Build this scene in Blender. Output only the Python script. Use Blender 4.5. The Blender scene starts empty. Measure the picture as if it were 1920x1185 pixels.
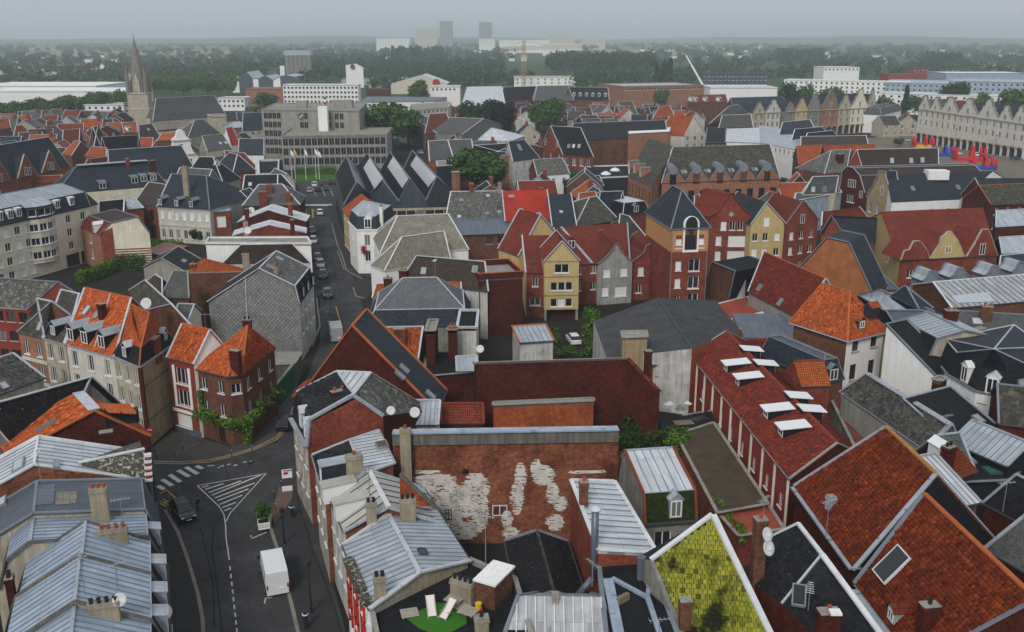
import bpy,math,random
from mathutils import Vector,Matrix
import numpy as np
SC=bpy.context.scene
COL=SC.collection
R=math.radians
rnd=random.Random(7)
# --- camera,sky,sun,exposure
CAM_H=46.0
FPX=1800.0                      # focal length for a 1920 px wide frame
YH=66.0                         # row of the true horizon in that frame
PITCH=math.atan((592.5 - YH)/FPX)
cam_d=bpy.data.cameras.new('camera')
cam_d.sensor_width=36.0
cam_d.lens=36.0*FPX/1920.0
cam_d.clip_start=0.5
cam_d.clip_end=20000.0
cam=bpy.data.objects.new('camera',cam_d)
cam.location=(0,0,CAM_H)
cam.rotation_euler=(R(90) - PITCH,0,0)
COL.objects.link(cam)
SC.camera=cam
SUN_EL,SUN_AZ=R(40),R(198)     # high,veiled by cloud; from behind the camera's left
world=bpy.data.worlds.new('World')
SC.world=world
world.use_nodes=True
wn=world.node_tree.nodes
wl=world.node_tree.links
wn.clear()
w_out=wn.new('ShaderNodeOutputWorld')
w_bg=wn.new('ShaderNodeBackground')
w_sky=wn.new('ShaderNodeTexSky')
w_sky.sky_type='NISHITA'
w_sky.sun_disc=False
w_sky.sun_elevation=SUN_EL
w_sky.sun_rotation=SUN_AZ
w_sky.air_density=1.0
w_sky.dust_density=4.0
w_sky.ozone_density=1.0
w_hs=wn.new('ShaderNodeHueSaturation')
w_hs.inputs['Saturation'].default_value=0.22      # cloud cover takes the blue out of the sky
w_mix=wn.new('ShaderNodeMix')
w_mix.data_type='RGBA'
w_mix.inputs[0].default_value=0.72
w_mix.inputs[7].default_value=(5.7,6.25,6.9,1)  # an even sheet of cloud
w_bg.inputs['Strength'].default_value=0.10
wl.new(w_sky.outputs[0],w_hs.inputs['Color'])
wl.new(w_hs.outputs[0],w_mix.inputs[6])
wl.new(w_mix.outputs[2],w_bg.inputs['Color'])
wl.new(w_bg.outputs[0],w_out.inputs['Surface'])
sun_d=bpy.data.lights.new('sun','SUN')
sun_d.energy=1.5
sun_d.angle=R(14)
sun_d.color=(1.0,0.97,0.93)
sun=bpy.data.objects.new('sun',sun_d)
sun.rotation_euler=(R(90) - SUN_EL,0,R(180) - SUN_AZ)
COL.objects.link(sun)
SC.view_settings.view_transform='Standard'
SC.view_settings.look='None'
SC.view_settings.gamma=1.0
SC.view_settings.use_curve_mapping=False
SC.view_settings.exposure=0.12
# --- pixel of the photograph -> place in the world
CT,ST=math.cos(PITCH),math.sin(PITCH)
def ray(px,py):
 u=(px - 960.0)/FPX
 v=(py - 592.5)/FPX
 return Vector((u,CT - v*ST,-(ST+v*CT)))
def P(px,py,z=0.0):
 d=ray(px,py)
 t=(z - CAM_H)/d.z
 return Vector((d.x*t,d.y*t,z))
def V(px,py,a,b):
 d=ray(px,py)
 n=Vector((-(b - a).y,(b - a).x,0))
 t=(Vector((a.x,a.y,0)) - Vector((0,0,CAM_H))).dot(n)/d.dot(n)
 p=d*t
 return Vector((p.x,p.y,p.z+CAM_H))
def ZY(p,py):
 d=ray(960,py)
 t=p.y/d.y
 return CAM_H+d.z*t
def up(p,z):
 return Vector((p.x,p.y,z))
def lerp(a,b,t):
 return a+(b - a)*t
# --- materials
MATS={}
def mat_new(name):
 m=bpy.data.materials.new(name)
 m.use_nodes=True
 nt=m.node_tree
 nt.nodes.clear()
 out=nt.nodes.new('ShaderNodeOutputMaterial')
 bs=nt.nodes.new('ShaderNodeBsdfPrincipled')
 nt.links.new(bs.outputs[0],out.inputs['Surface'])
 MATS[name]=m
 return m,nt,bs
def N(nt,t,**kw):
 n=nt.nodes.new(t)
 for k,v in kw.items():
  if k in n.inputs:
   n.inputs[k].default_value=v
  else:
   setattr(n,k,v)
 return n
def rgb(c,k=1.0):
 return (c[0]*k,c[1]*k,c[2]*k,1)
def ramp(nt,src,stops,interp='LINEAR'):
 r=nt.nodes.new('ShaderNodeValToRGB')
 r.color_ramp.interpolation=interp
 e=r.color_ramp.elements
 while len(e)<len(stops):
  e.new(0.5)
 for i,(p,c) in enumerate(stops):
  e[i].position=p
  e[i].color=c if len(c)==4 else rgb(c)
 nt.links.new(src,r.inputs[0])
 return r.outputs[0]
def mixc(nt,fac,a,b,mode='MIX'):
 m=nt.nodes.new('ShaderNodeMix')
 m.data_type='RGBA'
 m.blend_type=mode
 for i,x in ((0,fac),(6,a),(7,b)):
  if hasattr(x,'type') and hasattr(x,'links') or str(type(x)).find('NodeSocket')>=0:
   nt.links.new(x,m.inputs[i])
  elif i==0:
   m.inputs[0].default_value=x
  else:
   m.inputs[i].default_value=rgb(x) if len(x)==3 else x
 return m.outputs[2]
def noise(nt,scale,detail=4,rough=0.6,coord='World',vec=None,w=None):
 n=nt.nodes.new('ShaderNodeTexNoise')
 n.inputs['Scale'].default_value=scale
 n.inputs['Detail'].default_value=detail
 n.inputs['Roughness'].default_value=rough
 if vec is None:
  if coord=='World':
   g=nt.nodes.new('ShaderNodeNewGeometry'); vec=g.outputs['Position']
  else:
   tc=nt.nodes.new('ShaderNodeTexCoord'); vec=tc.outputs[coord]
 nt.links.new(vec,n.inputs['Vector'])
 return n.outputs['Fac']
def objrand(nt):
 return nt.nodes.new('ShaderNodeObjectInfo').outputs['Random']
def bump(nt,bs,h,strength=0.4,dist=0.03):
 b=nt.nodes.new('ShaderNodeBump')
 b.inputs['Strength'].default_value=strength
 b.inputs['Distance'].default_value=dist
 nt.links.new(h,b.inputs['Height'])
 nt.links.new(b.outputs[0],bs.inputs['Normal'])
def uvmap(nt,sx=1,sy=1,rot=0):
 tc=nt.nodes.new('ShaderNodeTexCoord')
 mp=nt.nodes.new('ShaderNodeMapping')
 mp.inputs['Scale'].default_value=(sx,sy,1)
 mp.inputs['Rotation'].default_value=(0,0,rot)
 nt.links.new(tc.outputs['UV'],mp.inputs['Vector'])
 return mp.outputs[0]
def bricks(nt,vec,c1,c2,mortar,bw,rh,ms=0.01,off=0.5,bias=0.0):
 b=nt.nodes.new('ShaderNodeTexBrick')
 b.offset=off
 b.inputs['Color1'].default_value=rgb(c1)
 b.inputs['Color2'].default_value=rgb(c2)
 b.inputs['Mortar'].default_value=rgb(mortar)
 b.inputs['Scale'].default_value=1
 b.inputs['Mortar Size'].default_value=ms
 b.inputs['Mortar Smooth'].default_value=0.1
 b.inputs['Bias'].default_value=bias
 b.inputs['Brick Width'].default_value=bw
 b.inputs['Row Height'].default_value=rh
 nt.links.new(vec,b.inputs['Vector'])
 return b
def spec(bs,rough,sp=0.3,metal=0.0):
 bs.inputs['Roughness'].default_value=rough
 bs.inputs['Specular IOR Level'].default_value=sp if rough<0.5 else sp*0.2
 bs.inputs['Metallic'].default_value=metal
def m_brick(name,c1,c2,mortar=(0.2,0.16,0.13),soot=0.5,pale=None):
 m,nt,bs=mat_new(name)
 b=bricks(nt,uvmap(nt),c1,c2,mortar,0.23,0.075,0.007)
 n1=noise(nt,0.35,5,0.65)
 n2=noise(nt,2.5,4,0.6)
 c=mixc(nt,0.75,b.outputs['Color'],ramp(nt,n2,[(0.3,(0.45,0.42,0.4)),(0.7,(1.25,1.2,1.15))]),'MULTIPLY')
 c=mixc(nt,soot,c,ramp(nt,n1,[(0.32,(0.35,0.33,0.32)),(0.62,(1.15,1.12,1.1))]),'MULTIPLY')
 if pale:
  n3=noise(nt,0.55,6,0.7)
  f=ramp(nt,n3,[(pale[0],(0,0,0)),(pale[0]+0.03,(1,1,1))])
  n4=noise(nt,9,3,0.7)
  f2=ramp(nt,n4,[(0.40,(0,0,0)),(0.5,(1,1,1))])
  f=mixc(nt,1.0,f,f2,'MULTIPLY')
  c=mixc(nt,f,c,pale[1])
 nt.links.new(c,bs.inputs['Base Color'])
 spec(bs,0.9,0.2)
 bump(nt,bs,b.outputs['Fac'],-0.5,0.015)
 return m
def m_plain(name,c,var=0.25,rough=0.8,scale=0.6,stain=0.35,sp=0.25,metal=0.0,streak=0.0):
 m,nt,bs=mat_new(name)
 n1=noise(nt,scale,6,0.65)
 n2=noise(nt,scale*7,4,0.6)
 col=mixc(nt,stain,rgb(c),ramp(nt,n1,[(0.3,(0.5,0.48,0.45)),(0.65,(1.1,1.1,1.1))]),'MULTIPLY')
 col=mixc(nt,var,col,ramp(nt,n2,[(0.3,(0.6,0.58,0.56)),(0.7,(1.2,1.2,1.2))]),'MULTIPLY')
 if streak:
  tc=nt.nodes.new('ShaderNodeNewGeometry')
  mp=nt.nodes.new('ShaderNodeMapping')
  mp.inputs['Scale'].default_value=(3.0,3.0,0.15)
  nt.links.new(tc.outputs['Position'],mp.inputs['Vector'])
  n3=noise(nt,1.0,5,0.7,vec=mp.outputs[0])
  col=mixc(nt,streak,col,ramp(nt,n3,[(0.38,(0.35,0.34,0.32)),(0.6,(1.08,1.08,1.08))]),'MULTIPLY')
 nt.links.new(col,bs.inputs['Base Color'])
 spec(bs,rough,sp,metal)
 bump(nt,bs,n2,0.15,0.02)
 return m
def m_tile(name,c1,c2,dirt=(0.05,0.035,0.03),df=0.45,bw=0.24,rh=0.30,moss=None):
 m,nt,bs=mat_new(name)
 vec=uvmap(nt)
 b=bricks(nt,vec,c1,c2,tuple(x*0.22 for x in c2),bw,rh,0.022,0.0)
 n0=noise(nt,0.25,5,0.6)
 n1=noise(nt,0.8,6,0.7)
 n2=noise(nt,6.0,3,0.6)
 c=mixc(nt,0.8,b.outputs['Color'],ramp(nt,n2,[(0.3,(0.55,0.5,0.48)),(0.7,(1.3,1.25,1.2))]),'MULTIPLY')
 c=mixc(nt,0.6,c,ramp(nt,n0,[(0.3,(0.62,0.58,0.56)),(0.7,(1.2,1.15,1.12))]),'MULTIPLY')
 c=mixc(nt,ramp(nt,n1,[(df,(0,0,0)),(df+0.35,(0.85,0.85,0.85))]),c,dirt)
 if moss:
  n3=noise(nt,3.0,5,0.75)
  c=mixc(nt,ramp(nt,n3,[(moss[0],(0,0,0)),(moss[0]+0.06,(0.8,0.8,0.8))]),c,moss[1])
 nt.links.new(c,bs.inputs['Base Color'])
 spec(bs,0.75,0.25)
 sep=nt.nodes.new('ShaderNodeSeparateXYZ'); nt.links.new(vec,sep.inputs[0])
 def saw(sock,period,shape):
  d=N(nt,'ShaderNodeMath',operation='DIVIDE'); nt.links.new(sock,d.inputs[0]); d.inputs[1].default_value=period
  f=N(nt,'ShaderNodeMath',operation='FRACT'); nt.links.new(d.outputs[0],f.inputs[0])
  if shape=='saw':
   s=N(nt,'ShaderNodeMath',operation='SUBTRACT'); s.inputs[0].default_value=1; nt.links.new(f.outputs[0],s.inputs[1]); return s.outputs[0]
  s=N(nt,'ShaderNodeMath',operation='MULTIPLY'); nt.links.new(f.outputs[0],s.inputs[0]); s.inputs[1].default_value=2*math.pi
  k=N(nt,'ShaderNodeMath',operation='SINE'); nt.links.new(s.outputs[0],k.inputs[0]); return k.outputs[0]
 a=saw(sep.outputs[1],rh,'saw'); w=saw(sep.outputs[0],bw,'sin')
 wm=N(nt,'ShaderNodeMath',operation='MULTIPLY'); nt.links.new(w,wm.inputs[0]); wm.inputs[1].default_value=0.35
 ad=N(nt,'ShaderNodeMath',operation='ADD'); nt.links.new(a,ad.inputs[0]); nt.links.new(wm.outputs[0],ad.inputs[1])
 bump(nt,bs,ad.outputs[0],0.8,0.06)
 return m
def m_geo(name,c1,c2,dirt,d0,d1,moss=None):
 m,nt,bs=mat_new(name)
 at=nt.nodes.new('ShaderNodeAttribute'); at.attribute_name='tint'
 c=ramp(nt,at.outputs['Fac'],[(0.0,tuple(x*0.6 for x in c1)),(0.1,c1),(0.85,c2),(1.0,tuple(min(1,x*1.5) for x in c2))])
 c=mixc(nt,0.55,c,ramp(nt,noise(nt,5,3,0.6),[(0.3,(0.5,0.5,0.5)),(0.7,(1.3,1.3,1.3))]),'MULTIPLY')
 c=mixc(nt,ramp(nt,noise(nt,0.5,6,0.7),[(d0,(0,0,0)),(d1,(0.85,0.85,0.85))]),c,dirt)
 if moss: c=mixc(nt,ramp(nt,noise(nt,3.5,5,0.75),[(moss[0],(0,0,0)),(moss[0]+0.05,(0.9,0.9,0.9))]),c,moss[1])
 nt.links.new(c,bs.inputs['Base Color']); spec(bs,0.72,0.3)
def m_slate(name,c1,c2,lichen=None,bw=0.28,rh=0.22,rough=0.62,sp=0.4,rot=0.0,off=0.5,ms=0.012,patch=0.5):
 m,nt,bs=mat_new(name)
 b=bricks(nt,uvmap(nt,1,1,rot),c1,c2,tuple(x*0.35 for x in c1),bw,rh,ms,off)
 n1=noise(nt,0.45,6,0.65)
 n2=noise(nt,5,4,0.65)
 c=mixc(nt,patch,b.outputs['Color'],ramp(nt,n1,[(0.3,(0.5,0.5,0.5)),(0.68,(1.35,1.33,1.3))]),'MULTIPLY')
 c=mixc(nt,0.6,c,ramp(nt,n2,[(0.3,(0.6,0.6,0.6)),(0.7,(1.3,1.3,1.3))]),'MULTIPLY')
 for lc in (lichen or []):
  n3=noise(nt,lc[0],5,0.75)
  c=mixc(nt,ramp(nt,n3,[(lc[1],(0,0,0)),(lc[1]+lc[2],(1,1,1))]),c,lc[3])
 nt.links.new(c,bs.inputs['Base Color'])
 spec(bs,rough,sp)
 bump(nt,bs,b.outputs['Fac'],-0.4,0.02)
 return m
def m_zinc(name,c,rust=None,panel=0.62,seamlen=2.4,rough=0.42,sp=0.5,dirty=0.5):
 m,nt,bs=mat_new(name)
 vec=uvmap(nt)
 b=bricks(nt,vec,tuple(x*0.86 for x in c),tuple(min(1,x*1.12) for x in c),tuple(x*0.45 for x in c),panel,seamlen,0.012,0.5)
 mp=nt.nodes.new('ShaderNodeMapping'); mp.inputs['Scale'].default_value=(2.2,0.22,1)
 nt.links.new(vec,mp.inputs['Vector'])
 n1=noise(nt,1.0,6,0.7,vec=mp.outputs[0])
 n2=noise(nt,0.6,6,0.65)
 col=mixc(nt,dirty,b.outputs['Color'],ramp(nt,n1,[(0.3,(0.6,0.6,0.6)),(0.62,(1.1,1.1,1.1))]),'MULTIPLY')
 col=mixc(nt,dirty,col,ramp(nt,n2,[(0.3,(0.62,0.62,0.62)),(0.66,(1.15,1.15,1.15))]),'MULTIPLY')
 if rust:
  mp2=nt.nodes.new('ShaderNodeMapping'); mp2.inputs['Scale'].default_value=(1.6,0.35,1); mp2.inputs['Location'].default_value=(5,3,0)
  nt.links.new(vec,mp2.inputs['Vector'])
  n3=noise(nt,1.0,7,0.75,vec=mp2.outputs[0])
  col=mixc(nt,ramp(nt,n3,[(rust,(0,0,0)),(rust+0.14,(0.85,0.85,0.85))]),col,(0.16,0.085,0.05))
 nt.links.new(col,bs.inputs['Base Color'])
 spec(bs,rough,sp,0.15)
 bump(nt,bs,n2,0.1,0.02)
 return m
def m_simple(name,c,rough=0.5,sp=0.4,metal=0.0,emit=None,jitter=0.0):
 m,nt,bs=mat_new(name)
 if jitter:
  f=objrand(nt)
  col=mixc(nt,1.0,rgb(c),ramp(nt,f,[(0.0,rgb((1 - jitter,)*3)),(1.0,rgb((1+jitter,)*3))]),'MULTIPLY')
  nt.links.new(col,bs.inputs['Base Color'])
 else:
  bs.inputs['Base Color'].default_value=rgb(c)
 spec(bs,rough,sp,metal)
 return m
m_brick('brick_red',(0.21,0.045,0.026),(0.30,0.075,0.04),(0.16,0.09,0.07))
m_brick('brick_dark',(0.072,0.017,0.012),(0.12,0.027,0.018),(0.05,0.024,0.019))
m_brick('brick_brown',(0.14,0.058,0.036),(0.20,0.085,0.05),(0.12,0.085,0.065))
m_brick('brick_orange',(0.36,0.08,0.028),(0.45,0.12,0.04),(0.25,0.12,0.07),soot=0.5)
m_brick('brick_pink',(0.32,0.135,0.075),(0.41,0.19,0.11),(0.27,0.19,0.14),soot=0.35)
m_brick('brick_old',(0.17,0.048,0.028),(0.36,0.125,0.06),(0.26,0.17,0.11),soot=0.9)
m_brick('brick_banded',(0.24,0.055,0.03),(0.32,0.085,0.045),(0.25,0.15,0.11),soot=0.3)
m_brick('limewash',(0.50,0.48,0.43),(0.6,0.57,0.52),(0.22,0.17,0.14),soot=0.45)
m_plain('limewash_white',(0.74,0.71,0.65),stain=0.45,var=0.4,scale=1.5)
m_plain('cream',(0.76,0.70,0.54),streak=0.15)
m_plain('cream_pale',(0.62,0.57,0.46),streak=0.15)
m_plain('ochre',(0.55,0.42,0.19),stain=0.25,streak=0.15)
m_plain('ochre_dirty',(0.40,0.31,0.18),stain=0.6,streak=0.4)
m_plain('peach',(0.52,0.26,0.11),stain=0.2)
m_plain('terracotta_render',(0.40,0.15,0.06),stain=0.6,streak=0.2)
m_plain('white_render',(0.84,0.83,0.80),stain=0.2,var=0.12,streak=0.12)
m_plain('white_dirty',(0.60,0.59,0.56),stain=0.7,streak=0.5)
m_plain('grey_render',(0.36,0.36,0.35),stain=0.6,streak=0.4)
m_plain('concrete',(0.33,0.315,0.28),stain=0.5,streak=0.35)
m_plain('concrete_dark',(0.17,0.16,0.14),stain=0.6,streak=0.5)
m_plain('beige_stack',(0.36,0.31,0.22),stain=0.6,streak=0.4)
m_plain('stone_pale',(0.50,0.45,0.35),stain=0.6,streak=0.4,scale=0.9)
m_plain('stone_grey',(0.27,0.26,0.235),stain=0.7,streak=0.5,scale=0.9)
m_plain('stone_white',(0.64,0.61,0.54),stain=0.4,streak=0.3)
m_plain('red_paint',(0.26,0.05,0.035),stain=0.4)
m_plain('mauve_paint',(0.2,0.05,0.06),stain=0.3)
m_tile('tile_orange',(0.36,0.085,0.027),(0.50,0.135,0.042),df=0.52)
m_tile('tile_orange_fresh',(0.52,0.12,0.035),(0.62,0.16,0.05),df=0.75)
m_tile('tile_red',(0.19,0.040,0.024),(0.28,0.064,0.035),df=0.5)
m_tile('tile_bright',(0.46,0.045,0.028),(0.54,0.06,0.035),df=0.85,bw=0.3,rh=0.34)
m_tile('tile_dark',(0.15,0.036,0.024),(0.21,0.055,0.034),df=0.52)
m_tile('tile_rust',(0.20,0.040,0.015),(0.30,0.066,0.021),dirt=(0.05,0.03,0.02),df=0.42,moss=(0.74,(0.38,0.24,0.10)))
m_tile('tile_flat_orange',(0.54,0.13,0.04),(0.58,0.15,0.05),df=0.8,bw=0.34,rh=0.36)
m_slate('slate_dark',(0.012,0.0125,0.0145),(0.026,0.027,0.030))
m_slate('slate_blue',(0.024,0.030,0.041),(0.043,0.051,0.066),patch=0.4)
m_slate('slate_grey',(0.075,0.077,0.078),(0.125,0.125,0.12))
m_slate('slate_spots',(0.010,0.0105,0.012),(0.024,0.024,0.025),[(4.5,0.655,0.02,(0.55,0.54,0.50))])
m_slate('slate_lichen',(0.07,0.07,0.068),(0.12,0.12,0.11),[(2.0,0.52,0.10,(0.26,0.25,0.20)),(6.0,0.66,0.03,(0.45,0.44,0.38))])
m_slate('slate_moss',(0.042,0.040,0.034),(0.075,0.070,0.060),[(1.2,0.5,0.15,(0.13,0.12,0.075))])
m_slate('slate_brown',(0.045,0.031,0.026),(0.076,0.053,0.043),[(3.0,0.62,0.08,(0.16,0.14,0.11))])
m_slate('slate_diamond',(0.21,0.212,0.205),(0.30,0.30,0.29),None,0.42,0.42,rot=R(45),off=0.0,ms=0.03,patch=0.35)
m_slate('slate_diamond_dark',(0.12,0.125,0.135),(0.155,0.16,0.17),None,0.42,0.42,rot=R(45),off=0.0,ms=0.025,patch=0.3)
m_slate('pebble',(0.06,0.055,0.04),(0.10,0.09,0.07),[(3.2,0.56,0.02,(0.44,0.42,0.35))])
m_slate('gravel_roof',(0.070,0.072,0.075),(0.11,0.11,0.115),[(7.0,0.62,0.06,(0.24,0.24,0.24))],bw=0.12,rh=0.12,rough=0.9,sp=0.15)
m_slate('moss_slate',(0.016,0.024,0.008),(0.035,0.05,0.012),None,rough=0.95,sp=0.1)
m_slate('fibre_cement',(0.20,0.185,0.15),(0.27,0.25,0.20),[(1.2,0.55,0.1,(0.13,0.12,0.10))],bw=0.35,rh=0.5,rough=0.95,sp=0.1,off=0)
m_geo('g_rust',(0.145,0.026,0.010),(0.235,0.046,0.014),(0.04,0.02,0.013),0.46,0.72,(0.70,(0.34,0.2,0.07)))
m_geo('g_orange',(0.36,0.070,0.020),(0.54,0.125,0.035),(0.09,0.05,0.035),0.5,0.8,(0.73,(0.2,0.15,0.09)))
m_geo('g_red',(0.14,0.025,0.015),(0.22,0.042,0.023),(0.06,0.028,0.022),0.48,0.78)
m_geo('g_slate',(0.013,0.0135,0.0155),(0.030,0.031,0.034),(0.055,0.053,0.048),0.5,0.8,(0.70,(0.28,0.27,0.24)))
m_geo('g_lichen',(0.065,0.063,0.058),(0.125,0.12,0.11),(0.17,0.155,0.12),0.48,0.72,(0.64,(0.34,0.33,0.28)))
m_zinc('zinc',(0.42,0.455,0.50))
m_zinc('zinc_white',(0.60,0.62,0.65),dirty=0.35)
m_zinc('zinc_blue',(0.37,0.45,0.56),dirty=0.55)
m_zinc('zinc_dark',(0.070,0.084,0.106),dirty=0.45)
m_zinc('zinc_rusty',(0.44,0.45,0.46),rust=0.56,dirty=0.6)
m_zinc('zinc_cream',(0.50,0.48,0.43),dirty=0.35,panel=1.1)
m_zinc('sheet_rust',(0.22,0.06,0.04),rust=0.6,panel=0.4)
m_zinc('sheet_blue',(0.13,0.15,0.19),panel=0.3)
m_plain('bitumen',(0.019,0.020,0.023),stain=0.6,rough=0.75)
m_plain('bitumen_brown',(0.085,0.062,0.042),stain=0.6,rough=0.8)
m_plain('roof_grey_flat',(0.30,0.285,0.25),stain=0.6,rough=0.9)
m_plain('roof_red_flat',(0.33,0.075,0.045),stain=0.4,rough=0.85)
m_plain('flashing',(0.50,0.53,0.57),stain=0.45,rough=0.4,sp=0.5)
m_plain('flashing_white',(0.68,0.69,0.70),stain=0.4,rough=0.45,sp=0.5)
m_plain('lead',(0.20,0.225,0.26),stain=0.4,rough=0.5)
m_plain('gutter_dark',(0.07,0.075,0.085),stain=0.3,rough=0.5)
m_plain('ridge_orange',(0.46,0.13,0.045),stain=0.5)
m_plain('ridge_lichen',(0.42,0.22,0.07),stain=0.6,scale=2)
m_plain('ridge_red',(0.24,0.06,0.035),stain=0.5)
m_plain('pot_clay',(0.36,0.085,0.04),stain=0.4)
m_plain('pot_dark',(0.035,0.028,0.026),stain=0.4)
m_plain('wood',(0.22,0.17,0.12),stain=0.5)
m_plain('wood_pale',(0.42,0.38,0.33),stain=0.4)
m_plain('asphalt',(0.068,0.068,0.071),stain=0.8,var=0.5,scale=0.22,rough=0.85)
m_plain('pavement',(0.085,0.078,0.072),stain=0.5,scale=0.4,rough=0.88)
m_plain('pavement_dark',(0.050,0.050,0.052),stain=0.4,scale=0.4,rough=0.85)
m_plain('pavement_brick',(0.16,0.11,0.085),stain=0.4,scale=0.5,rough=0.88)
m_plain('kerb_stone',(0.26,0.235,0.20),stain=0.5,scale=1.0)
m_plain('road_white',(0.62,0.62,0.60),stain=0.5,var=0.5,scale=2.0)
m_plain('road_yellow',(0.55,0.36,0.04),stain=0.5,var=0.5,scale=2.0)
m_plain('square_paving',(0.19,0.165,0.13),stain=0.4,scale=0.05)
m_plain('earth',(0.034,0.030,0.026),stain=0.5,scale=0.1,rough=0.95)
m_plain('grass',(0.055,0.13,0.020),stain=0.3,scale=0.5,rough=0.95)
m_plain('turf',(0.045,0.16,0.018),stain=0.2,scale=2,rough=0.95)
m_simple('white_frame',(0.75,0.75,0.74),0.45,jitter=0.12)
m_simple('brown_frame',(0.10,0.045,0.03),0.5)
m_simple('blue_frame',(0.05,0.17,0.28),0.5)
m_simple('green_paint',(0.035,0.16,0.09),0.5)
m_simple('dark_frame',(0.03,0.033,0.037),0.4)
m_simple('shutter_white',(0.72,0.72,0.71),0.5,jitter=0.08)
m_simple('metal_dark',(0.02,0.021,0.023),0.45)
m_simple('metal_grey',(0.33,0.34,0.36),0.4,metal=0.5)
m_simple('aluminium',(0.55,0.56,0.57),0.35,metal=0.6)
m_simple('tyre',(0.015,0.015,0.016),0.8)
m_simple('dish_white',(0.62,0.62,0.61),0.5)
m_simple('white_paint',(0.80,0.81,0.82),0.3,0.5)
m_simple('sheet_white',(0.74,0.75,0.75),0.5)
def m_glass():
 m,nt,bs=mat_new('glass')
 f=objrand(nt)
 c=ramp(nt,f,[(0.0,(0.010,0.012,0.014)),(0.55,(0.022,0.025,0.028)),(0.8,(0.06,0.065,0.07)),(1.0,(0.20,0.20,0.19))])
 nt.links.new(c,bs.inputs['Base Color'])
 spec(bs,0.08,0.6)
 m,nt,bs=mat_new('roof_glass')
 bs.inputs['Base Color'].default_value=(0.42,0.46,0.50,1); spec(bs,0.12,0.9)
 m,nt,bs=mat_new('skylight_glass')
 f=objrand(nt)
 c=ramp(nt,f,[(0.0,(0.10,0.12,0.13)),(1.0,(0.55,0.58,0.60))])
 nt.links.new(c,bs.inputs['Base Color']); spec(bs,0.08,0.9)
 m,nt,bs=mat_new('dark_glass')
 bs.inputs['Base Color'].default_value=(0.012,0.014,0.017,1); spec(bs,0.06,0.6)
m_glass()
# --- mesh helpers
def M(k):
 return MATS[k]
def mk_mesh(name,verts,faces,mat,uvs=None,smooth=False):
 me=bpy.data.meshes.new(name)
 me.from_pydata([tuple(v) for v in verts],[],faces)
 mats=mat if isinstance(mat,(list,tuple)) else [mat]
 for k in mats:
  me.materials.append(M(k))
 if uvs is not None:
  lay=me.uv_layers.new(name='UVMap')
  flat=[c for uv in uvs for c in uv]
  lay.data.foreach_set('uv',flat)
 if smooth:
  me.polygons.foreach_set('use_smooth',[True]*len(me.polygons))
 return me
def link(name,me,parent=None,mw=None):
 o=bpy.data.objects.new(name,me)
 COL.objects.link(o)
 if parent is not None:
  o.parent=parent
 if mw is not None:
  o.matrix_local=mw
 return o
def tag(o,label=None,cat=None,group=None,kind=None):
 if label: o['label']=label
 if cat: o['category']=cat
 if group: o['group']=group
 if kind: o['kind']=kind
 return o
def empty(name,loc,label,cat,group=None,rz=0.0):
 o=bpy.data.objects.new(name,None)
 o.empty_display_size=0.5
 COL.objects.link(o)
 o.location=loc
 o.rotation_euler=(0,0,rz)
 return tag(o,label,cat,group)
def box_vf(x0,x1,y0,y1,z0,z1):
 v=[(x0,y0,z0),(x1,y0,z0),(x1,y1,z0),(x0,y1,z0),(x0,y0,z1),(x1,y0,z1),(x1,y1,z1),(x0,y1,z1)]
 f=[(3,2,1,0),(4,5,6,7),(0,1,5,4),(1,2,6,5),(2,3,7,6),(3,0,4,7)]
 return v,f
class MB:
 def __init__(s):
  s.v=[]; s.f=[]
 def add(s,v,f):
  o=len(s.v)
  s.v+=[Vector(x) for x in v]
  s.f+=[tuple(i+o for i in q) for q in f]
  return s
 def box(s,x0,x1,y0,y1,z0,z1):
  return s.add(*box_vf(x0,x1,y0,y1,z0,z1))
 def tube(s,p,q,r0,r1=None,n=8,caps=True):
  p=Vector(p); q=Vector(q); r1=r0 if r1 is None else r1
  d=(q - p).normalized()
  a=d.orthogonal().normalized(); b=d.cross(a)
  v=[]
  for c,r in ((p,r0),(q,r1)):
   for i in range(n):
    t=2*math.pi*i/n
    v.append(c+a*(r*math.cos(t))+b*(r*math.sin(t)))
  f=[(i,(i+1) % n,n+(i+1) % n,n+i) for i in range(n)]
  if caps:
   f+=[tuple(range(n - 1,-1,-1)),tuple(range(n,2*n))]
  return s.add(v,f)
 def lathe(s,prof,n=12,c=(0,0,0)):
  c=Vector(c); v=[]; f=[]
  for r,z in prof:
   for i in range(n):
    t=2*math.pi*i/n
    v.append(c+Vector((r*math.cos(t),r*math.sin(t),z)))
  m=len(prof)
  for k in range(m - 1):
   for i in range(n):
    f.append((k*n+i,k*n+(i+1) % n,(k+1)*n+(i+1) % n,(k+1)*n+i))
  f.append(tuple(range(n - 1,-1,-1))); f.append(tuple((m - 1)*n+i for i in range(n)))
  return s.add(v,f)
 def mesh(s,name,mat,smooth=False):
  uv=[]
  for q in s.f:
   nrm=(s.v[q[1]] - s.v[q[0]]).cross(s.v[q[2]] - s.v[q[0]])
   ax=max(range(3),key=lambda i: abs(nrm[i]))
   for i in q:
    p=s.v[i]
    uv.append((p.y,p.z) if ax==0 else ((p.x,p.z) if ax==1 else (p.x,p.y)))
  return mk_mesh(name,s.v,s.f,mat,uv,smooth)
 def build(s,name,mat,parent=None,mw=None,smooth=False):
  return link(name,s.mesh(name,mat,smooth),parent,mw)
_cache={}
def cached(key,fn):
 if key not in _cache:
  _cache[key]=fn()
 return _cache[key]
def unit_box(mat):
 def mk():
  v,f=box_vf(0,1,-0.5,0.5,-0.5,0.5)
  return MB().add(v,f).mesh('bar',mat)
 return cached(('bar',mat),mk)
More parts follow.
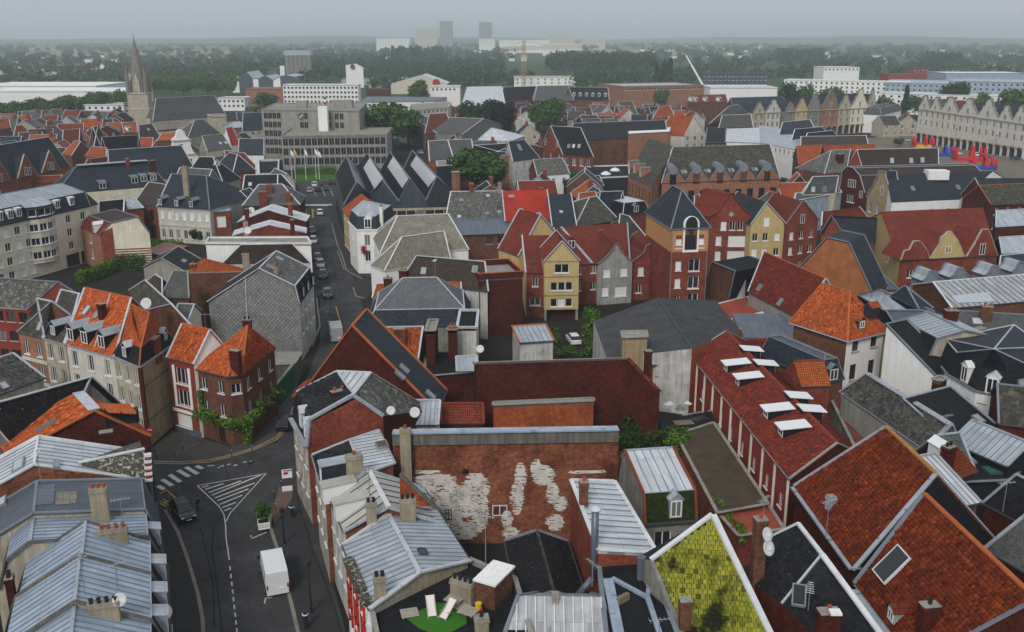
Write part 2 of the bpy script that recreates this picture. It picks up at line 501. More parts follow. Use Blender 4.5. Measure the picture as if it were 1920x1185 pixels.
def frame_mesh(w,h,mat,nx=2,ny=1,fr=0.09,dp=0.10):
 def mk():
  xs=[-w/2]
  for i in range(nx):
   a=-w/2+fr+i*(w - fr)/nx
   xs+=[a,a+(w - fr)/nx - fr]
  xs.append(w/2)
  zs=[0.0]
  for i in range(ny):
   a=fr+i*(h - fr)/ny
   zs+=[a,a+(h - fr)/ny - fr]
  zs.append(h)
  nxx,nzz=len(xs),len(zs)
  v=[(x,y,z) for y in (0,dp) for z in zs for x in xs]
  idx=lambda i,k,y: y*nxx*nzz+k*nxx+i
  f=[]
  solid=lambda i,k: 0<=i<nxx - 1 and 0<=k<nzz - 1 and not (i % 2==1 and k % 2==1)
  for k in range(nzz - 1):
   for i in range(nxx - 1):
    if solid(i,k):
     f.append((idx(i,k,0),idx(i+1,k,0),idx(i+1,k+1,0),idx(i,k+1,0)))
     if not solid(i - 1,k): f.append((idx(i,k,0),idx(i,k+1,0),idx(i,k+1,1),idx(i,k,1)))
     if not solid(i+1,k): f.append((idx(i+1,k,0),idx(i+1,k,1),idx(i+1,k+1,1),idx(i+1,k+1,0)))
     if not solid(i,k - 1): f.append((idx(i,k,0),idx(i,k,1),idx(i+1,k,1),idx(i+1,k,0)))
     if not solid(i,k+1): f.append((idx(i,k+1,0),idx(i+1,k+1,0),idx(i+1,k+1,1),idx(i,k+1,1)))
  return mk_mesh('window',v,f,mat,None)
 return cached(('fr',round(w,2),round(h,2),mat,nx,ny,fr),mk)
def pane_mesh(w,h,mat):
 def mk():
  v,f=box_vf(-w/2,w/2,0,0.02,0,h)
  return MB().add(v,f).mesh('pane',mat)
 return cached(('pane',round(w,2),round(h,2),mat),mk)
def sill_mesh(w,mat):
 return cached(('sill',round(w,2),mat),lambda: MB().box(-w/2 - 0.1,w/2+0.1,-0.14,0.02,-0.14,0).mesh('sill',mat))
# --- ground,street,pavements
def sheet(name,pts,z,mat,kind='structure',parent=None,th=None):
 v=[Vector((p[0],p[1],z)) if len(p)==3 and False else (P(p[0],p[1],0) if not isinstance(p,Vector) else p) for p in pts]
 v=[Vector((p.x,p.y,z)) for p in v]
 k=len(v)
 c=sum(v,Vector((0,0,0)))/k; c.z=0
 if th:
  vs=[p - c for p in v]+[p - c - Vector((0,0,th)) for p in v]
  fs=[tuple(range(k))]+[(i,i+k,(i+1) % k+k,(i+1) % k) for i in range(k)]
 else:
  vs=[p - c for p in v]; fs=[tuple(range(k))]
 uv=[(vs[i].x,vs[i].y) for q in fs for i in q]
 o=link(name,mk_mesh(name,vs,fs,mat,uv),parent,Matrix.Translation(c) if parent is None else Matrix.Translation(c - parent.location))
 if kind and parent is None: o['kind']=kind
 return o
BIG=9000
sheet('ground',[Vector((-BIG,-200,0)),Vector((BIG,-200,0)),Vector((BIG,BIG,0)),Vector((-BIG,BIG,0))],0.0,'earth')
street=sheet('street',[(372,1230),(330,1060),(288,960),(240,900),(240,850),(300,850),(420,856),(520,830),(548,790),(572,720),(600,640),(600,540),(580,440),(566,380),(556,345),(560,325),(640,322),(640,345),(628,390),(646,470),(676,560),(690,620),(640,700),(600,900),(600,1000),(660,1230)],0.02,'asphalt')
def kerbed(name,pts,mat,z=0.14):
 return sheet(name,pts,z,mat,th=z)
kerbed('pavement',[(288,840),(325,808),(380,824),(430,838),(470,828),(500,800),(524,764),(553,722),(562,725),(549,762),(543,790),(520,820),(480,840),(440,853),(390,866),(300,868)],'pavement')
kerbed('pavement',[(310,958),(322,962),(334,1000),(352,1050),(370,1110),(380,1160),(384,1235),(318,1235),(300,1060),(290,980)],'pavement_dark')
kerbed('pavement',[(520,912),(552,915),(566,970),(596,1060),(630,1150),(650,1235),(570,1235),(548,1140),(520,1030),(506,988),(512,950)],'pavement_dark')
kerbed('paved_bay',[(524,914),(550,912),(548,938),(516,984),(508,966)],'pavement_brick',0.17)
kerbed('pavement',[(566,655),(582,655),(600,610),(594,560),(604,555),(584,470),(570,400),(560,400),(578,500),(585,570)],'pavement_dark')
kerbed('pavement',[(615,386),(628,386),(636,420),(652,450),(664,500),(700,505),(702,520),(680,522),(650,508),(640,475),(632,458),(622,420)],'pavement_dark')
kerbed('pavement',[(668,522),(688,520),(705,535),(690,560),(676,558),(662,540)],'pavement_dark')
def strip(name,pts,w,mat,z,parent=street):
 ps=[P(x,y,0) for x,y in pts]
 vs=[]; fs=[]
 c=ps[0].copy(); c.z=0
 for i,p in enumerate(ps):
  a=ps[max(0,i - 1)]; b=ps[min(len(ps) - 1,i+1)]
  t=(b - a).normalized(); n=Vector((-t.y,t.x,0))*(w/2)
  for q,zz in ((p - n,z),(p+n,z),(p - n,0.005),(p+n,0.005)):
   vs.append(Vector((q.x,q.y,zz)) - c)
 for i in range(len(ps) - 1):
  k=i*4
  fs+=[(k,k+4,k+5,k+1),(k,k+2,k+6,k+4),(k+1,k+5,k+7,k+3)]
 fs+=[(0,1,3,2)]
 uv=[(vs[i].x,vs[i].y) for q in fs for i in q]
 o=link(name,mk_mesh(name,vs,fs,mat,uv),parent,Matrix.Translation(c - parent.location))
 return o
RM=0.026
strip('lane_line',[(370,911),(499,888)],0.12,'road_white',RM); strip('lane_line',[(370,911),(411,950)],0.12,'road_white',RM)
strip('lane_line',[(499,888),(432,962),(424,978)],0.1,'road_white',RM); strip('lane_line',[(411,950),(420,965),(423,985),(424,1010),(430,1050)],0.1,'road_white',RM)
hl=[((379,914),(391,911)),((385,918),(419,907)),((391,924),(452,902)),((397,929),(489,891)),((403,934),(477,906)),((408,939),(466,917)),((412,946),(454,929)),((417,952),(443,942)),((421,958),(433,953))]
for p,q in hl: strip('hatch_bar',[p,q],0.22,'road_white',RM)
zeb=[((296,911),(308,918)),((304,899),(323,911)),((318,890),(338,904)),((334,882),(355,894)),((349,876),(371,889)),((368,874),(380,879))]
for p,q in zeb: strip('crossing_bar',[p,q],0.5,'road_white',RM)
for p,q in (((389,874),(402,873)),((408,877),(412,877)),((426,872),(432,870)),((438,873),(445,872)),((456,867),(462,866)),((468,866),(472,865)),((413,875),(420,873))): strip('worn_mark',[p,q],0.22,'road_white',RM)
for i in range(12):
 y=1062+i*14.5; x=431+(y - 1062)*0.11
 strip('lane_dash',[(x,y),(x+0.9,y+8)],0.12,'road_white',RM)
strip('parking_line',[(312,919),(336,940)],0.14,'road_yellow',RM); strip('parking_line',[(300,926),(313,919)],0.12,'road_yellow',RM)
for p,q in (((302,940),(318,948)),((306,936),(322,945)),((300,944),(312,950)),((312,938),(308,946))): strip('road_lettering',[p,q],0.12,'road_yellow',RM)
strip('kerb_line',[(288,869),(340,870),(390,867),(440,855),(480,842),(520,824),(542,800)],0.14,'road_yellow',0.03)
strip('bay_line',[(470,1004),(472,1010),(500,998)],0.12,'road_white',RM); strip('bay_line',[(496,1132),(498,1122),(510,1121)],0.12,'road_white',RM)
strip('kerb',[(508,966),(506,988),(520,1030),(548,1140),(570,1235)],0.3,'kerb_stone',0.15); strip('kerb',[(310,958),(334,1000),(352,1050),(370,1110),(380,1160),(384,1235)],0.3,'kerb_stone',0.15)
strip('kerb',[(288,867),(340,868),(390,865),(440,853),(480,840),(520,821),(543,792),(549,764)],0.25,'kerb_stone',0.15)
strip('drain_line',[(318,866),(345,845),(372,832)],0.22,'pavement_brick',0.15)
strip('kerb',[(622,420),(632,458),(640,475),(650,508),(680,524)],0.25,'kerb_stone',0.15); strip('kerb',[(633,470),(645,505),(662,508)],0.2,'kerb_stone',0.15)
strip('kerb',[(662,540),(668,556),(684,560)],0.25,'kerb_stone',0.15); strip('kerb',[(594,560),(600,612),(585,650)],0.25,'kerb_stone',0.15)
for i in range(8): strip('crossing_bar',[(567+i*7.2,386),(569+i*7.2,383)],1.0,'road_white',RM)
for i in range(7): strip('bus_mark',[(612+i*1.0,585+i*8),(616+i*1.0,585+i*8)],0.18,'road_yellow',RM)
strip('parking_line',[(630,576),(638,604)],0.16,'road_yellow',RM); strip('parking_line',[(586,392),(587,408)],0.5,'road_yellow',RM); strip('parking_line',[(574,392),(574,408),(586,409)],0.2,'road_yellow',RM)
for x in (586,603,618): strip('parking_line',[(x,352),(x+7,368)],0.12,'road_white',RM)
for i,q in enumerate((((400,985),(398,1030),(404,1080),(412,1140),(418,1200)),((376,990),(388,1040),(400,1100),(402,1180)),((455,900),(470,870),(520,850)),((420,870),(430,900)),((612,640),(622,560),(606,470),(592,400)),((640,560),(622,480)))): strip('tar_seam',q,0.09,'bitumen',0.023)
for x,y,w in ((415,1010,0.9),(455,1090,1.4),(520,870,1.6),(350,905,1.2),(630,590,1.5)): strip('road_patch',[(x,y),(x+3,y+22)],w,'pavement_dark',0.022)
for x,y in ((448,1050),(392,955),(470,868),(360,860),(610,500)):
 o=MB().lathe([(.36,0.021),(.36,0.03),(.3,0.031)],14).build('manhole_cover','metal_dark',street,Matrix.Translation(P(x,y,0) - street.location))
sheet('square',[(1560,262),(1640,258),(1722,236),(1760,230),(2050,300),(2050,420),(1700,330)],0.02,'square_paving')
lawn=sheet('lawn',[(553,341),(628,340),(628,322),(553,323)],0.12,'grass',th=0.12)
# --- buildings
OCC=[]
class Face:
 def hit(s,px,py):
  d=ray(px,py)
  t=(s.o - Vector((0,0,CAM_H))).dot(s.n)/d.dot(s.n)
  return d*t+Vector((0,0,CAM_H))
 def at(s,u,v):
  us=[q[0] for q in s.poly]; vs=[q[1] for q in s.poly]
  return s.o+s.u*(min(us)+u*(max(us) - min(us)))+s.v*(min(vs)+v*(max(vs) - min(vs)))
 def mat(s,p,lift=0.0):
  m=Matrix.Identity(4)
  for i in range(3):
   m[i][0]=s.u[i]; m[i][1]=-s.n[i]; m[i][2]=s.v[i]; m[i][3]=p[i]+s.n[i]*lift
  return m
def newell(pts):
 n=Vector((0,0,0))
 for i,a in enumerate(pts):
  b=pts[(i+1) % len(pts)]
  n+=Vector(((a.y - b.y)*(a.z+b.z),(a.z - b.z)*(a.x+b.x),(a.x - b.x)*(a.y+b.y)))
 return n.normalized()
def W(n=2,r=1,w=1.0,h=1.5,fl=3.0,top=0.5,m=0.0,k='w',x=None,z=None,nx=2,ny=1,dx=0.0):
 return dict(n=n,r=r,w=w,h=h,fl=fl,top=top,m=m,k=k,x=x,z=z,nx=nx,ny=ny,dx=dx)
WK={'w': ('white_frame','glass'),'b': ('brown_frame','glass'),'d': ('dark_frame','dark_glass'),'s': ('white_frame','shutter_white'),
      'u': ('blue_frame','glass'),'g': ('white_frame','dark_glass'),'o': ('metal_dark','pot_dark'),'c': ('concrete','dark_glass')}
class Bld:
 def __init__(s,name,label,loc,cat='house',group=None):
  s.loc=Vector((loc[0],loc[1],0))
  s.e=empty(name,s.loc,label,cat,group)
  OCC.append(s)
  s.f={}
  s.w={}
  s.r=rnd
 def loc_m(s,p):
  return Matrix.Translation(Vector(p) - s.loc)
 def L(s,m):
  m=m.copy(); m.translation-=s.loc; return m
 def face(s,key,pts,mat,th=0.14,name='roof_slope',ref=None):
  pts=[Vector(p) for p in pts]
  n=newell(pts)
  if n.z<0:
   n=-n; pts=pts[::-1]
  F=Face()
  F.n=n
  hz=Vector((-n.y,n.x,0))
  if hz.length<0.02:
   hz=(ref if ref is not None else pts[1] - pts[0]); hz=Vector((hz.x,hz.y,0))
  F.u=hz.normalized()
  F.v=n.cross(F.u).normalized()
  if F.v.z<-1e-4:
   F.v=-F.v; F.u=-F.u
  F.o=min(pts,key=lambda p: p.z).copy()
  F.poly=[((p - F.o).dot(F.u),(p - F.o).dot(F.v)) for p in pts]
  k=len(pts)
  vs=[p - s.loc for p in pts]+[p - s.loc - n*th for p in pts]
  fs=[tuple(range(k)),tuple(range(2*k - 1,k - 1,-1))]+[(i,i+k,(i+1) % k+k,(i+1) % k) for i in range(k)]
  uv2=F.poly+F.poly
  uvs=[uv2[i] for q in fs for i in q]
  F.obj=link(name,mk_mesh(name,vs,fs,mat,uvs),s.e)
  F.mat_name=mat
  s.f[key]=F
  return F
 def bar(s,p,q,w=0.22,h=0.12,mat='flashing',name='ridge_cap',lift=0.05,parent=None):
  p=Vector(p); q=Vector(q)
  d=q - p
  L=d.length
  if L<0.05: return
  x=d/L
  y=Vector((0,0,1)).cross(x)
  y=y.normalized() if y.length>1e-4 else Vector((0,1,0))
  z=x.cross(y)
  m=Matrix.Identity(4)
  for i in range(3):
   m[i][0]=x[i]*L; m[i][1]=y[i]*w; m[i][2]=z[i]*h; m[i][3]=p[i]+z[i]*lift - s.loc[i]
  return link(name,unit_box(mat),parent or s.e,m)
 def seams(s,key,sp=0.62,w=0.05,h=0.06,mat='lead',name='seam',n=None):
  F=s.f[key]
  us=[q[0] for q in F.poly]
  u0,u1=min(us),max(us)
  cnt=n or max(1,int(round((u1 - u0)/sp)))
  for i in range(1,cnt):
   u=u0+(u1 - u0)*i/cnt
   vs=[]
   k=len(F.poly)
   for j in range(k):
    a,b=F.poly[j],F.poly[(j+1) % k]
    if (a[0] - u)*(b[0] - u)<=0 and abs(a[0] - b[0])>1e-6:
     t=(u - a[0])/(b[0] - a[0]); vs.append(a[1]+t*(b[1] - a[1]))
   if len(vs)>=2 and max(vs) - min(vs)>0.15:
    v0,v1=min(vs),max(vs)
    m=Matrix.Identity(4)
    p=F.o+F.u*u+F.v*(v0+0.02)+F.n*(h*0.5)
    for c in range(3):
     m[c][0]=F.v[c]*(v1 - v0 - 0.04); m[c][1]=F.u[c]*w; m[c][2]=F.n[c]*h; m[c][3]=p[c] - s.loc[c]
    link(name,unit_box(mat),F.obj,m)
 def wall(s,key,p,q,mat,z0=0.0,zp=None,zq=None,tops=(),wins=(),name='wall'):
  p=Vector(p); q=Vector(q)
  zp=p.z if zp is None else zp
  zq=q.z if zq is None else zq
  a=Vector((p.x,p.y,0)); b=Vector((q.x,q.y,0))
  x=(b - a); Lw=x.length
  if Lw<0.05: return
  x.normalize()
  n=Vector((x.y,-x.x,0))
  if n.dot(-a - x*(Lw/2))<0:
   p,q,zp,zq,a,b=q,p,zq,zp,b,a
   tops=[(1 - t,z) for t,z in tops][::-1]
   x=-x; n=-n
  zr=min(zp,zq)
  ops=[]
  for wd in wins:
   ws,hs=wd['w'],wd['h']
   if wd['x'] is not None:
    xs=[t*Lw for t in wd['x']]
   else:
    mm=wd['m']*Lw
    xs=[mm+(Lw - 2*mm)*(i+0.5)/wd['n'] for i in range(wd['n'])]
   if wd['z'] is not None:
    zs=list(wd['z'])
   else:
    zs=[zr - wd['top'] - hs - i*wd['fl'] for i in range(wd['r'])]
   for zz in zs:
    for xx in xs:
     if zz<z0+0.05 or xx - ws/2<0.05 or xx+ws/2>Lw - 0.05:
      continue
     ops.append((xx+wd['dx'],zz,ws,hs,wd))
  inner=[o for o in ops if o[1]+o[3]<zr - 0.02]
  keep=[]
  for o in inner:
   if all(abs(o[0] - k[0])>(o[2]+k[2])/2+0.02 or o[1]>k[1]+k[3]+0.02 or k[1]>o[1]+o[3]+0.02 for k in keep):
    keep.append(o)
  inner=keep
  xs=sorted(set([0.0,Lw]+[round(o[0] - o[2]/2,4) for o in inner]+[round(o[0]+o[2]/2,4) for o in inner]))
  zs=sorted(set([z0,zr]+[round(o[1],4) for o in inner]+[round(o[1]+o[3],4) for o in inner]))
  vs=[]; fs=[]; uv=[]
  vid={}
  def vert(u,z,dpt=0.0):
   k=(round(u,4),round(z,4),dpt)
   if k not in vid:
    vid[k]=len(vs)
    vs.append(a+x*u - n*dpt+Vector((0,0,z)) - s.loc)
   return vid[k]
  def quad(c):
   fs.append(tuple(vert(*k) for k in c)); uv.extend((k[0]+(k[2] if len(k)>2 else 0),k[1]) for k in c)
  for i in range(len(xs) - 1):
   for k in range(len(zs) - 1):
    cx,cz=(xs[i]+xs[i+1])/2,(zs[k]+zs[k+1])/2
    if any(abs(cx - o[0])<o[2]/2 and o[1]<cz<o[1]+o[3] for o in inner):
     continue
    quad([(xs[i],zs[k]),(xs[i+1],zs[k]),(xs[i+1],zs[k+1]),(xs[i],zs[k+1])])
  dp=0.2
  for o in inner:
   l,r_,b0,t0=round(o[0] - o[2]/2,4),round(o[0]+o[2]/2,4),round(o[1],4),round(o[1]+o[3],4)
   quad([(l,b0),(l,b0,dp),(l,t0,dp),(l,t0)])
   quad([(r_,b0),(r_,t0),(r_,t0,dp),(r_,b0,dp)])
   quad([(l,t0),(l,t0,dp),(r_,t0,dp),(r_,t0)])
   quad([(l,b0),(r_,b0),(r_,b0,dp),(l,b0,dp)])
  top=[(0.0,zr),(Lw,zr)]
  if zq>zr+1e-3: top.append((Lw,zq))
  for t,z in sorted(tops,key=lambda k: -k[0]):
   if z>zr: top.append((t*Lw,z))
  if zp>zr+1e-3: top.append((0.0,zp))
  if len(top)>2:
   fs.append(tuple(vert(*k) for k in top)); uv.extend(top)
  wo=link(name,mk_mesh(name,vs,fs,mat,uv),s.e)
  F=Face(); F.o=a.copy(); F.u=x; F.v=Vector((0,0,1)); F.n=n; F.obj=wo; F.poly=[(0,z0),(Lw,z0),(Lw,zr),(0,zr)]; F.L=Lw
  s.w[key]=F
  for o in ops:
   if o in inner:
    s.window(F,a+x*o[0]+Vector((0,0,o[1])),o[2],o[3],o[4],-0.13)
   elif o[1]+o[3]>=zr - 0.02:
    s.window(F,a+x*o[0]+Vector((0,0,o[1])),o[2],o[3],o[4],0.06)
  return F
 def window(s,F,p,w,h,wd,lift):
  k=wd['k']
  if k=='m':
   k='s' if rnd.random()<0.35 else 'g'
  fm,gm=WK[k]
  nx,ny=wd['nx'],wd['ny']
  if k=='s': nx,ny=1,1
  o=link('window',frame_mesh(w,h,fm,nx,ny,0.07 if w<1.3 else 0.09),s.e,s.L(F.mat(p,lift)))
  link('pane',pane_mesh(w - 0.04,h - 0.04,gm),o,Matrix.Translation((0,0.05,0.02)))
  if lift<0 and h<2.3 and fm!='metal_dark':
   link('sill',sill_mesh(w,'white_frame' if fm=='white_frame' else 'stone_pale'),o,Matrix.Translation((0,-0.13 ,0)))
  return o
 def sky(s,key,px,py,w=0.8,h=1.1,fm='metal_grey',gm='skylight_glass'):
  F=s.f[key] if isinstance(key,str) else key
  p=F.hit(px,py)
  o=link('skylight',frame_mesh(w,h,fm,1,1,0.09,0.26),s.e,s.L(F.mat(p - F.v*(h/2),0.24)))
  link('pane',pane_mesh(w - 0.05,h - 0.05,gm),o,Matrix.Translation((0,0.04,0.025)))
 def chim(s,key,px,py,w=0.9,d=0.5,h=1.6,pots=2,mat='brick_red',pm='pot_clay',rz=None,cap='concrete',ph=0.35,sink=1.2):
  if isinstance(key,Vector):
   p=key; ang=0
  else:
   F=s.f[key]
   p=F.hit(px,py)
   ang=math.atan2(F.u.y,F.u.x)
  if rz is not None: ang=R(rz)
  m=Matrix.Translation(p - s.loc) @ Matrix.Rotation(ang,4,'Z')
  hx,hy=w/2,d/2
  prof=[(hx,hy,-sink),(hx,hy,h - 0.3),(hx+0.06,hy+0.06,h - 0.27),(hx+0.06,hy+0.06,h - 0.12),(hx+0.02,hy+0.02,h - 0.1),(hx+0.02,hy+0.02,h)]
  b=MB()
  v=[]; f=[]
  for ax,ay,z in prof:
   v+=[(-ax,-ay,z),(ax,-ay,z),(ax,ay,z),(-ax,ay,z)]
  for k in range(len(prof) - 1):
   for i in range(4):
    f.append((k*4+i,k*4+(i+1) % 4,k*4+4+(i+1) % 4,k*4+4+i))
  f.append(tuple(len(v) - 4+i for i in range(4)))
  b.add(v,f)
  o=b.build('chimney',mat,s.e,m)
  c=MB().box(-hx - 0.03,hx+0.03,-hy - 0.03,hy+0.03,h+0.002,h+0.07).build('cap',cap,o)
  pmesh=cached(('pot',pm,ph),lambda: MB().lathe([(0.13,0),(0.12,ph*0.75),(0.15,ph*0.8),(0.15,ph),(0.1,ph)],8).mesh('chimney_pot',pm))
  for i in range(pots):
   t=(i+0.5)/pots*2 - 1
   link('chimney_pot',pmesh,o,Matrix.Translation((t*hx,0,h+0.07)))
  return o
 def dormer(s,key,px,py,w=1.1,h=1.5,rm='zinc',cm='slate_dark',fm='white_frame',gab=True,rh=0.5,nx=2,ov=0.12):
  F=s.f[key] if isinstance(key,str) else key
  p=F.hit(px,py) if not isinstance(px,Vector) else px
  out=Vector((F.n.x,F.n.y,0)).normalized()
  ux=Vector((-out.y,out.x,0))
  tan=math.hypot(F.n.x,F.n.y)/max(0.05,F.n.z)      # rise per metre of run
  dep=lambda z: z/tan
  m=Matrix.Identity(4)
  for i in range(3):
   m[i][0]=ux[i]; m[i][1]=-out[i]; m[i][2]=(0,0,1)[i]; m[i][3]=p[i]+out[i]*0.12 - s.loc[i]
  hw=w/2
  dep=lambda z: min(z/tan,2.6)
  y1=dep(h)+0.2
  b=MB()
  if gab:
   y2=dep(h+rh)+0.2
   v=[(-hw,0,0),(hw,0,0),(hw,0,h),(0,0,h+rh),(-hw,0,h),(-hw,y2,h),(hw,y2,h),(0,y2,h+rh),(-hw,y2,0),(hw,y2,0)]
   f=[(0,1,2,3,4),(0,4,5,8),(1,9,6,2),(8,5,7,6,9)]
   o=b.add(v,f).build('dormer',cm,s.e,m)
   for sg in (-1,1):
    ve=[(sg*(hw+ov),-ov,h - ov*rh/hw),(0,-ov,h+rh),(0,y2+0.1,h+rh),(sg*(hw+ov),y2+0.1,h - ov*rh/hw)]
    vv=[Vector(k) for k in ve]+[Vector(k)+Vector((0,0,0.07)) for k in ve]
    MB().add(vv,[(0,1,2,3),(7,6,5,4),(0,4,5,1),(1,5,6,2),(2,6,7,3),(3,7,4,0)]).build('dormer_roof',rm,o)
  else:
   zf=h; zb=h+rh
   y2=dep(zb)+0.2
   v=[(-hw,0,0),(hw,0,0),(hw,0,zf),(-hw,0,zf),(-hw,y2,zb),(hw,y2,zb),(-hw,y2,0),(hw,y2,0)]
   o=b.add(v,[(0,1,2,3),(0,3,4,6),(1,7,5,2),(6,4,5,7)]).build('dormer',cm,s.e,m)
   ve=[(-hw - ov,-ov*1.5,zf),(hw+ov,-ov*1.5,zf),(hw+ov,y2,zb),(-hw - ov,y2,zb)]
   vv=[Vector(k) for k in ve]+[Vector(k)+Vector((0,0,0.09)) for k in ve]
   MB().add(vv,[(3,2,1,0),(4,5,6,7),(0,1,5,4),(1,2,6,5),(2,3,7,6),(3,0,4,7)]).build('dormer_roof',rm,o)
  link('window',frame_mesh(w - 0.14,h - 0.2,fm,nx,1,0.1),o,Matrix.Translation((0,-0.05,0.1)))
  link('pane',pane_mesh(w - 0.2,h - 0.26,'glass'),o,Matrix.Translation((0,-0.012,0.13)))
  return o
 def box(s,name,p,sx,sy,sz,mat,rz=0.0,parent=None):
  m=Matrix.Translation(Vector(p) - s.loc) @ Matrix.Rotation(rz,4,'Z')
  return MB().box(-sx/2,sx/2,-sy/2,sy/2,0,sz).build(name,mat,parent or s.e,m)
def laid(s,key,mat,w=0.22,l=0.29,hump=0.035,jit=0.012,name='tiles'):
 F=s.f[key]; po=F.poly; k=len(po); rg=np.random.default_rng(len(po)+int(abs(F.o.x)*10))
 us=[q[0] for q in po]; vs=[q[1] for q in po]
 nu=int((max(us) - min(us))/w)+1; nv=int((max(vs) - min(vs))/l)+1
 U,V_=np.meshgrid(min(us)+(np.arange(nu)+.5)*w,min(vs)+np.arange(nv)*l)
 if hump==0: U=U+(np.arange(nv) % 2)[:,None]*w/2
 U,V_=U.ravel(),V_.ravel(); ok=np.ones(len(U),bool); sg=None
 ar=sum(po[i][0]*po[(i+1) % k][1] - po[(i+1) % k][0]*po[i][1] for i in range(k))
 for i in range(k):
  a,b=po[i],po[(i+1) % k]; L_=math.hypot(b[0] - a[0],b[1] - a[1]) or 1
  ok &= ((b[0] - a[0])*(V_+l/2 - a[1]) - (b[1] - a[1])*(U - a[0]))/L_*(1 if ar>0 else -1)>w*0.35
 U,V_=U[ok],V_[ok]; n=len(U)
 if n==0: return
 px=np.array([-.5,-.2,.2,.5])*w*.97; pz=np.array([0,1,1,0])*hump
 ju,jv,jn=rg.normal(0,jit,(3,n)); tl=rg.normal(0,jit*.5,n)
 rows=[]
 for vv,zz in ((0.0,.05),(l*1.08,.012),(0.0,.0)):
  x=U[:,None]+ju[:,None]+px[None]; y=V_[:,None]+jv[:,None]+vv+0*x; z=zz+(pz[None] if zz else pz[None]*.6)+np.abs(jn)[:,None]+tl[:,None]*px[None]/w
  rows.append(np.stack([x,y,z],2))
 A=np.concatenate(rows,1)
 o_,u_,v_,n_=[np.array(q) for q in (F.o - s.loc,F.u,F.v,F.n)]
 co=(o_+A[...,:1]*u_+A[...,1:2]*v_+A[...,2:]*n_).reshape(-1,3)
 fq=np.array([(0,1,5,4),(1,2,6,5),(2,3,7,6),(8,9,1,0),(9,10,2,1),(10,11,3,2)])
 fi=(np.arange(n)[:,None,None]*12+fq[None]).reshape(-1)
 me=bpy.data.meshes.new(name); me.vertices.add(len(co)); me.vertices.foreach_set('co',co.astype(np.float32).ravel())
 me.loops.add(len(fi)); me.loops.foreach_set('vertex_index',fi.astype(np.int32)); me.polygons.add(n*6)
 me.polygons.foreach_set('loop_start',np.arange(0,len(fi),4,dtype=np.int32)); me.polygons.foreach_set('loop_total',np.full(n*6,4,dtype=np.int32))
 me.update()
 me.attributes.new('tint','FLOAT','FACE').data.foreach_set('value',np.repeat(rg.uniform(0,1,n),6).astype(np.float32))
 me.materials.append(M(mat))
 ob=link(name,me,F.obj); ob['kind']='stuff'
def ridge_tiles(s,p,q,mat,step=0.4,r=0.17):
 n=int((q - p).length/step); d=(q - p)/n; x=d.normalized(); y=Vector((0,0,1)).cross(x).normalized(); z=x.cross(y)
 def mk():
  v=[]; f=[]
  for xx,rr in ((0,r*1.1),(step*1.1,r*.95)):
   v+=[(xx,math.cos(math.pi*i/6)*rr,math.sin(math.pi*i/6)*rr) for i in range(7)]
  return mk_mesh('ridge_tile',v,[(i,i+1,i+8,i+7) for i in range(6)]+[tuple(range(6,-1,-1))],mat)
 me=cached(('rt',mat,step,r),mk)
 for i in range(n):
  m=Matrix.Identity(4); pp=p+d*i - s.loc - z*0.03
  for c in range(3): m[c][0]=x[c]; m[c][1]=y[c]; m[c][2]=z[c]; m[c][3]=pp[c]
  link('ridge_tile',me,s.e,m @ Matrix.Rotation(rnd.uniform(-.05,.05),4,'Y') @ Matrix.Translation((0,rnd.uniform(-.015,.015),rnd.uniform(0,.02))))
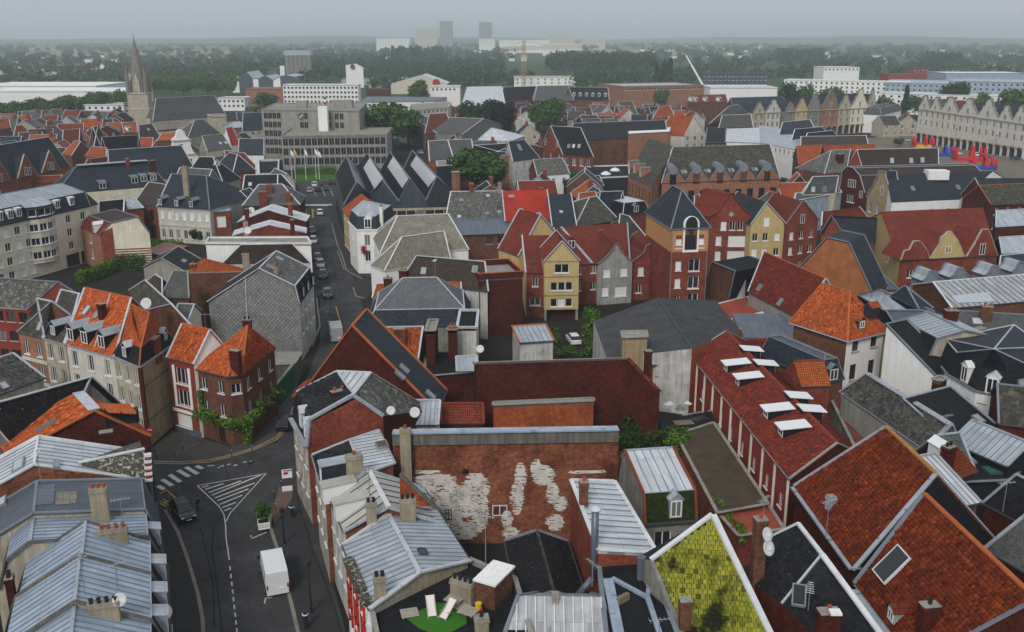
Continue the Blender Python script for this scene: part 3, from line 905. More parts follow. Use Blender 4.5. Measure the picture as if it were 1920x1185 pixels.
def house(name,label,A,B,he,D=None,C=None,roof='gx',hr=None,wall='brick_red',rm='slate_dark',t=0.5,i1=None,i2=None,o=0.25,g=0.12,
          rk='flashing',vk=None,ek='gutter_dark',wF=(),wL=(),wR=(),wB=(),wallL=None,wallR=None,wallF=None,rmB=None,hm=None,mi=0.9,um=None,ph=0.5,
          cat='house',group=None,z0=0.0,zb=0.0,cop=None,tw=0.22,pts=None,front=None):
 if pts:
  a,b,c,d=[Vector(k) for k in pts]
 else:
  a=P(A[0],A[1],he); b=P(B[0],B[1],he)
  xh=(b - a).normalized(); yh=Vector((-xh.y,xh.x,0))
  if D is None:
   D=(P(C[0],C[1],he) - a).dot(yh)
  c=b+yh*D; d=a+yh*D
 xh=(b - a).normalized(); yh=Vector((-xh.y,xh.x,0))
 Lx=(b - a).length; Dy=(d - a).length
 s=Bld(name,label,(a+c)/2,cat,group)
 s.a,s.b,s.c,s.d,s.Lx,s.Dy,s.he=a,b,c,d,Lx,Dy,he
 wallL=wallL or wall; wallR=wallR or wall; wallF=wallF or wall
 vk=vk or rk
 tL=tR=tF=tB=()
 Z=Vector((0,0,1))
 ea=lambda p,dx,dy,dz: p+xh*dx+yh*dy+Z*dz
 if hr is not None and hr>60:
  if roof in ('gx','hx','mx'): q=lerp(lerp(a,d,t),lerp(b,c,t),0.5)
  elif roof=='gy': q=lerp(a,b,t)
  elif roof=='sx': q=lerp(d,c,0.5)
  elif roof=='sy': q=lerp(b,c,0.5)
  else: q=lerp(lerp(a,b,0.5),lerp(d,c,0.5),0.5)
  hr=ZY(q,hr)
 s.hr=hr
 if roof in ('gx','gy'):
  if roof=='gx':
   r0=up(lerp(a,d,t),hr); r1=up(lerp(b,c,t),hr)
   sf=(hr - he)/(Dy*t); sb=(hr - he+zb)/(Dy*(1 - t))
   r0=ea(r0,-g,0,0); r1=ea(r1,g,0,0)
   s.face('F',[ea(a,-g,-o,-o*sf),ea(b,g,-o,-o*sf),r1,r0],rm)
   s.face('B',[ea(c,g,o,-o*sb),ea(d,-g,o,-o*sb),r0,r1],rmB or rm)
   tL=tR=[(t,hr - 0.02)]
   if ek: s.bar(ea(a,-g,-o - 0.05,-o*sf),ea(b,g,-o - 0.05,-o*sf),0.16,0.12,ek,'gutter',-0.05)
   if vk and vk!='none':
    for p,q in ((ea(a,-g,-o,-o*sf),r0),(ea(b,g,-o,-o*sf),r1),(ea(d,-g,o,-o*sb),r0),(ea(c,g,o,-o*sb),r1)):
     s.bar(p,q,tw,0.12,vk,'verge')
  else:
   r0=up(lerp(a,b,t),hr); r1=up(lerp(d,c,t),hr)
   sl=(hr - he)/(Lx*t); sr=(hr - he)/(Lx*(1 - t))
   r0=ea(r0,0,-g,0); r1=ea(r1,0,g,0)
   s.face('L',[ea(a,-o,-g,-o*sl),r0,r1,ea(d,-o,g,-o*sl)],rm)
   s.face('R',[ea(b,o,-g,-o*sr),ea(c,o,g,-o*sr),r1,r0],rmB or rm)
   tF=tB=[(t,hr - 0.02)]
   if ek:
    s.bar(ea(a,-o - 0.05,-g,-o*sl),ea(d,-o - 0.05,g,-o*sl),0.16,0.12,ek,'gutter',-0.05)
    s.bar(ea(b,o+0.05,-g,-o*sr),ea(c,o+0.05,g,-o*sr),0.16,0.12,ek,'gutter',-0.05)
   if vk and vk!='none':
    for p,q in ((ea(a,-o,-g,-o*sl),r0),(ea(b,o,-g,-o*sr),r0),(ea(d,-o,g,-o*sl),r1),(ea(c,o,g,-o*sr),r1)):
     s.bar(p,q,tw,0.12,vk,'verge')
  if rk and rk!='none': s.bar(r0,r1,tw+0.05,0.12,rk,'ridge_cap',0.04)
  s.r0,s.r1=r0,r1
 elif roof in ('hx','hy'):
  if roof=='hx':
   i1=Dy/2 if i1 is None else i1; i2=Dy/2 if i2 is None else i2
   r0=up(ea(lerp(a,d,t),i1,0,0),hr); r1=up(ea(lerp(b,c,t),-i2,0,0),hr)
   sf=(hr - he)/(Dy*t)
  else:
   i1=Lx/2 if i1 is None else i1; i2=Lx/2 if i2 is None else i2
   r0=up(ea(lerp(a,b,t),0,i1,0),hr); r1=up(ea(lerp(d,c,t),0,-i2,0),hr)
   sf=(hr - he)/max(0.5,(i1 or 1e9))
  dz=-o*min(sf,1.2)
  A2,B2,C2,D2=ea(a,-o,-o,dz),ea(b,o,-o,dz),ea(c,o,o,dz),ea(d,-o,o,dz)
  if roof=='hx':
   s.face('F',[A2,B2,r1,r0],rm); s.face('B',[C2,D2,r0,r1],rm)
   s.face('L',[D2,A2,r0],rm); s.face('R',[B2,C2,r1],rm)
   hips=((A2,r0),(B2,r1),(C2,r1),(D2,r0))
  else:
   s.face('L',[D2,A2,r0,r1],rm); s.face('R',[B2,C2,r1,r0],rm)
   s.face('F',[A2,B2,r0],rm); s.face('B',[C2,D2,r1],rm)
   hips=((A2,r0),(B2,r0),(C2,r1),(D2,r1))
  if rk and rk!='none':
   s.bar(r0,r1,tw,0.12,rk,'ridge_cap',0.04)
   for p,q in hips: s.bar(p,q,tw,0.1,rk,'hip_cap')
  if ek:
   for p,q in ((A2,B2),(B2,C2),(C2,D2),(D2,A2)): s.bar(p,q,0.18,0.12,ek,'gutter',-0.05)
  s.r0,s.r1=r0,r1
 elif roof=='mx':
  hm=hm if hm is not None else he+2.4
  A1,B1=up(ea(a,-g,mi,0),hm),up(ea(b,g,mi,0),hm)
  C1,D1=up(ea(c,g,-mi,0),hm),up(ea(d,-g,-mi,0),hm)
  r0=up(ea(lerp(a,d,t),-g,0,0),hr); r1=up(ea(lerp(b,c,t),g,0,0),hr)
  s.face('F',[ea(a,-g,-0.1,0),ea(b,g,-0.1,0),B1,A1],rm)
  s.face('U',[A1,B1,r1,r0],um or rm)
  s.face('V',[C1,D1,r0,r1],um or rm)
  s.face('B',[ea(c,g,0.1,0),ea(d,-g,0.1,0),D1,C1],rm)
  mt=mi/Dy
  tL=tR=[(mt,hm - 0.02),(t,hr - 0.02),(1 - mt,hm - 0.02)]
  if ek: s.bar(ea(a,-g,-0.2,0),ea(b,g,-0.2,0),0.3,0.16,ek,'gutter',-0.05)
  if vk and vk!='none':
   for e0,e1,e2,e3 in ((ea(a,-g,0,0),A1,D1,ea(d,-g,0,0)),(ea(b,g,0,0),B1,C1,ea(c,g,0,0))):
    rr=r0 if e0==ea(a,-g,0,0) else r1
    for p,q in ((e0,e1),(e1,rr),(e2,rr),(e3,e2)): s.bar(p,q,tw,0.14,vk,'verge')
  if rk and rk!='none':
   s.bar(r0,r1,tw,0.1,rk,'ridge_cap',0.04); s.bar(A1,B1,0.12,0.06,rk,'break_flashing',0.03)
  s.r0,s.r1=r0,r1
 elif roof=='mh':
  hm=hm if hm is not None else he+2.4
  i=[up(ea(a,mi,mi,0),hm),up(ea(b,-mi,mi,0),hm),up(ea(c,-mi,-mi,0),hm),up(ea(d,mi,-mi,0),hm)]
  q=[ea(a,-0.12,-0.12,0),ea(b,0.12,-0.12,0),ea(c,0.12,0.12,0),ea(d,-0.12,0.12,0)]
  for k,key in enumerate('FRBL'):
   s.face(key,[q[k],q[(k+1) % 4],i[(k+1) % 4],i[k]],rm)
   if ek: s.bar(q[k],q[(k+1) % 4],0.3,0.18,ek,'gutter',-0.06)
   if rk and rk!='none':
    s.bar(q[k],i[k],0.14,0.08,rk,'hip_cap'); s.bar(i[k],i[(k+1) % 4],0.16,0.08,rk,'break_flashing',0.03)
  hr=hr or hm+0.6
  if Lx>=Dy:
   k1=Dy/2 if i1 is None else i1
   r0=up(ea(lerp(a,d,.5),k1,0,0),hr); r1=up(ea(lerp(b,c,.5),-k1,0,0),hr)
   s.face('U',[i[0],i[1],r1,r0],um or rm); s.face('V',[i[2],i[3],r0,r1],um or rm)
   s.face('W',[i[3],i[0],r0],um or rm); s.face('X',[i[1],i[2],r1],um or rm)
  else:
   k1=Lx/2 if i1 is None else i1
   r0=up(ea(lerp(a,b,.5),0,k1,0),hr); r1=up(ea(lerp(d,c,.5),0,-k1,0),hr)
   s.face('U',[i[0],i[1],r0],um or rm); s.face('V',[i[2],i[3],r1],um or rm)
   s.face('W',[i[3],i[0],r0,r1],um or rm); s.face('X',[i[1],i[2],r1,r0],um or rm)
  if rk and rk!='none':
   s.bar(r0,r1,0.2,0.1,rk,'ridge_cap',0.04)
   for p,k in ((i[0],r0),(i[3],r0 if Lx>=Dy else r1),(i[1],r1 if Lx>=Dy else r0),(i[2],r1)): s.bar(p,k,0.14,0.08,rk,'hip_cap',0.03)
  s.r0,s.r1=r0,r1
 elif roof in ('sx','sy'):
  if roof=='sx':
   c2,d2=up(c,hr),up(d,hr)
   sf=(hr - he)/Dy
   s.face('F',[ea(a,-g,-o,-o*sf),ea(b,g,-o,-o*sf),ea(c2,g,0.1,0),ea(d2,-g,0.1,0)],rm)
   if vk and vk!='none':
    for p,q in ((ea(a,-g,-o,-o*sf),ea(d2,-g,0,0)),(ea(b,g,-o,-o*sf),ea(c2,g,0,0)),(ea(d2,-g,0,0),ea(c2,g,0,0))): s.bar(p,q,tw,0.12,vk,'verge')
   if ek: s.bar(ea(a,-g,-o,-o*sf),ea(b,g,-o,-o*sf),0.16,0.12,ek,'gutter',-0.05)
   s.c2,s.d2=c2,d2
   b2=b
  else:
   b2,c2=up(b,hr),up(c,hr)
   d2=d
   s.face('F',[ea(a,-o,-g,0),ea(b2,0.1,-g,0),ea(c2,0.1,g,0),ea(d,-o,g,0)],rm)
   if vk and vk!='none':
    for p,q in ((a,b2),(b2,c2),(c2,d),(d,a)): s.bar(p,q,tw,0.12,vk,'verge')
  s.wall('F',a,b2,wallF,z0,wins=wF); s.wall('R',b2,c2,wallR,z0,wins=wR)
  s.wall('B',c2,d2,wall,z0,wins=wB); s.wall('L',d2,a,wallL,z0,wins=wL)
  return s
 elif roof=='flat':
  s.face('F',[a,b,c,d],rm,0.3,'flat_roof',ref=b - a)
  for p,q,wm in ((a,b,wallF),(b,c,wallR),(c,d,wall),(d,a,wallL)):
   if ph>0:
    s.bar(p,q,0.3,ph,wm if cop is None else wm,'parapet',ph/2+0.01)
    s.bar(p,q,0.36,0.07,rk or wm,'coping',ph+0.05)
 s.wall('F',a,b,wallF,z0,tops=tF,wins=wF)
 s.wall('R',b,c,wallR,z0,tops=tR,wins=wR)
 s.wall('B',d,c,wall,z0,tops=tB,wins=wB)
 s.wall('L',a,d,wallL,z0,tops=tL,wins=wL)
 return s
def gable(name,label,A,zA,B,zB,mids,far=None,D=8.0,wall='brick_red',rm='slate_dark',wF=(),wL=(),wR=(),wallL=None,wallR=None,wallF=None,
          rk='flashing',vk=None,ek='gutter_dark',o=0.2,g=0.12,tw=0.24,cat='house',group=None,z0=0.0,s=None):
 a=P(A[0],A[1],zA); b=P(B[0],B[1],zB)
 ms=[V(x,y,a,b) for x,y in mids]
 xh=Vector((b.x - a.x,b.y - a.y,0)); Lx=xh.length; xh.normalize()
 if far:
  i,fx,fy=far
  q=P(fx,fy,ms[i].z); fd=Vector((q.x - ms[i].x,q.y - ms[i].y,0))
 else:
  fd=Vector((-xh.y,xh.x,0))*D
 fu=fd.normalized()
 if s is None:
  s=Bld(name,label,(a+b)/2+fd/2,cat,group)
 pr=[a]+ms+[b]
 n=len(pr) - 1
 mats=rm if isinstance(rm,(list,tuple)) else [rm]*n
 vk=vk or rk
 ex=list(pr)
 d0=(pr[0] - pr[1]).normalized(); ex[0]=pr[0]+d0*o
 d1=(pr[-1] - pr[-2]).normalized(); ex[-1]=pr[-1]+d1*o
 for i in range(n):
  p0,p1=ex[i] - fu*g,ex[i+1] - fu*g
  p2,p3=ex[i+1]+fd+fu*g,ex[i]+fd+fu*g
  s.face('S%d' % i,[p0,p1,p2,p3],mats[i])
  if vk!='none':
   s.bar(p0,p1,tw,0.14,vk,'verge'); s.bar(p3,p2,tw,0.14,vk,'verge')
  if i and rk!='none':
   s.bar(p0,p3,tw,0.12,rk,'ridge_cap',0.04)
 s.f['L']=s.f['S0']; s.f['R']=s.f['S%d' % (n - 1)]
 if ek:
  s.bar(ex[0] - fu*g,ex[0]+fd+fu*g,0.18,0.12,ek,'gutter',-0.06)
  s.bar(ex[-1] - fu*g,ex[-1]+fd+fu*g,0.18,0.12,ek,'gutter',-0.06)
 tops=[((m - a).dot(xh)/Lx,m.z - 0.04) for m in ms]
 s.wall('F',a,b,wallF or wall,z0,tops=tops,wins=wF)
 s.wall('B',a+fd,b+fd,wall,z0,tops=tops)
 s.wall('L',a,a+fd,wallL or wall,z0,wins=wL)
 s.wall('R',b,b+fd,wallR or wall,z0,wins=wR)
 s.pr,s.fd,s.a,s.b,s.c,s.d=pr,fd,a,b,b+fd,a+fd
 return s
def slope(name,label,A,B,R0,R1,he,hr,hip=(0,0),bk=1.0,wall='brick_red',rm='slate_dark',rmB=None,wF=(),wL=(),wR=(),wallL=None,wallR=None,wallF=None,
          rk='flashing',vk=None,ek='gutter_dark',o=0.2,g=0.12,tw=0.24,cat='house',group=None,z0=0.0,hb=None):
 a=P(A[0],A[1],he); b=P(B[0],B[1],he)
 r0=P(R0[0],R0[1],hr); r1=P(R1[0],R1[1],hr)
 hb=he if hb is None else hb
 e_=Vector((b.x - a.x,b.y - a.y,0)).normalized(); m_=(r0+r1)/2; l_=(r1 - r0).length/2
 if (r1 - r0).dot(e_)<0: l_=-l_
 r0,r1=m_ - e_*l_,m_+e_*l_
 rd=Vector((r1.x - r0.x,r1.y - r0.y,0))
 if rd.length<0.3: rd=Vector((b.x - a.x,b.y - a.y,0))
 rd.normalize()
 nn=Vector((-rd.y,rd.x,0))
 def refl(p,r,h):
  q=Vector((p.x - r.x,p.y - r.y,0))
  if h: q2=rd*q.dot(rd) - nn*(q.dot(nn)*bk)
  else: q2=-q*bk
  return Vector((r.x+q2.x,r.y+q2.y,hb))
 d=refl(a,r0,hip[0]); c=refl(b,r1,hip[1])
 s=Bld(name,label,(a+b+c+d)/4,cat,group)
 s.a,s.b,s.c,s.d,s.r0,s.r1=a,b,c,d,r0,r1
 vk=vk or rk
 def ext(p,r,k):
  e=(p - r).normalized(); return p+e*k
 xh=(b - a).normalized()
 oa,ob,oc,od=ext(a,r0,o),ext(b,r1,o),ext(c,r1,o),ext(d,r0,o)
 ga=Vector((0,0,0)) if hip[0] else -rd*(g if rd.dot(xh)>0 else -g)
 gb=Vector((0,0,0)) if hip[1] else rd*(g if rd.dot(xh)>0 else -g)
 s.face('F',[oa+ga,ob+gb,r1+gb,r0+ga] if (r1 - r0).length>0.05 else [oa,ob,r0],rm)
 s.face('B',[oc+gb,od+ga,r0+ga,r1+gb] if (r1 - r0).length>0.05 else [oc,od,r0],rmB or rm)
 tl,tr=(),()
 if hip[0]: s.face('L',[od,oa,r0],rm)
 else: tl=[(1/(1+bk),hr - 0.04)]
 if hip[1]: s.face('R',[ob,oc,r1],rm)
 else: tr=[(1/(1+bk),hr - 0.04)]
 if rk!='none': s.bar(r0+ga,r1+gb,tw,0.12,rk,'ridge_cap',0.04)
 if vk!='none':
  for p,q,h in ((oa+ga,r0+ga,hip[0]),(od+ga,r0+ga,hip[0]),(ob+gb,r1+gb,hip[1]),(oc+gb,r1+gb,hip[1])):
   s.bar(p,q,tw,0.14,vk if not h else (rk if rk!='none' else vk),'hip_cap' if h else 'verge')
 if ek:
  s.bar(oa+ga,ob+gb,0.18,0.13,ek,'gutter',-0.06)
  if hip[1]: s.bar(ob,oc,0.18,0.13,ek,'gutter',-0.06)
  if hip[0]: s.bar(od,oa,0.18,0.13,ek,'gutter',-0.06)
 s.wall('F',a,b,wallF or wall,z0,wins=wF)
 s.wall('B',d,c,wall,z0)
 s.wall('L',a,d,wallL or wall,z0,tops=tl,wins=wL)
 s.wall('R',b,c,wallR or wall,z0,tops=tr,wins=wR)
 return s
def rowmx(name,label,n,f,hm,mi,he,D,hr,t=0.5,**kw):
 pn,pf=P(n[0],n[1],hm),P(f[0],f[1],hm)
 x=(pf - pn).normalized(); y=Vector((-x.y,x.x,0))
 a=up(pn - y*mi,he); b=up(pf - y*mi,he)
 return house(name,label,None,None,he,pts=[a,b,b+y*D,a+y*D],roof='mx',hm=hm,mi=mi,hr=hr,t=t,**kw)
def flat(name,label,pts,z,mat='bitumen',wall='brick_red',th=0.3,ph=0.0,cop='flashing',wins=None,z0=0.0,cat='house',group=None,pmat=None):
 ps=[P(p[0],p[1],p[2] if len(p)>2 else z) for p in pts]
 cen=sum(ps,Vector((0,0,0)))/len(ps)
 s=Bld(name,label,cen,cat,group)
 s.face('F',ps,mat,th,'flat_roof',ref=ps[1] - ps[0])
 k=len(ps)
 for i in range(k):
  p,q=ps[i],ps[(i+1) % k]
  s.wall('W%d' % i,p - Vector((0,0,0.02)),q - Vector((0,0,0.02)),wall,z0,wins=(wins or {}).get(i,()))
  if ph>0:
   s.bar(p,q,0.26,ph,pmat or wall,'parapet',ph/2+0.01)
  if cop: s.bar(p,q,0.34,0.08,cop,'coping',ph+0.045)
 s.ps=ps
 return s
def front_gable(s,A,B,z,outline,D,mat,rm,coping='stone_pale',wins=(),apex=None):
 a=P(A[0],A[1],z); b=P(B[0],B[1],z)
 pts=[a]+[V(x,y,a,b) for x,y in outline]+[b]
 xh=(b - a).normalized(); nn=Vector((-xh.y,xh.x,0))
 if nn.y<0: nn=-nn
 k=len(pts)
 th=0.3
 off=-nn*0.12
 vs=[p+off - s.loc for p in pts]+[p+off+nn*th - s.loc for p in pts]
 fs=[tuple(range(k)),tuple(range(2*k - 1,k - 1,-1))]+[(i,(i+1) % k,(i+1) % k+k,i+k) for i in range(k)]
 loc=[((p - a).dot(xh),p.z) for p in pts]
 uvs=[(loc[i % k]) for q in fs for i in q]
 o=link('front_gable',mk_mesh('front_gable',vs,fs,mat,uvs),s.e)
 for i in range(k - 1):
  if coping: s.bar(pts[i]+off+nn*0.15,pts[i+1]+off+nn*0.15,0.42,0.1,coping,'coping',0.03,o)
 ap=max(pts,key=lambda p: p.z)
 if rm:
  zt=apex if apex else ap.z - 0.5
  m=up(lerp(a,b,((ap - a).dot(xh))/(b - a).length),zt)
  for e,key in ((a,'l'),(b,'r')):
   s.face('fg'+key+str(len(s.f)),[e+nn*0.1,m+nn*0.1,m+nn*D,e+nn*D],rm,0.1)
 F=Face(); F.o=a.copy(); F.u=xh; F.v=Vector((0,0,1)); F.n=-nn; F.poly=[(0,0),(1,0),(1,1)]; F.obj=o
 for (px,py,w,h,k2) in wins:
  p=V(px,py,a+off,b+off)
  s.window(F,p - Vector((0,0,h/2)),w,h,W(k=k2),0.05)
 return o
def wwin(s,key,wins):
 F=s.w[key]
 for (px,py,w,h,k) in wins:
  d=ray(px,py)
  t=(F.o - Vector((0,0,CAM_H))).dot(F.n)/d.dot(F.n)
  p=d*t+Vector((0,0,CAM_H))
  s.window(F,p - Vector((0,0,h/2)),w,h,W(k=k),0.05)
def quad(s,key,pts,mat,**kw):
 return s.face(key,[P(*p) for p in pts],mat,**kw)
# --- near left: zinc-roofed row along the street
PB='house'
s=rowmx('zinc_roof_house','terraced house with blue-grey zinc roof at the bottom left edge, aerials on its ridge',(283,1245),(282,1163),8.4,0.8,6.2,10.4,10.6,rm='slate_dark',um='zinc_blue',wall='stone_pale',rk='zinc',vk='concrete_dark',wF=[W(3,2)])
s.seams('U'); s.seams('V')
s=rowmx('zinc_roof_house','terraced house with blue zinc roof, four dark chimney pots and a satellite dish',(283,1161),(282,1077),8.6,0.8,6.4,10.4,11.0,rm='slate_dark',um='zinc_blue',wall='stone_pale',rk='zinc',vk='concrete_dark',wF=[W(2,2)],wallR='concrete_dark')
s.seams('U',0.66); s.seams('V',0.66)
s.dormer('F',s.f['F'].at(0.25,0.1),0,1.2,1.5,'zinc','zinc',gab=False,rh=0.25)
s.dormer('F',s.f['F'].at(0.75,0.1),0,1.2,1.5,'zinc','zinc',gab=False,rh=0.25)
s.chim('U',195,1146,1.9,0.5,0.6,4,'beige_stack','pot_dark',rz=14)
s=rowmx('zinc_roof_house','terraced house with pale blue zinc roof beside the dark car, pots on its far wall',(282,1075),(281,1014),8.6,0.8,6.4,10.2,11.0,rm='slate_dark',um='zinc_blue',wall='stone_pale',rk='zinc',vk='concrete_dark',wF=[W(2,2)])
s.seams('U',0.8); s.seams('V',0.8)
s.dormer('F',s.f['F'].at(0.5,0.1),0,1.2,1.5,'zinc','zinc',gab=False,rh=0.25)
s.chim('U',213,1010,2.0,0.5,0.8,4,'beige_stack','pot_clay',rz=16)
s.chim('V',22,1115,0.8,0.5,1.4,2,'brick_dark','pot_dark')
s=rowmx('zinc_roof_house','house with low blue zinc roof behind the beige chimney, long seams',(277,1004),(273,955),9.0,0.7,6.8,11.2,10.2,t=0.78,rm='slate_dark',um='zinc_blue',wall='stone_pale',rk='zinc',vk='concrete_dark',wF=[W(2,2)])
s.seams('U',0.55); s.seams('V',0.55)
s.dormer('F',s.f['F'].at(0.5,0.1),0,1.0,1.4,'zinc','zinc',gab=False,rh=0.25)
s.sky('V',22,988,1.5,1.1)
s=rowmx('dark_roof_house','house with navy sheet roof and tall beige chimney with clay pots',(272,954),(265,899),9.4,0.7,7.0,12.0,10.7,t=0.72,rm='zinc_dark',um='zinc_dark',wall='stone_pale',rk='lead',vk='lead',wF=[W(2,2)])
s.chim('U',190,966,1.25,0.55,2.3,3,'beige_stack','pot_clay',rz=12)
s.face('patch1',[s.f['U'].hit(*q)+s.f['U'].n*0.05 for q in ((64,913),(103,908),(101,945),(63,948))],'sheet_blue',0.04,'roof_patch')
s.face('patch2',[s.f['U'].hit(*q)+s.f['U'].n*0.05 for q in ((105,923),(144,922),(143,944),(103,947))],'fibre_cement',0.04,'roof_patch')
s.sky('V',5,943,1.6,0.8)
s=rowmx('white_zinc_house','house with white zinc gable roof and pebbled cross gable with brick quoins',(264,897),(259,846),8.8,0.6,6.6,15.5,11.6,t=0.56,rm='slate_dark',um='zinc_white',wall='brick_old',rk='flashing_white',vk='flashing_white',wF=[W(2,2)])
s.seams('U',0.8); s.seams('V',0.8)
s.sky('V',36,873,2.2,1.0); s.sky('U',105,872,1.6,0.5)
p0,p1,p2=P(147,868,10.75),P(271,842,10.75),P(274,902,8.7)
s.face('cross',[p0,p1,p2],'pebble'); s.face('cross_back',[p0,p1,P(262,826,8.7)],'pebble')
s.bar(p0,p1,0.3,0.14,'flashing_white','ridge_cap')
s.wall('X',p2,P(262,826,8.7),'brick_red',0,tops=[(0.5,10.6)])
qd=(p2 - p1); qd.z=0
for i in range(9):
 q=p2+Vector((0.12,-0.05,0))
 m_='flashing_white' if i % 2==0 else 'brick_red'
 s.box('quoin',up(lerp(p2,p1,0.0+i*0.1)+Vector((0.25,0,0)),8.75+i*0.19),0.62 if i % 2==0 else 0.5,0.55,0.2,m_,R(20))
s=gable('orange_roof_house','brick gable house with bright orange tiles and a zinc strip along its ridge',(16,855),8.4,(279,815),8.6,[(177,769)],(0,147,737),wall='brick_dark',rm='tile_flat_orange',rk='zinc',vk='ridge_orange',tw=0.34)
s.bar(s.pr[1],s.pr[1]+s.fd,1.1,0.1,'zinc_white','ridge_cap',0.1)
laid(s,'L','g_orange',.33,.36,.02); laid(s,'R','g_orange',.33,.36,.02)
s.sky('L',87,800,0.6,2.0)
s.chim(P(204,852,8.2),0,0,1.15,0.7,2.3,0,'brick_dark',rz=24)
zq=11.3
s.face('shed',[P(181,756,zq+0.6),P(243,757,zq),P(257,773,zq),P(204,770,zq+0.6)],'tile_flat_orange',0.2)
s.box('dormer_cheek',up((P(205,770,zq)+P(250,768,zq))/2,zq - 1.3),3.0,1.0,1.25,'slate_dark',R(24))
s=slope('spotted_slate_house','house with black slate roof speckled white with lichen, at the left edge',(-70,846),(223,757),(-40,762),(172,709),8.6,12.6,wall='stone_grey',rm='slate_spots',rk='flashing',ek='zinc')
laid(s,'F','g_slate',.3,.26,0); s.sky('F',37,811,0.8,0.9)
s=slope('lichen_roof_house','low house with lichen-crusted slate roof cut by the left edge',(-70,762),(81,707),(-40,683),(24,663),8.0,10.6,wall='stone_pale',rm='slate_lichen',rk='flashing')
laid(s,'F','g_lichen',.3,.26,0); s.sky('F',7,724,0.8,1.0)
# --- terrace beyond the junction
s=slope('terrace_house','terrace house with mossy slate roof and brick and white stone window bays',(35,621),(82,632),(62,568),(103,557),10.0,13.9,wall='brick_pink',rm='slate_moss',wF=[W(2,3,0.95,1.9,3.0,0.9)],vk='zinc',wallL='brick_brown')
s.sky('F',76,612,0.7,1.1)
for zz in (6.6,3.6):
 s.bar(up(s.a,zz)+Vector((0.1,-0.2,0)),up(s.b,zz)+Vector((0.1,-0.2,0)),0.1,0.45,'stone_white','string_course',0)
s=slope('terrace_house','grimy rendered terrace house with slate roof and one white dormer',(82,632),(122,643),(110,545),(153,549),10.0,14.0,wall='stone_pale',rm='slate_moss',wF=[W(2,3,0.95,1.9,3.0,0.7)],ek='zinc')
s.dormer('F',102,629,1.0,1.4,'zinc','slate_dark')
s=slope('terrace_house','pale stone terrace house with orange tile roof, three dormers and two skylights',(122,642),(214,667),(155,541),(250,557),10.0,15.0,wall='stone_white',rm='tile_orange',rk='ridge_orange',vk='flashing',wF=[W(3,3,1.05,2.0,3.0,0.8,k='w')],wallR='brick_orange',ek='zinc')
laid(s,'F','g_orange')
for x,y in ((135,639),(161,645),(193,653)): s.dormer('F',x,y,1.3,1.7,'zinc','slate_dark',rh=0.6)
s.sky('F',163,583,0.8,1.4); s.sky('F',184,589,0.8,1.4)
s.chim('F',193,596,0.9,0.7,1.8,0,'brick_dark')
s.bar(s.f['F'].hit(207,551),s.f['F'].hit(178,650),0.12,0.1,'flashing','roof_joint')
a,b,c=P(213,666,10),P(262,687,10),P(327,641,10)
s=house('corner_house','corner house with slate and orange tile mansard and a blank yellowish gable wall',None,None,10.0,pts=[a,b,c,a+(c - b)*0.95],roof='mh',hm=11.9,mi=0.8,hr=15.0,i1=3.4,wall='stone_pale',wallR='ochre_dirty',rm='slate_dark',um='tile_orange',rk='ridge_orange',ek='zinc',wF=[W(3,3,0.95,1.8,3.0,0.7)])
laid(s,'U','g_orange'); laid(s,'X','g_orange')
s.dormer('F',236,670,0.95,1.4,'zinc_white','slate_dark')
s.dormer('R',310,642,0.95,1.4,'zinc_white','slate_dark')
s.chim('R',293,662,1.6,0.7,1.9,0,'brick_red')
for z_ in (7.4,3.2): s.bar(up(b,z_)+Vector((0.1,0,0)),up(c,z_)+Vector((0.1,0,0)),0.06,0.12,'concrete_dark','string_course',0)
s.bar(up(b,0)+Vector((0.05,-0.1,0)),up(b,9.9)+Vector((0.05,-0.1,0)),0.4,0.4,'brick_dark','corner_pier',0)
s=slope('red_front_house','narrow red house with one tall white window frame and orange roof',(315,668),(363,680),(343,607),(393,618),9.5,13.0,wall='red_paint',rm='tile_orange',rk='ridge_orange',vk='flashing_white',wallR='white_render',wF=[W(1,1,2.2,2.0,z=[6.4],k='w',nx=3),W(1,1,2.2,2.0,z=[3.6],k='w',nx=3),W(1,1,2.6,1.6,z=[0.9],k='s',dx=-0.4)])
s.bar(up(s.a,0.45)+Vector((0.02,-0.1,0)),up(s.b,0.45)+Vector((0.02,-0.1,0)),0.1,0.8,'sheet_blue','plinth',0)
s.bar(up(s.a,2.9)+Vector((0.02,-0.1,0)),up(s.b,2.9)+Vector((0.02,-0.1,0)),0.14,0.35,'white_render','shop_fascia',0)
laid(s,'F','g_orange')
fx=(s.b - s.a).normalized()
for t_ in (0.18,0.78):
 q=lerp(s.a,s.b,t_) - Vector((-fx.y,fx.x,0))*0.04
 s.bar(up(q,3.4),up(q,8.6),0.16,0.3,'white_render','window_surround',0)
s.chim('F',420,640,0.6,0.6,2.0,0,'white_render') if False else None
pa,pb,pb2,pc=P(365,688,8.8),P(428,703,8.8),P(453,699,8.8),P(514,651,8.8)
pd=pa+(pc - pb2)*0.75
s=Bld('corner_house','brick corner house with orange hipped roof and a vine along its walls',(pa+pc)/2)
ap=P(464,611,12.9)
cyc=[pa,pb,pb2,pc,pd]
for i in range(5):
 p,q=cyc[i],cyc[(i+1) % 5]
 e=lambda k: k+(k - ap).normalized()*0.3
 s.face('F%d' % i,[e(p),e(q),ap],'tile_orange')
 s.bar(e(p),ap,0.2,0.12,'ridge_orange','hip_cap'); s.bar(e(p),e(q),0.18,0.13,'gutter_dark','gutter',-0.06)
 s.wall('W%d' % i,p,q,'brick_brown',0,wins=[[W(2,2,0.95,1.5,2.9,1.0),W(1,1,1.0,2.3,z=[0.05],k='o',dx=0.9)],[W(1,1,1.1,1.2,2.9,1.2)],[W(3,2,0.95,1.5,2.9,1.0)],[],[]][i])
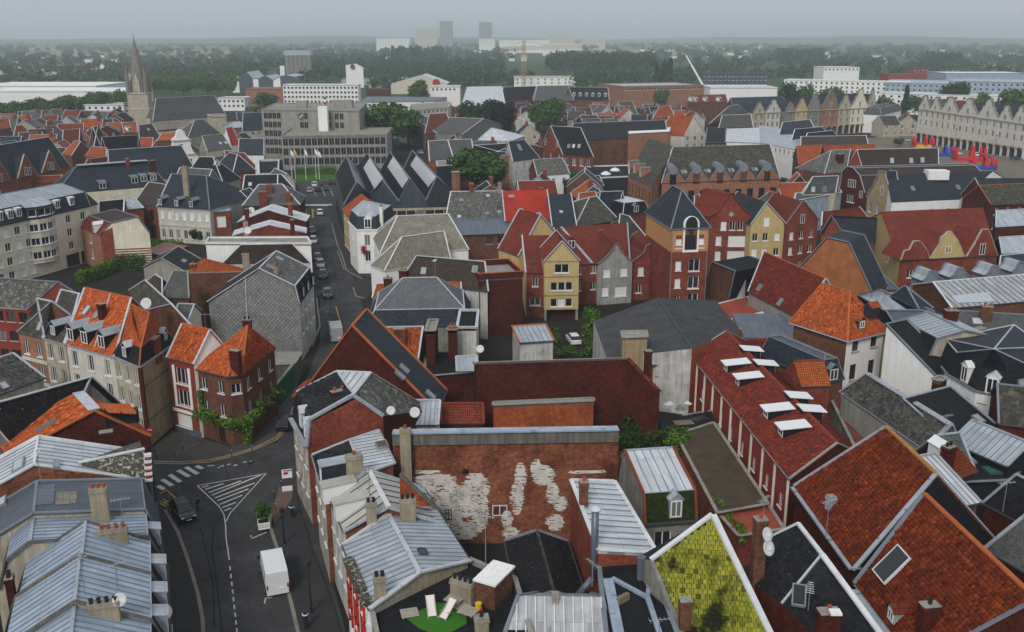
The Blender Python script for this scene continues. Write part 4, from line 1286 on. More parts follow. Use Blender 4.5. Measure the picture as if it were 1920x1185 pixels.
s.chim('F0',443,688,1.25,0.6,2.0,0,'brick_dark',rz=-25)
s.chim(P(464,613,12.4),0,0,1.0,0.5,0.9,2,'brick_dark','pot_dark')
corner_brick=s
for i in range(4): laid(s,'F%d' % i,'g_orange')
s=gable('slate_hung_house','tall house with gable hung in grey diamond slates and a white street front',(391,564),8.8,(561,567),8.8,[(486,503),(553,536)],(0,518,471),wall='slate_diamond',rm=['slate_dark','slate_lichen','slate_dark'],rk='flashing',wallR='white_dirty',wR=[W(4,2,0.95,1.7,2.9,0.6)])
s.chim('S1',519,512,1.5,0.5,1.0,4,'beige_stack','pot_clay')
for x,y in ((568,556),(577,545),(586,535)): s.dormer('S2',x,y,0.9,1.5,'slate_dark','slate_dark')
s.sky('S1',524,486,0.7,1.2); s.sky('S1',506,501,0.7,1.2)
s.bar(V(460,520,s.a,s.b)+Vector((0,-0.05,0)),V(464,600,s.a,s.b)+Vector((0,-0.05,0)),0.14,0.14,'flashing','downpipe',0)
flat('flat_annex','low grey flat-roofed annex in front of the slate-hung gable',[(512,685),(552,682),(566,661),(514,661)],3.2,'concrete','concrete_dark',cop='concrete')
s=slope('brick_back_house','brick rear wing with small orange sheet roof and black stain down its chimney',(349,510),(452,508),(381,484),(384,484),9.6,11.6,(1,1),wall='brick_brown',rm='tile_orange',rk='none',ek='concrete')
s.chim(P(365,512,9.2)+Vector((0,-0.4,0)),0,0,1.0,0.6,1.6,1,'brick_red',rz=-5,sink=7)
s=gable('grey_gable_house','small house with stained grey concrete gable and black slate roof',(269,500),7.5,(346,509),7.5,[(303,484)],(0,334,462),wall='concrete',rm='slate_dark',rk='concrete')
s.sky('R',345,490,1.3,0.8)
s=slope('mossy_roof_house','house with streaked mossy slate roof behind the orange terrace roof',(279,580),(243,544),(324,569),(269,526),8.5,11.0,wall='brick_brown',rm='slate_moss',rk='flashing')
s=slope('grey_slope_house','narrow house with plain grey slate slope beside the brick chimney wall',(304,555),(353,557),(326,508),(351,508),8.0,11.2,wall='brick_brown',rm='slate_grey',rk='concrete',vk='concrete')
s.dormer('F',331,580,1.2,1.6,'zinc','white_render') if False else None
s=slope('brown_slope_house','narrow house with brown slate slope beneath the grey concrete gable',(271,531),(304,553),(276,520),(318,517),8.4,9.8,wall='brick_brown',rm='slate_brown',rk='flashing')
house('small_cream_annex','small cream wall with white dormer window between orange roofs',(326,596),(353,597),8.0,D=4,roof='gx',hr=9.5,wall='cream',rm='slate_grey',wF=[W(1,1,1.0,1.4)])
s=slope('long_brown_house','brown tiled house with white edged hips beside the narrow street',(417,494),(581,491),(453,458),(547,458),9.0,12.2,(1,1),wall='white_dirty',rm='slate_brown',rk='flashing_white',ek='flashing_white')
s.chim('F',462,492,1.2,0.7,1.6,2,'beige_stack')
s.face('pz',[s.f['F'].hit(*q)+s.f['F'].n*0.06 for q in ((476,474),(502,474),(500,492),(476,493))],'zinc_white',0.05,'roof_patch')
flat('flat_roof_house','flat grey roof with white kerb above the narrow street',[(386,457),(583,458),(576,446),(392,447)],9.2,'roof_grey_flat','white_render',ph=0.25,cop='flashing_white',pmat='white_render')
flat('mauve_block','dark red rendered block with one window below the flat roof',[(387,462),(425,462),(432,452),(392,450)],8.6,'roof_grey_flat','mauve_paint',cop='flashing_white',wins={0: [W(1,1,1.0,1.6,x=[0.85])]})
s=gable('white_sheet_house','house with white sheet gable roof above a brick gable, nearer of two alike',(437,441),8.6,(573,436),8.6,[(505,421)],D=4.5,wall='brick_red',rm='zinc_white',rk='flashing_white')
s.chim('R',549,437,1.1,0.8,2.6,1,'brick_dark'); s.chim('L',462,440,1.1,0.8,2.4,1,'beige_stack')
s=gable('white_sheet_house','house with white sheet gable roof above a brick gable, farther of two alike',(446,416),9.4,(573,414),9.4,[(503,393)],D=6,wall='brick_dark',rm='zinc_white',rk='flashing_white')
s.chim('R',545,404,1.1,0.8,2.4,2,'brick_red'); s.chim('L',464,414,1.0,0.7,2.4,1,'brick_dark')
s=slope('grey_hip_house','house with grey slate roof and two big brick chimneys left of the street',(455,385),(562,383),(486,347),(528,344),9.0,12.8,(1,1),wall='brick_dark',rm='slate_grey',rk='flashing_white')
s.chim('F',494,384,1.8,0.8,3.0,3,'brick_red'); s.chim('F',506,362,1.4,0.8,2.0,2,'brick_red'); s.chim('F',541,378,1.0,0.8,2.2,2,'brick_red')
s=slope('dark_tile_house','dark roofed house with bright brick gable and white ridge left of the car park',(456,354),(549,352),(460,328),(527,327),9.0,12.0,wall='brick_dark',rm='slate_dark',rk='flashing_white',wallR='brick_orange')
s.sky('F',469,346,0.9,1.2); s.bar(s.f['F'].at(0.68,0),s.f['F'].at(0.68,1),0.25,0.12,'flashing_white','roof_joint')
flat('white_cube_house','white rendered cube-shaped house with parapet left of the lawn',[(486,329),(521,328),(523,302),(485,303)],9.0,'bitumen','white_dirty',ph=0.5,cop='flashing_white',pmat='white_dirty')
house('street_end_house','house with slate slope and narrow white street front beside the lawn',(524,342),(553,340),8.8,D=12,roof='gy',hr=11,wall='white_dirty',rm='slate_grey',rk='flashing_white',wR=[W(5,2,0.9,1.6)])
s=house('skylight_hip_house','black slate hip roof with two skylights and white hip lines',(418,342),(450,333),8.5,D=12,roof='hy',hr=14.5,i1=5,i2=3,wall='stone_pale',rm='slate_dark',rk='flashing_white')
s.sky('L',404,306,0.8,1.4); s.sky('L',411,307,0.8,1.4)
house('stone_gable_wing','grey stone wing with pale verge beside the mansion roof',(383,352),(416,345),9.0,D=10,roof='gy',hr=13.2,wall='stone_grey',rm='slate_grey',rk='flashing_white')
house('blue_hip_house','small blue-grey hipped roof with brick stack behind the skylight roof',(437,322),(478,318),8.0,D=12,roof='hy',hr=12.5,wall='brick_red',rm='slate_blue',rk='flashing_white')
house('blue_skylight_box','small blue glazed roof lantern between slate roofs',(437,373),(467,374),8.0,D=5,roof='gy',hr=10.0,wall='brick_red',rm='slate_blue',rk='flashing_white')
s=slope('stone_mansion','pale stone mansion with steep blue slate roof, three dormers and shuttered windows',(295,387),(393,393),(322,326),(387,329),8.2,14.2,(0,1),wall='stone_white',rm='slate_blue',rk='lead',vk='flashing',wF=[W(7,1,1.05,1.9,top=0.9,k='s'),W(7,1,1.0,2.0,z=[1.0],k='w')],ek='lead')
for x,y in ((301,385),(332,387),(359,389)): s.dormer('F',x,y,1.1,1.6,'lead','slate_blue')
s.chim('F',351,366,1.3,0.7,6.6,2,'beige_stack')
for z_ in (4.0,7.9): s.bar(up(s.a,z_)+Vector((0,-0.1,0)),up(s.b,z_)+Vector((0,-0.1,0)),0.12,0.25,'stone_white','string_course',0)
flat('brick_annex','brick wing with white blind and blue roof right of the stone mansion',[(395,398),(432,396),(433,378),(404,388)],7.4,'zinc_blue','brick_red',cop='lead',wins={0: [W(1,1,2.0,2.6,top=1.0,k='s')]})
s=slope('gateway_wing','brick wing with arched carriage gateway left of the stone mansion',(253,379),(295,387),(279,341),(312,346),8.0,11.4,wall='brick_red',rm='slate_brown',rk='flashing',wF=[W(1,1,1.6,2.6,top=1.0,k='d',x=[0.72]),W(1,1,2.8,3.4,z=[0.05],k='o',x=[0.72])])
s=house('apartment_block','long cream apartment block with slate mansard, bay windows and zinc top',(-70,438),(168,386),11.6,D=14,roof='mx',hm=14.4,mi=0.9,hr=16.0,wall='cream',rm='slate_blue',um='zinc',rk='lead',ek='slate_dark',vk='lead',
          wF=[W(x=[0.22,0.30,0.385,0.46],r=4,w=1.3,h=1.6,fl=2.75,top=0.9,k='m'),W(x=[0.80,0.93],r=3,w=1.3,h=1.6,fl=2.75,top=0.9),W(x=[0.80,0.93],r=1,w=3.6,h=2.6,z=[0.05],k='o')],cat='building')
s.seams('U',0.9,0.07,0.08)
for x,y in ((1,414),(20,410),(36,406),(108,391),(135,385)): s.dormer('F',x,y,1.25,1.6,'white_frame','white_frame',gab=False,rh=0.1)
apt=s
xh=(s.b - s.a).normalized(); nn=Vector((xh.y,-xh.x,0))
q0=V(50,408,s.a,s.b); q1=V(101,397,s.a,s.b)
for k_,(z0_,z1_,m_) in enumerate(((2.9,11.4,'cream_pale'),(11.5,13.9,'slate_blue'))):
 n_=4
 arc=[up(lerp(q0,q1,i/n_)+nn*(1.5*math.sin(math.pi*i/n_) ** 0.7),0) for i in range(n_+1)]
 for i in range(n_):
  wl_=[W(1,3,1.6,1.45,2.75,0.9,k='g',nx=2)] if k_==0 else [W(1,1,1.5,1.45,2.75,0.4,k='g',nx=1)]
  s.wall('bay%d_%d' % (k_,i),up(arc[i],z1_),up(arc[i+1],z1_),m_,z0_,wins=wl_,name='bay')
s.face('baytop',[up(p,13.9) for p in arc]+[up(lerp(q0,q1,1.0) - nn*2,15.0),up(q0 - nn*2,15.0)],'zinc',0.12,'bay_roof')
s.face('bayfloor',[up(p,2.9) for p in arc],'cream',0.2,'bay_floor')
house('apartment_wing','small slate-roofed end wing of the cream apartments with brick side',(152,386),(181,382),11.0,D=6,roof='sx',hr=13.5,wall='cream',wallR='brick_red',rm='slate_dark',rk='slate_dark',cat='building')
s=gable('brown_mansard_house','small house with brown mansard, round dormer and cream blank side above white-banded brick',(188,438),7.8,(280,436),7.6,[(207,418),(258,406)],(0,167,404),wall='cream',rm=['tile_dark','slate_brown','slate_dark'],rk='lead',wallL='brick_pink',wL=[W(1,2,1.2,2.0,3.2,0.8)])
s.dormer('L',178,436,1.1,1.7,'white_frame','white_frame')
for i in range(9):
 zz=0.4+i*0.5
 s.bar(up(lerp(s.a,s.b,0.25),zz)+Vector((0,-0.06,0)),up(s.b,zz)+Vector((0,-0.06,0)),0.06,0.2,'brick_red','brick_band',0)
s.bar(up(s.a,0)+Vector((0,-0.08,0)),up(s.a,7.5)+Vector((0,-0.08,0)),0.2,2.2,'brick_red','brick_pier',0) if False else None
s.wall('FB',s.a+Vector((-0.02,-0.06,0)),lerp(s.a,s.b,0.26)+Vector((0,-0.06,0)),'brick_red',0,zq=9.0)
house('garden_shed','low rust-brown shed roof beside the banded brick wall',(266,471),(310,478),3.0,D=6,roof='sx',hr=3.8,wall='brick_dark',rm='sheet_rust',rk='none')
s=slope('left_edge_house','red brick house with cream window frames and mossy roof at the left edge',(-60,570),(52,578),(-50,520),(112,527),8.5,12.2,wall='red_paint',rm='slate_lichen',rk='lead',wF=[W(5,3,1.4,1.5,2.9,0.7,k='b')],ek='zinc')
slope('slate_cross_house','dark slate roof with white edged skylights beside the apartments',(190,397),(238,392),(193,374),(226,377),8.0,10.5,wall='brick_red',rm='slate_dark',rk='flashing_white')
s=slope('zinc_strip_house','house with ribbed grey zinc roof and small roof hatch beside the mansion',(205,396),(268,389),(222,372),(250,370),8.0,9.8,wall='brick_red',rm='zinc',rk='flashing')
s.seams('F',0.9)
# --- right side of the street,near
N_,FL,FR=P(662,742,12.6),P(632,696,12.8),P(696,699,12.8)
lb0,lb1=P(581,787,10.9),P(556,735,10.9)
le0,le1=P(577,836,8.4),P(549,784,8.4)
re0,re1=P(718,780,10.4),P(808,768,6.6)
s=Bld('slate_corner_house','corner house with lichen-grey slate roof around a zinc triangle and a brick gable',N_)
s.face('Z',[N_,FL,FR],'zinc_white'); s.face('L',[lb0,N_,FL,lb1],'slate_brown'); s.face('M',[le0,lb0,lb1,le1],'slate_dark')
s.face('R',[N_,re0,re1,FR],'slate_lichen')
s.bar(N_,FL,0.2,0.12,'flashing','hip_cap'); s.bar(N_,FR,0.2,0.12,'flashing','hip_cap'); s.bar(FL,FR,0.2,0.12,'flashing','ridge_cap'); s.bar(FL,lb1,0.2,0.12,'flashing','verge'); s.bar(FR,re1,0.25,0.12,'concrete','verge')
for p,q in ((le0,lb0),(lb0,N_),(N_,re0)): s.bar(p+Vector((0,-0.15,0.05)),q+Vector((0,-0.15,0.05)),0.4,0.25,'zinc','verge',0.08)
s.wall('F',le0,up(re0,re0.z),'brick_red',0,zp=8.4,zq=10.4,tops=[((lb0 - le0).xy.length/(re0 - le0).xy.length,10.8),((N_ - le0).xy.length/(re0 - le0).xy.length,12.5)])
s.wall('L',le0,le1,'limewash',0,wins=[W(3,2,1.0,1.9,3.0,0.8)]); s.wall('B',le1,re1,'brick_dark',0); s.wall('R',re0,re1,'brick_dark',0)
s.bar(le0+Vector((-0.2,0,0)),le1+Vector((-0.2,0,0)),0.5,0.2,'zinc','gutter',-0.05)
s.chim(P(636,752,11.4),0,0,1.6,0.6,1.1,2,'brick_dark',rz=35)
s.dormer('M',566,800,1.0,1.7,'zinc_white','zinc_white'); s.dormer('M',575,822,1.0,1.7,'zinc_white','zinc_white')
s.sky('R',704,732,1.1,1.2)
s.seams('Z',0.7); laid(s,'L','g_slate',.3,.26,0); laid(s,'R','g_lichen',.3,.26,0)
s=gable('slate_zinc_house','house with black slate street slope and white zinc rear slope',(609,919),9.0,(737,868),9.6,[(681,888)],(0,656,826),wall='brick_old',rm=['slate_dark','zinc_white'],rk='flashing',wallL='limewash',wL=[W(3,2,1.0,1.8,3.0,1.0)],ek='zinc')
s.seams('R',0.7); s.sky('R',716,836,1.5,1.1,'beige_stack','dark_glass')
s.chim('R',666,898,1.3,0.8,2.2,1,'beige_stack',rz=25)
laid(s,'L','g_slate',.3,.26,0)
s.dormer('L',605,902,1.3,1.6,'zinc','slate_blue',gab=False,rh=0.2)
s=gable('cream_panel_house','house roofed in wide cream metal panels with blank dormers over the street',(648,994),8.6,(836,984),8.6,[(728,950)],(0,693,884),wall='brick_old',rm=['zinc_cream','zinc_cream'],rk='flashing_white',vk='zinc',wallL='white_dirty',wL=[W(3,2,1.0,1.8,3.0,1.0)],tw=0.4)
s.seams('L',1.15,0.06,0.06,'metal_dark'); s.seams('R',1.15,0.06,0.06,'metal_dark')
s.chim('L',697,975,0.8,0.55,1.5,2,'beige_stack','pot_dark',rz=10); s.chim('R',765,966,1.2,0.55,1.4,3,'beige_stack','pot_dark',rz=10)
s.dormer('L',609,940,1.2,1.5,'zinc_cream','white_frame',gab=False,rh=0.2); s.dormer('L',632,972,1.2,1.5,'zinc_cream','white_frame',gab=False,rh=0.2)
s=gable('zinc_gable_house','house with broad pale zinc gable roof next to the rooftop terrace',(696,1138),8.8,(877,1051),8.8,[(786,1072)],(0,729,966),wall='beige_stack',rm=['zinc','zinc'],rk='zinc_white',vk='zinc_white',wallL='white_render',wL=[W(4,3,0.9,1.6,2.7,0.7)],tw=0.34)
s.seams('L',0.62); s.seams('R',0.62)
s.chim('L',713,1118,0.8,0.6,1.5,2,'beige_stack','pot_dark',rz=10); s.sky('R',792,1037,0.9,0.6,'gutter_dark','dark_glass')
zh=s
xl=(s.d - s.a).normalized(); nl=Vector((-xl.y,xl.x,0))*0.06
if nl.x>0: nl=-nl
for t_ in (0.25,0.52,0.78):
 for k_ in (0,1):
  q=lerp(s.a,s.d,t_+k_*0.12)+nl
  s.bar(up(q,2.8),up(q,8.4),0.1,0.22,'tile_bright','red_stripe',0)
for t0,t1 in ((0.02,0.16),(0.22,0.75)):
 s.bar(lerp(s.a,s.d,t0)+nl*4,lerp(s.a,s.d,t1)+nl*4,0.75,0.3,'pebble','gravel_gutter',0.1)
s=flat('terrace_roof_house','house with black rooftop terrace holding deckchairs and a patch of green turf',[(698,1152),(880,1055),(966,1092),(1010,1245),(720,1260)],8.2,'bitumen','brick_brown',ph=0.35,cop='concrete',pmat='concrete')
terrace=s
TZ=8.2
s.chim(P(868,1128,TZ),0,0,1.7,0.6,1.6,4,'beige_stack','pot_dark',rz=-30,sink=0.1)
s.chim(P(903,1182,TZ),0,0,0.9,0.6,1.0,1,'beige_stack','pot_dark',rz=10,sink=0.1)
pbx=P(927,1122,TZ)
s.box('stair_hut',pbx,1.5,2.6,1.9,'brick_brown',R(-28)); s.box('hut_roof',pbx+Vector((0,0,1.92)),1.75,2.9,0.14,'white_render',R(-28))
s=house('weathered_wall_house','tall blank brick wall, weathered orange with peeling limewash and zinc coping',(736,812),(1160,805),11.4,D=0.9,roof='flat',ph=0.0,rk='zinc',wall='brick_old',rm='zinc')
s.bar(s.a+Vector((0,-0.1,0)),s.b+Vector((0,-0.1,0)),0.3,1.1,'concrete_dark','wall_coping',-0.6)
s.bar(s.a+Vector((0,-0.2,0)),s.b+Vector((0,-0.2,0)),0.5,0.14,'zinc_blue','coping',0.08)
weath=s
wwin(s,'F',[(875,955,1.1,1.1,'w'),(937,957,1.4,1.1,'w'),(873,884,0.6,0.45,'o'),(886,1026,1.5,0.9,'d'),(841,965,0.6,1.1,'o')])
s.chim(P(762,826,10.6)+Vector((0,-0.7,0)),0,0,0.95,0.6,1.4,1,'beige_stack','pot_clay',rz=3,sink=5)
wf=s.w['F']
fb,fr_=MB(),random.Random(2)
def flake(cx,cy,rx,ry):
 d=ray(cx,cy); t=(wf.o - Vector((0,0,CAM_H))).dot(wf.n)/d.dot(wf.n); c=d*t+Vector((0,0,CAM_H))
 for k in range(int(ry/0.0375)):
  z=round((c.z - ry+k*0.075)/0.075)*0.075; hw=rx*math.sqrt(max(0,1 - ((z - c.z)/ry) ** 2))*fr_.uniform(0.7,1.15); x=-hw
  while x<hw:
   ln=fr_.uniform(0.12,0.5); e=1 - abs(x)/max(hw,0.1)
   if fr_.random()<0.72+0.3*e:
    p=Vector((c.x,c.y,z))+wf.u*x - s.loc; q=p+wf.u*min(ln,hw - x+0.1); h=Vector((0,0,0.068)); n=wf.n*0.012
    fb.add([p+n,q+n,q+n+h,p+n+h,p,q,q+h,p+h],[(0,1,2,3),(0,4,5,1),(1,5,6,2),(2,6,7,3),(3,7,4,0)])
   x+=ln+fr_.uniform(0,0.02)
for q in [(815,900,1.9,0.6),(800,915,1.0,1.0),(840,925,1.5,1.2),(870,940,1.4,1.7),(890,905,1.1,1.0),(905,920,0.7,0.6),(895,975,0.9,1.3),(868,995,1.6,1.0),(850,965,0.9,1.1),(975,895,0.5,1.5),(968,935,0.6,1.7),(1018,892,1.0,1.1),(1035,925,0.6,1.1),(1005,878,0.5,0.9),(1040,980,0.9,0.9),(958,1000,0.8,0.6),(820,950,0.8,0.9),(1050,945,0.6,0.8),(1100,885,1.8,0.2),(905,955,0.5,1.6),(800,885,1.2,0.25),(950,975,0.5,1.0)]: flake(*q)
o=fb.build('limewash_patches','limewash_white',s.e); o['kind']='stuff'
tri=Bld('raking_brick_wall','orange brick party wall raking down between cream roof and weathered wall',P(790,930,8))
pA,pB,pC=P(748,892,12.2),P(828,968,8.0),P(752,975,8.0)
tri.wall('F',up(pC,8.0),up(pB,8.0),'brick_orange',0,zp=12.0,zq=8.2)
tri.bar(up(pC,12.0),up(pB,8.2),0.5,0.2,'concrete_dark','coping',0.1)
s=gable('dark_gable_house','tall brick gable with smooth blue-black slope and orange verge tiles',(583,716),7.6,(818,769),6.2,[(661,610)],(0,687,580),wall='brick_dark',rm=['tile_red','slate_blue'],rk='ridge_orange',vk='ridge_orange',tw=0.3)
for x,y in ((749,704),(757,692),(806,741)): s.sky('R',x,y,0.8,1.3)
s.sky('R',797,756,1.3,0.5)
laid(s,'L','g_red')
quad(s,'porch',[(545,745,4.2),(562,722,4.2),(580,708,5.4),(566,735,5.4)],'tile_orange')
s=house('grey_wall_house','grey stained party wall house behind the dark brick annex',(857,616),(893,616),10.2,D=8,roof='flat',ph=0.2,wall='white_dirty',rm='bitumen')
flat('dark_brick_annex','dark brick annex with tall chimney shafts beside the slate gable',[(797,706),(894,697),(893,660),(797,660)],6.6,'bitumen','brick_dark',cop='concrete')
s=house('chimney_wall','tall dark brick chimney wall with pale cap behind the slate gable',(798,622),(815,622),11.0,D=5,roof='flat',ph=0.1,wall='brick_dark',rm='concrete',rk='concrete',cat='chimney')
s=house('chimney_wall','slim dark brick chimney shaft against the grey party wall',(840,620),(856,620),10.6,D=1.2,roof='flat',ph=0.1,wall='brick_dark',rm='concrete',rk='concrete',cat='chimney')
s.chim(s.f['F'].at(0.5,0.5),0,0,0.9,0.5,0.4,2,'brick_red',sink=0.1)
house('lead_lean_to','small lead-roofed lean-to at the foot of the grey party wall',(858,694),(894,693),6.9,D=2.5,roof='sx',hr=7.8,wall='brick_dark',rm='zinc')
s=slope('orange_patch_house','small bright orange tiled roof wedged beside the slate gable',(738,684),(781,683),(727,612),(791,614),6.8,10.8,wall='stone_grey',rm='tile_orange',rk='flashing',wallR='stone_grey')
laid(s,'F','g_orange')
s.chim('F',750,650,1.4,1.0,2.4,0,'brick_old')
s=house('diamond_mansard_house','house with diamond-slated hip roof over a dark mansard skirt',(690,612),(884,608),8.4,D=11.5,roof='mh',hm=10.4,mi=0.9,hr=13.6,i1=4.6,wall='stone_grey',rm='slate_blue',um='slate_diamond_dark',rk='flashing')
house('moss_concrete_wing','wing with mossy hipped roof over a grey concrete gable wall',(704,589),(793,597),9.0,D=7,roof='hy',hr=12.4,i1=5.5,i2=0.2,wall='concrete',rm='slate_moss',rk='flashing')
s=slope('brown_slate_house','long brown slate roof with two skylights behind the diamond-slated hip',(752,528),(914,544),(776,489),(911,481),8.0,12.0,wall='white_dirty',rm='slate_brown',rk='flashing',wallR='brick_dark',wallL='white_render')
s.sky('F',795,508,0.9,1.1); s.sky('F',891,505,0.9,1.1)
s.chim('F',757,523,1.3,0.8,1.4,2,'brick_dark')
s=slope('orange_strip_house','strip of orange tiled roof in front of the brown slates',(700,556),(864,551),(707,535),(862,528),8.8,10.2,wall='brick_dark',rm='tile_orange',rk='ridge_orange',vk='flashing')
s.chim('F',728,541,1.3,0.8,1.6,1,'brick_dark'); s.chim('F',811,534,1.0,0.6,0.9,1,'brick_red')
s=house('brick_terrace_house','dark brick block with sunken roof terrace edged in orange tiles',(898,524),(980,519),9.6,D=9,roof='flat',ph=0.9,wall='brick_dark',rm='concrete',rk='ridge_orange')
s=house('long_brick_wall','long tall dark brick wall with thin pale coping',(894,682),(1177,673),10.4,D=5.5,roof='sx',hr=8.6,wall='brick_dark',rm='tile_red',rk='concrete',o=0.05)
s.wall('X',s.b,P(1237,742,7.0),'brick_dark',0,zp=10.4,zq=7.4)
s.bar(s.b+Vector((0,0,0.05)),P(1237,742,7.0)+Vector((0,0,0.45)),0.4,0.2,'tile_red','coping')
s.chim(P(1213,722,7.0),0,0,0.75,0.75,4.2,0,'brick_dark',sink=6,rz=10)
flat('low_brick_wall','lower orange brick wall with stone coping in front of the long wall',[(925,760),(1113,752),(1113,746),(925,754)],6.6,'concrete','brick_orange',cop='concrete',cat='wall')
slope('red_lean_to','dark red tiled lean-to below the chimney shafts',(829,790),(905,790),(829,756),(903,756),5.2,6.8,wall='brick_dark',rm='tile_red',rk='ridge_red')
s=gable('zinc_lean_to','small striped zinc roof behind the satellite dishes',(772,793),7.0,(820,793),7.0,[(796,766)],D=0.5,wall='white_dirty',rm='zinc') if False else house('zinc_lean_to','small striped zinc roof behind the satellite dishes',(772,793),(820,793),6.6,D=3,roof='sx',hr=8.0,wall='white_dirty',rm='zinc')
s.seams('F',0.5)
s=house('white_tower_annex','stained white annex with zinc roof edged in orange tiles',(975,641),(1037,637),6.6,D=4.8,roof='sx',hr=7.4,wall='white_dirty',rm='zinc',rk='ridge_orange')
s.seams('F',0.7)
P0,E_=P(1232,558,8.6),P(1297,654,8.8)
l0,l1,r0_,r1_=P(1113,602,6.2),P(1138,672,6.2),P(1342,563,6.4),P(1393,624,6.4)
s=Bld('gravel_roof_hall','wide low hall with grey gravel-felt roof behind the long brick wall',(l1+r1_)/2)
s.face('L',[P0,E_,l1,l0],'gravel_roof'); s.face('R',[P0,r0_,r1_,E_],'gravel_roof'); s.bar(P0,E_,0.25,0.1,'gutter_dark','ridge_cap')
s.wall('F1',l1,E_,'white_dirty',0); s.wall('F2',E_,r1_,'brick_orange',0); s.wall('L',l0,l1,'white_dirty',0); s.wall('B1',l0,P0,'brick_red',0); s.wall('B2',P0,r0_,'brick_red',0); s.wall('R',r0_,r1_,'brick_red',0)
s=flat('beige_roof_hut','beige rendered hut with slab roof standing at the edge of the gravel roof',[(1168,634),(1214,632),(1212,620),(1165,621)],9.6,'concrete','ochre_dirty',cop='concrete')
house('corrugated_shed','shed with brown corrugated roof over an orange brick wall',(1222,683),(1312,676),6.2,D=4.2,roof='sx',hr=7.6,wall='brick_orange',rm='sheet_blue',rk='none',z0=3.2)
flat('yard_back_wall','grimy grey yard wall with lattice window and blue door',[(1230,706),(1312,700),(1312,696),(1230,702)],4.6,'concrete','concrete',cop='concrete',cat='wall',wins={0: [W(1,1,1.3,1.5,z=[1.2],k='c',x=[0.45]),W(1,1,0.9,0.8,z=[2.2],k='o',x=[0.78])]})
flat('yard_flat_roof','brown felt flat roof filling the yard beside the long tiled house',[(1268,815),(1338,792),(1440,945),(1345,962)],3.6,'bitumen_brown','brick_red',cop='concrete')
flat('yard_red_roof','small dull red flat roof at the near end of the yard',[(1350,966),(1442,948),(1470,992),(1385,1005)],3.2,'roof_red_flat','brick_red',cop='concrete')
flat('yard_debris_roof','low dark roof littered with planks and sheets in the yard',[(1236,790),(1335,770),(1338,792),(1268,815),(1250,830)],3.3,'bitumen','brick_dark',cop=None)
hall=[]
teeth=[((645,383),(693,364),(668,342),(649,292)),((693,364),(748,377),(717,337),(689,288)),((748,377),(799,375),(769,335),(731,285)),((799,375),(849,360),(818,332),(773,282))]
s=None
for i,(A,B,apx,fr) in enumerate(teeth):
 s=gable('market_hall','market hall with four dark saw-tooth roofs and tilted glass panels',A,8.0,B,8.0,[apx],(0,fr[0],fr[1]),wall='zinc_dark',rm=['bitumen','zinc_dark'],rk='lead',vk='lead',wallR='brick_brown',cat='market hall',s=s)
 F=s.f['L']
 gl=[[(648,293),(668,341),(640,352),(634,303)],[(694,297),(719,335),(703,355),(682,315)],[(738,294),(767,335),(755,353),(727,313)],[(781,292),(818,332),(804,351),(770,310)]][i]
 if i:
  s.face('g%d' % i,[F.hit(*q)+F.n*0.15 for q in gl],'roof_glass',0.08,'roof_glazing'); s.seams('g%d' % i,1.1,0.06,0.04,'flashing_white','glazing_bar')
s.wall('front',P(690,392,7.4),P(850,388,7.4),'stone_pale',0,wins=[W(9,1,2.0,2.6,top=0.6,k='b')])
house('red_shop_row','narrow street house with orange gable roof between the market hall and white corner house',(655,404),(727,400),8.6,D=9,roof='gy',hr=11.6,wall='ochre',rm='tile_orange',rk='ridge_orange',wL=[W(3,3,0.9,1.5)])
a,b,c,d=P(654,416,9.0),P(669,431,9.0),P(707,431,9.0),P(742,404,9.0)
s=Bld('white_corner_house','white corner house with slate mansard, curly dormer and red balcony flowers',(a+c)/2)
e_=P(680,392,9.0)
ring=[a,b,c,d,e_]
cen=(a+b+c+d+e_)/5
top=[up(lerp(p,cen,0.16),11.4) for p in ring]; apx=up(cen,12.8)
for i in range(5):
 p,q=ring[i],ring[(i+1) % 5]
 s.face('m%d' % i,[p,q,top[(i+1) % 5],top[i]],'slate_blue'); s.face('t%d' % i,[top[i],top[(i+1) % 5],apx],'zinc')
 s.bar(p,q,0.4,0.25,'white_render','cornice',0); s.bar(top[i],apx,0.12,0.08,'flashing','hip_cap')
 s.wall('w%d' % i,p,q,'white_render',0,wins=[[W(1,2,1.0,1.9,3.2,1.0)],[W(1,2,1.1,2.2,3.2,1.0)],[W(3,2,0.9,1.5,3.2,1.4)],[],[]][i])
s.dormer('m1',690,428,1.4,2.0,'white_render','white_render',rh=0.9)
s.chim('m2',716,424,0.8,0.6,4.0,1,'white_render')
whitecorner=s
s=slope('fibre_roof_hall','hall with ribbed grey-brown fibre-cement roof edged in white, farther of two',(713,474),(878,466),(745,404),(841,402),7.4,12.8,(1,1),wall='white_render',rm='fibre_cement',rk='flashing_white',ek='flashing_white')
s=slope('fibre_roof_hall','hall with ribbed grey-brown fibre-cement roof edged in white, nearer of two',(722,506),(844,486),(747,440),(839,438),6.4,11.2,(1,0),wall='white_render',rm='fibre_cement',rk='flashing_white',ek='flashing_white')
s=slope('spotted_slate_house','long grey speckled slate roof with four small skylights beside the bright red roof',(836,413),(946,411),(848,361),(941,356),8.0,12.5,wall='brick_brown',rm='slate_lichen',rk='flashing_white')
for x,y in ((865,376),(915,368),(861,407),(913,401),(936,398)): s.sky('F',x,y,0.9,1.1)
s.chim('B',884,358,1.0,0.6,1.6,3,'brick_red'); s.chim('B',937,356,0.7,0.6,1.6,1,'beige_stack')
s=slope('bright_red_house','house with vivid red tiled roof and one white dormer',(948,414),(1033,412),(942,357),(1025,356),8.4,13.2,wall='stone_grey',rm='tile_bright',rk='none',vk='flashing',wF=[W(3,2,1.0,1.6)])
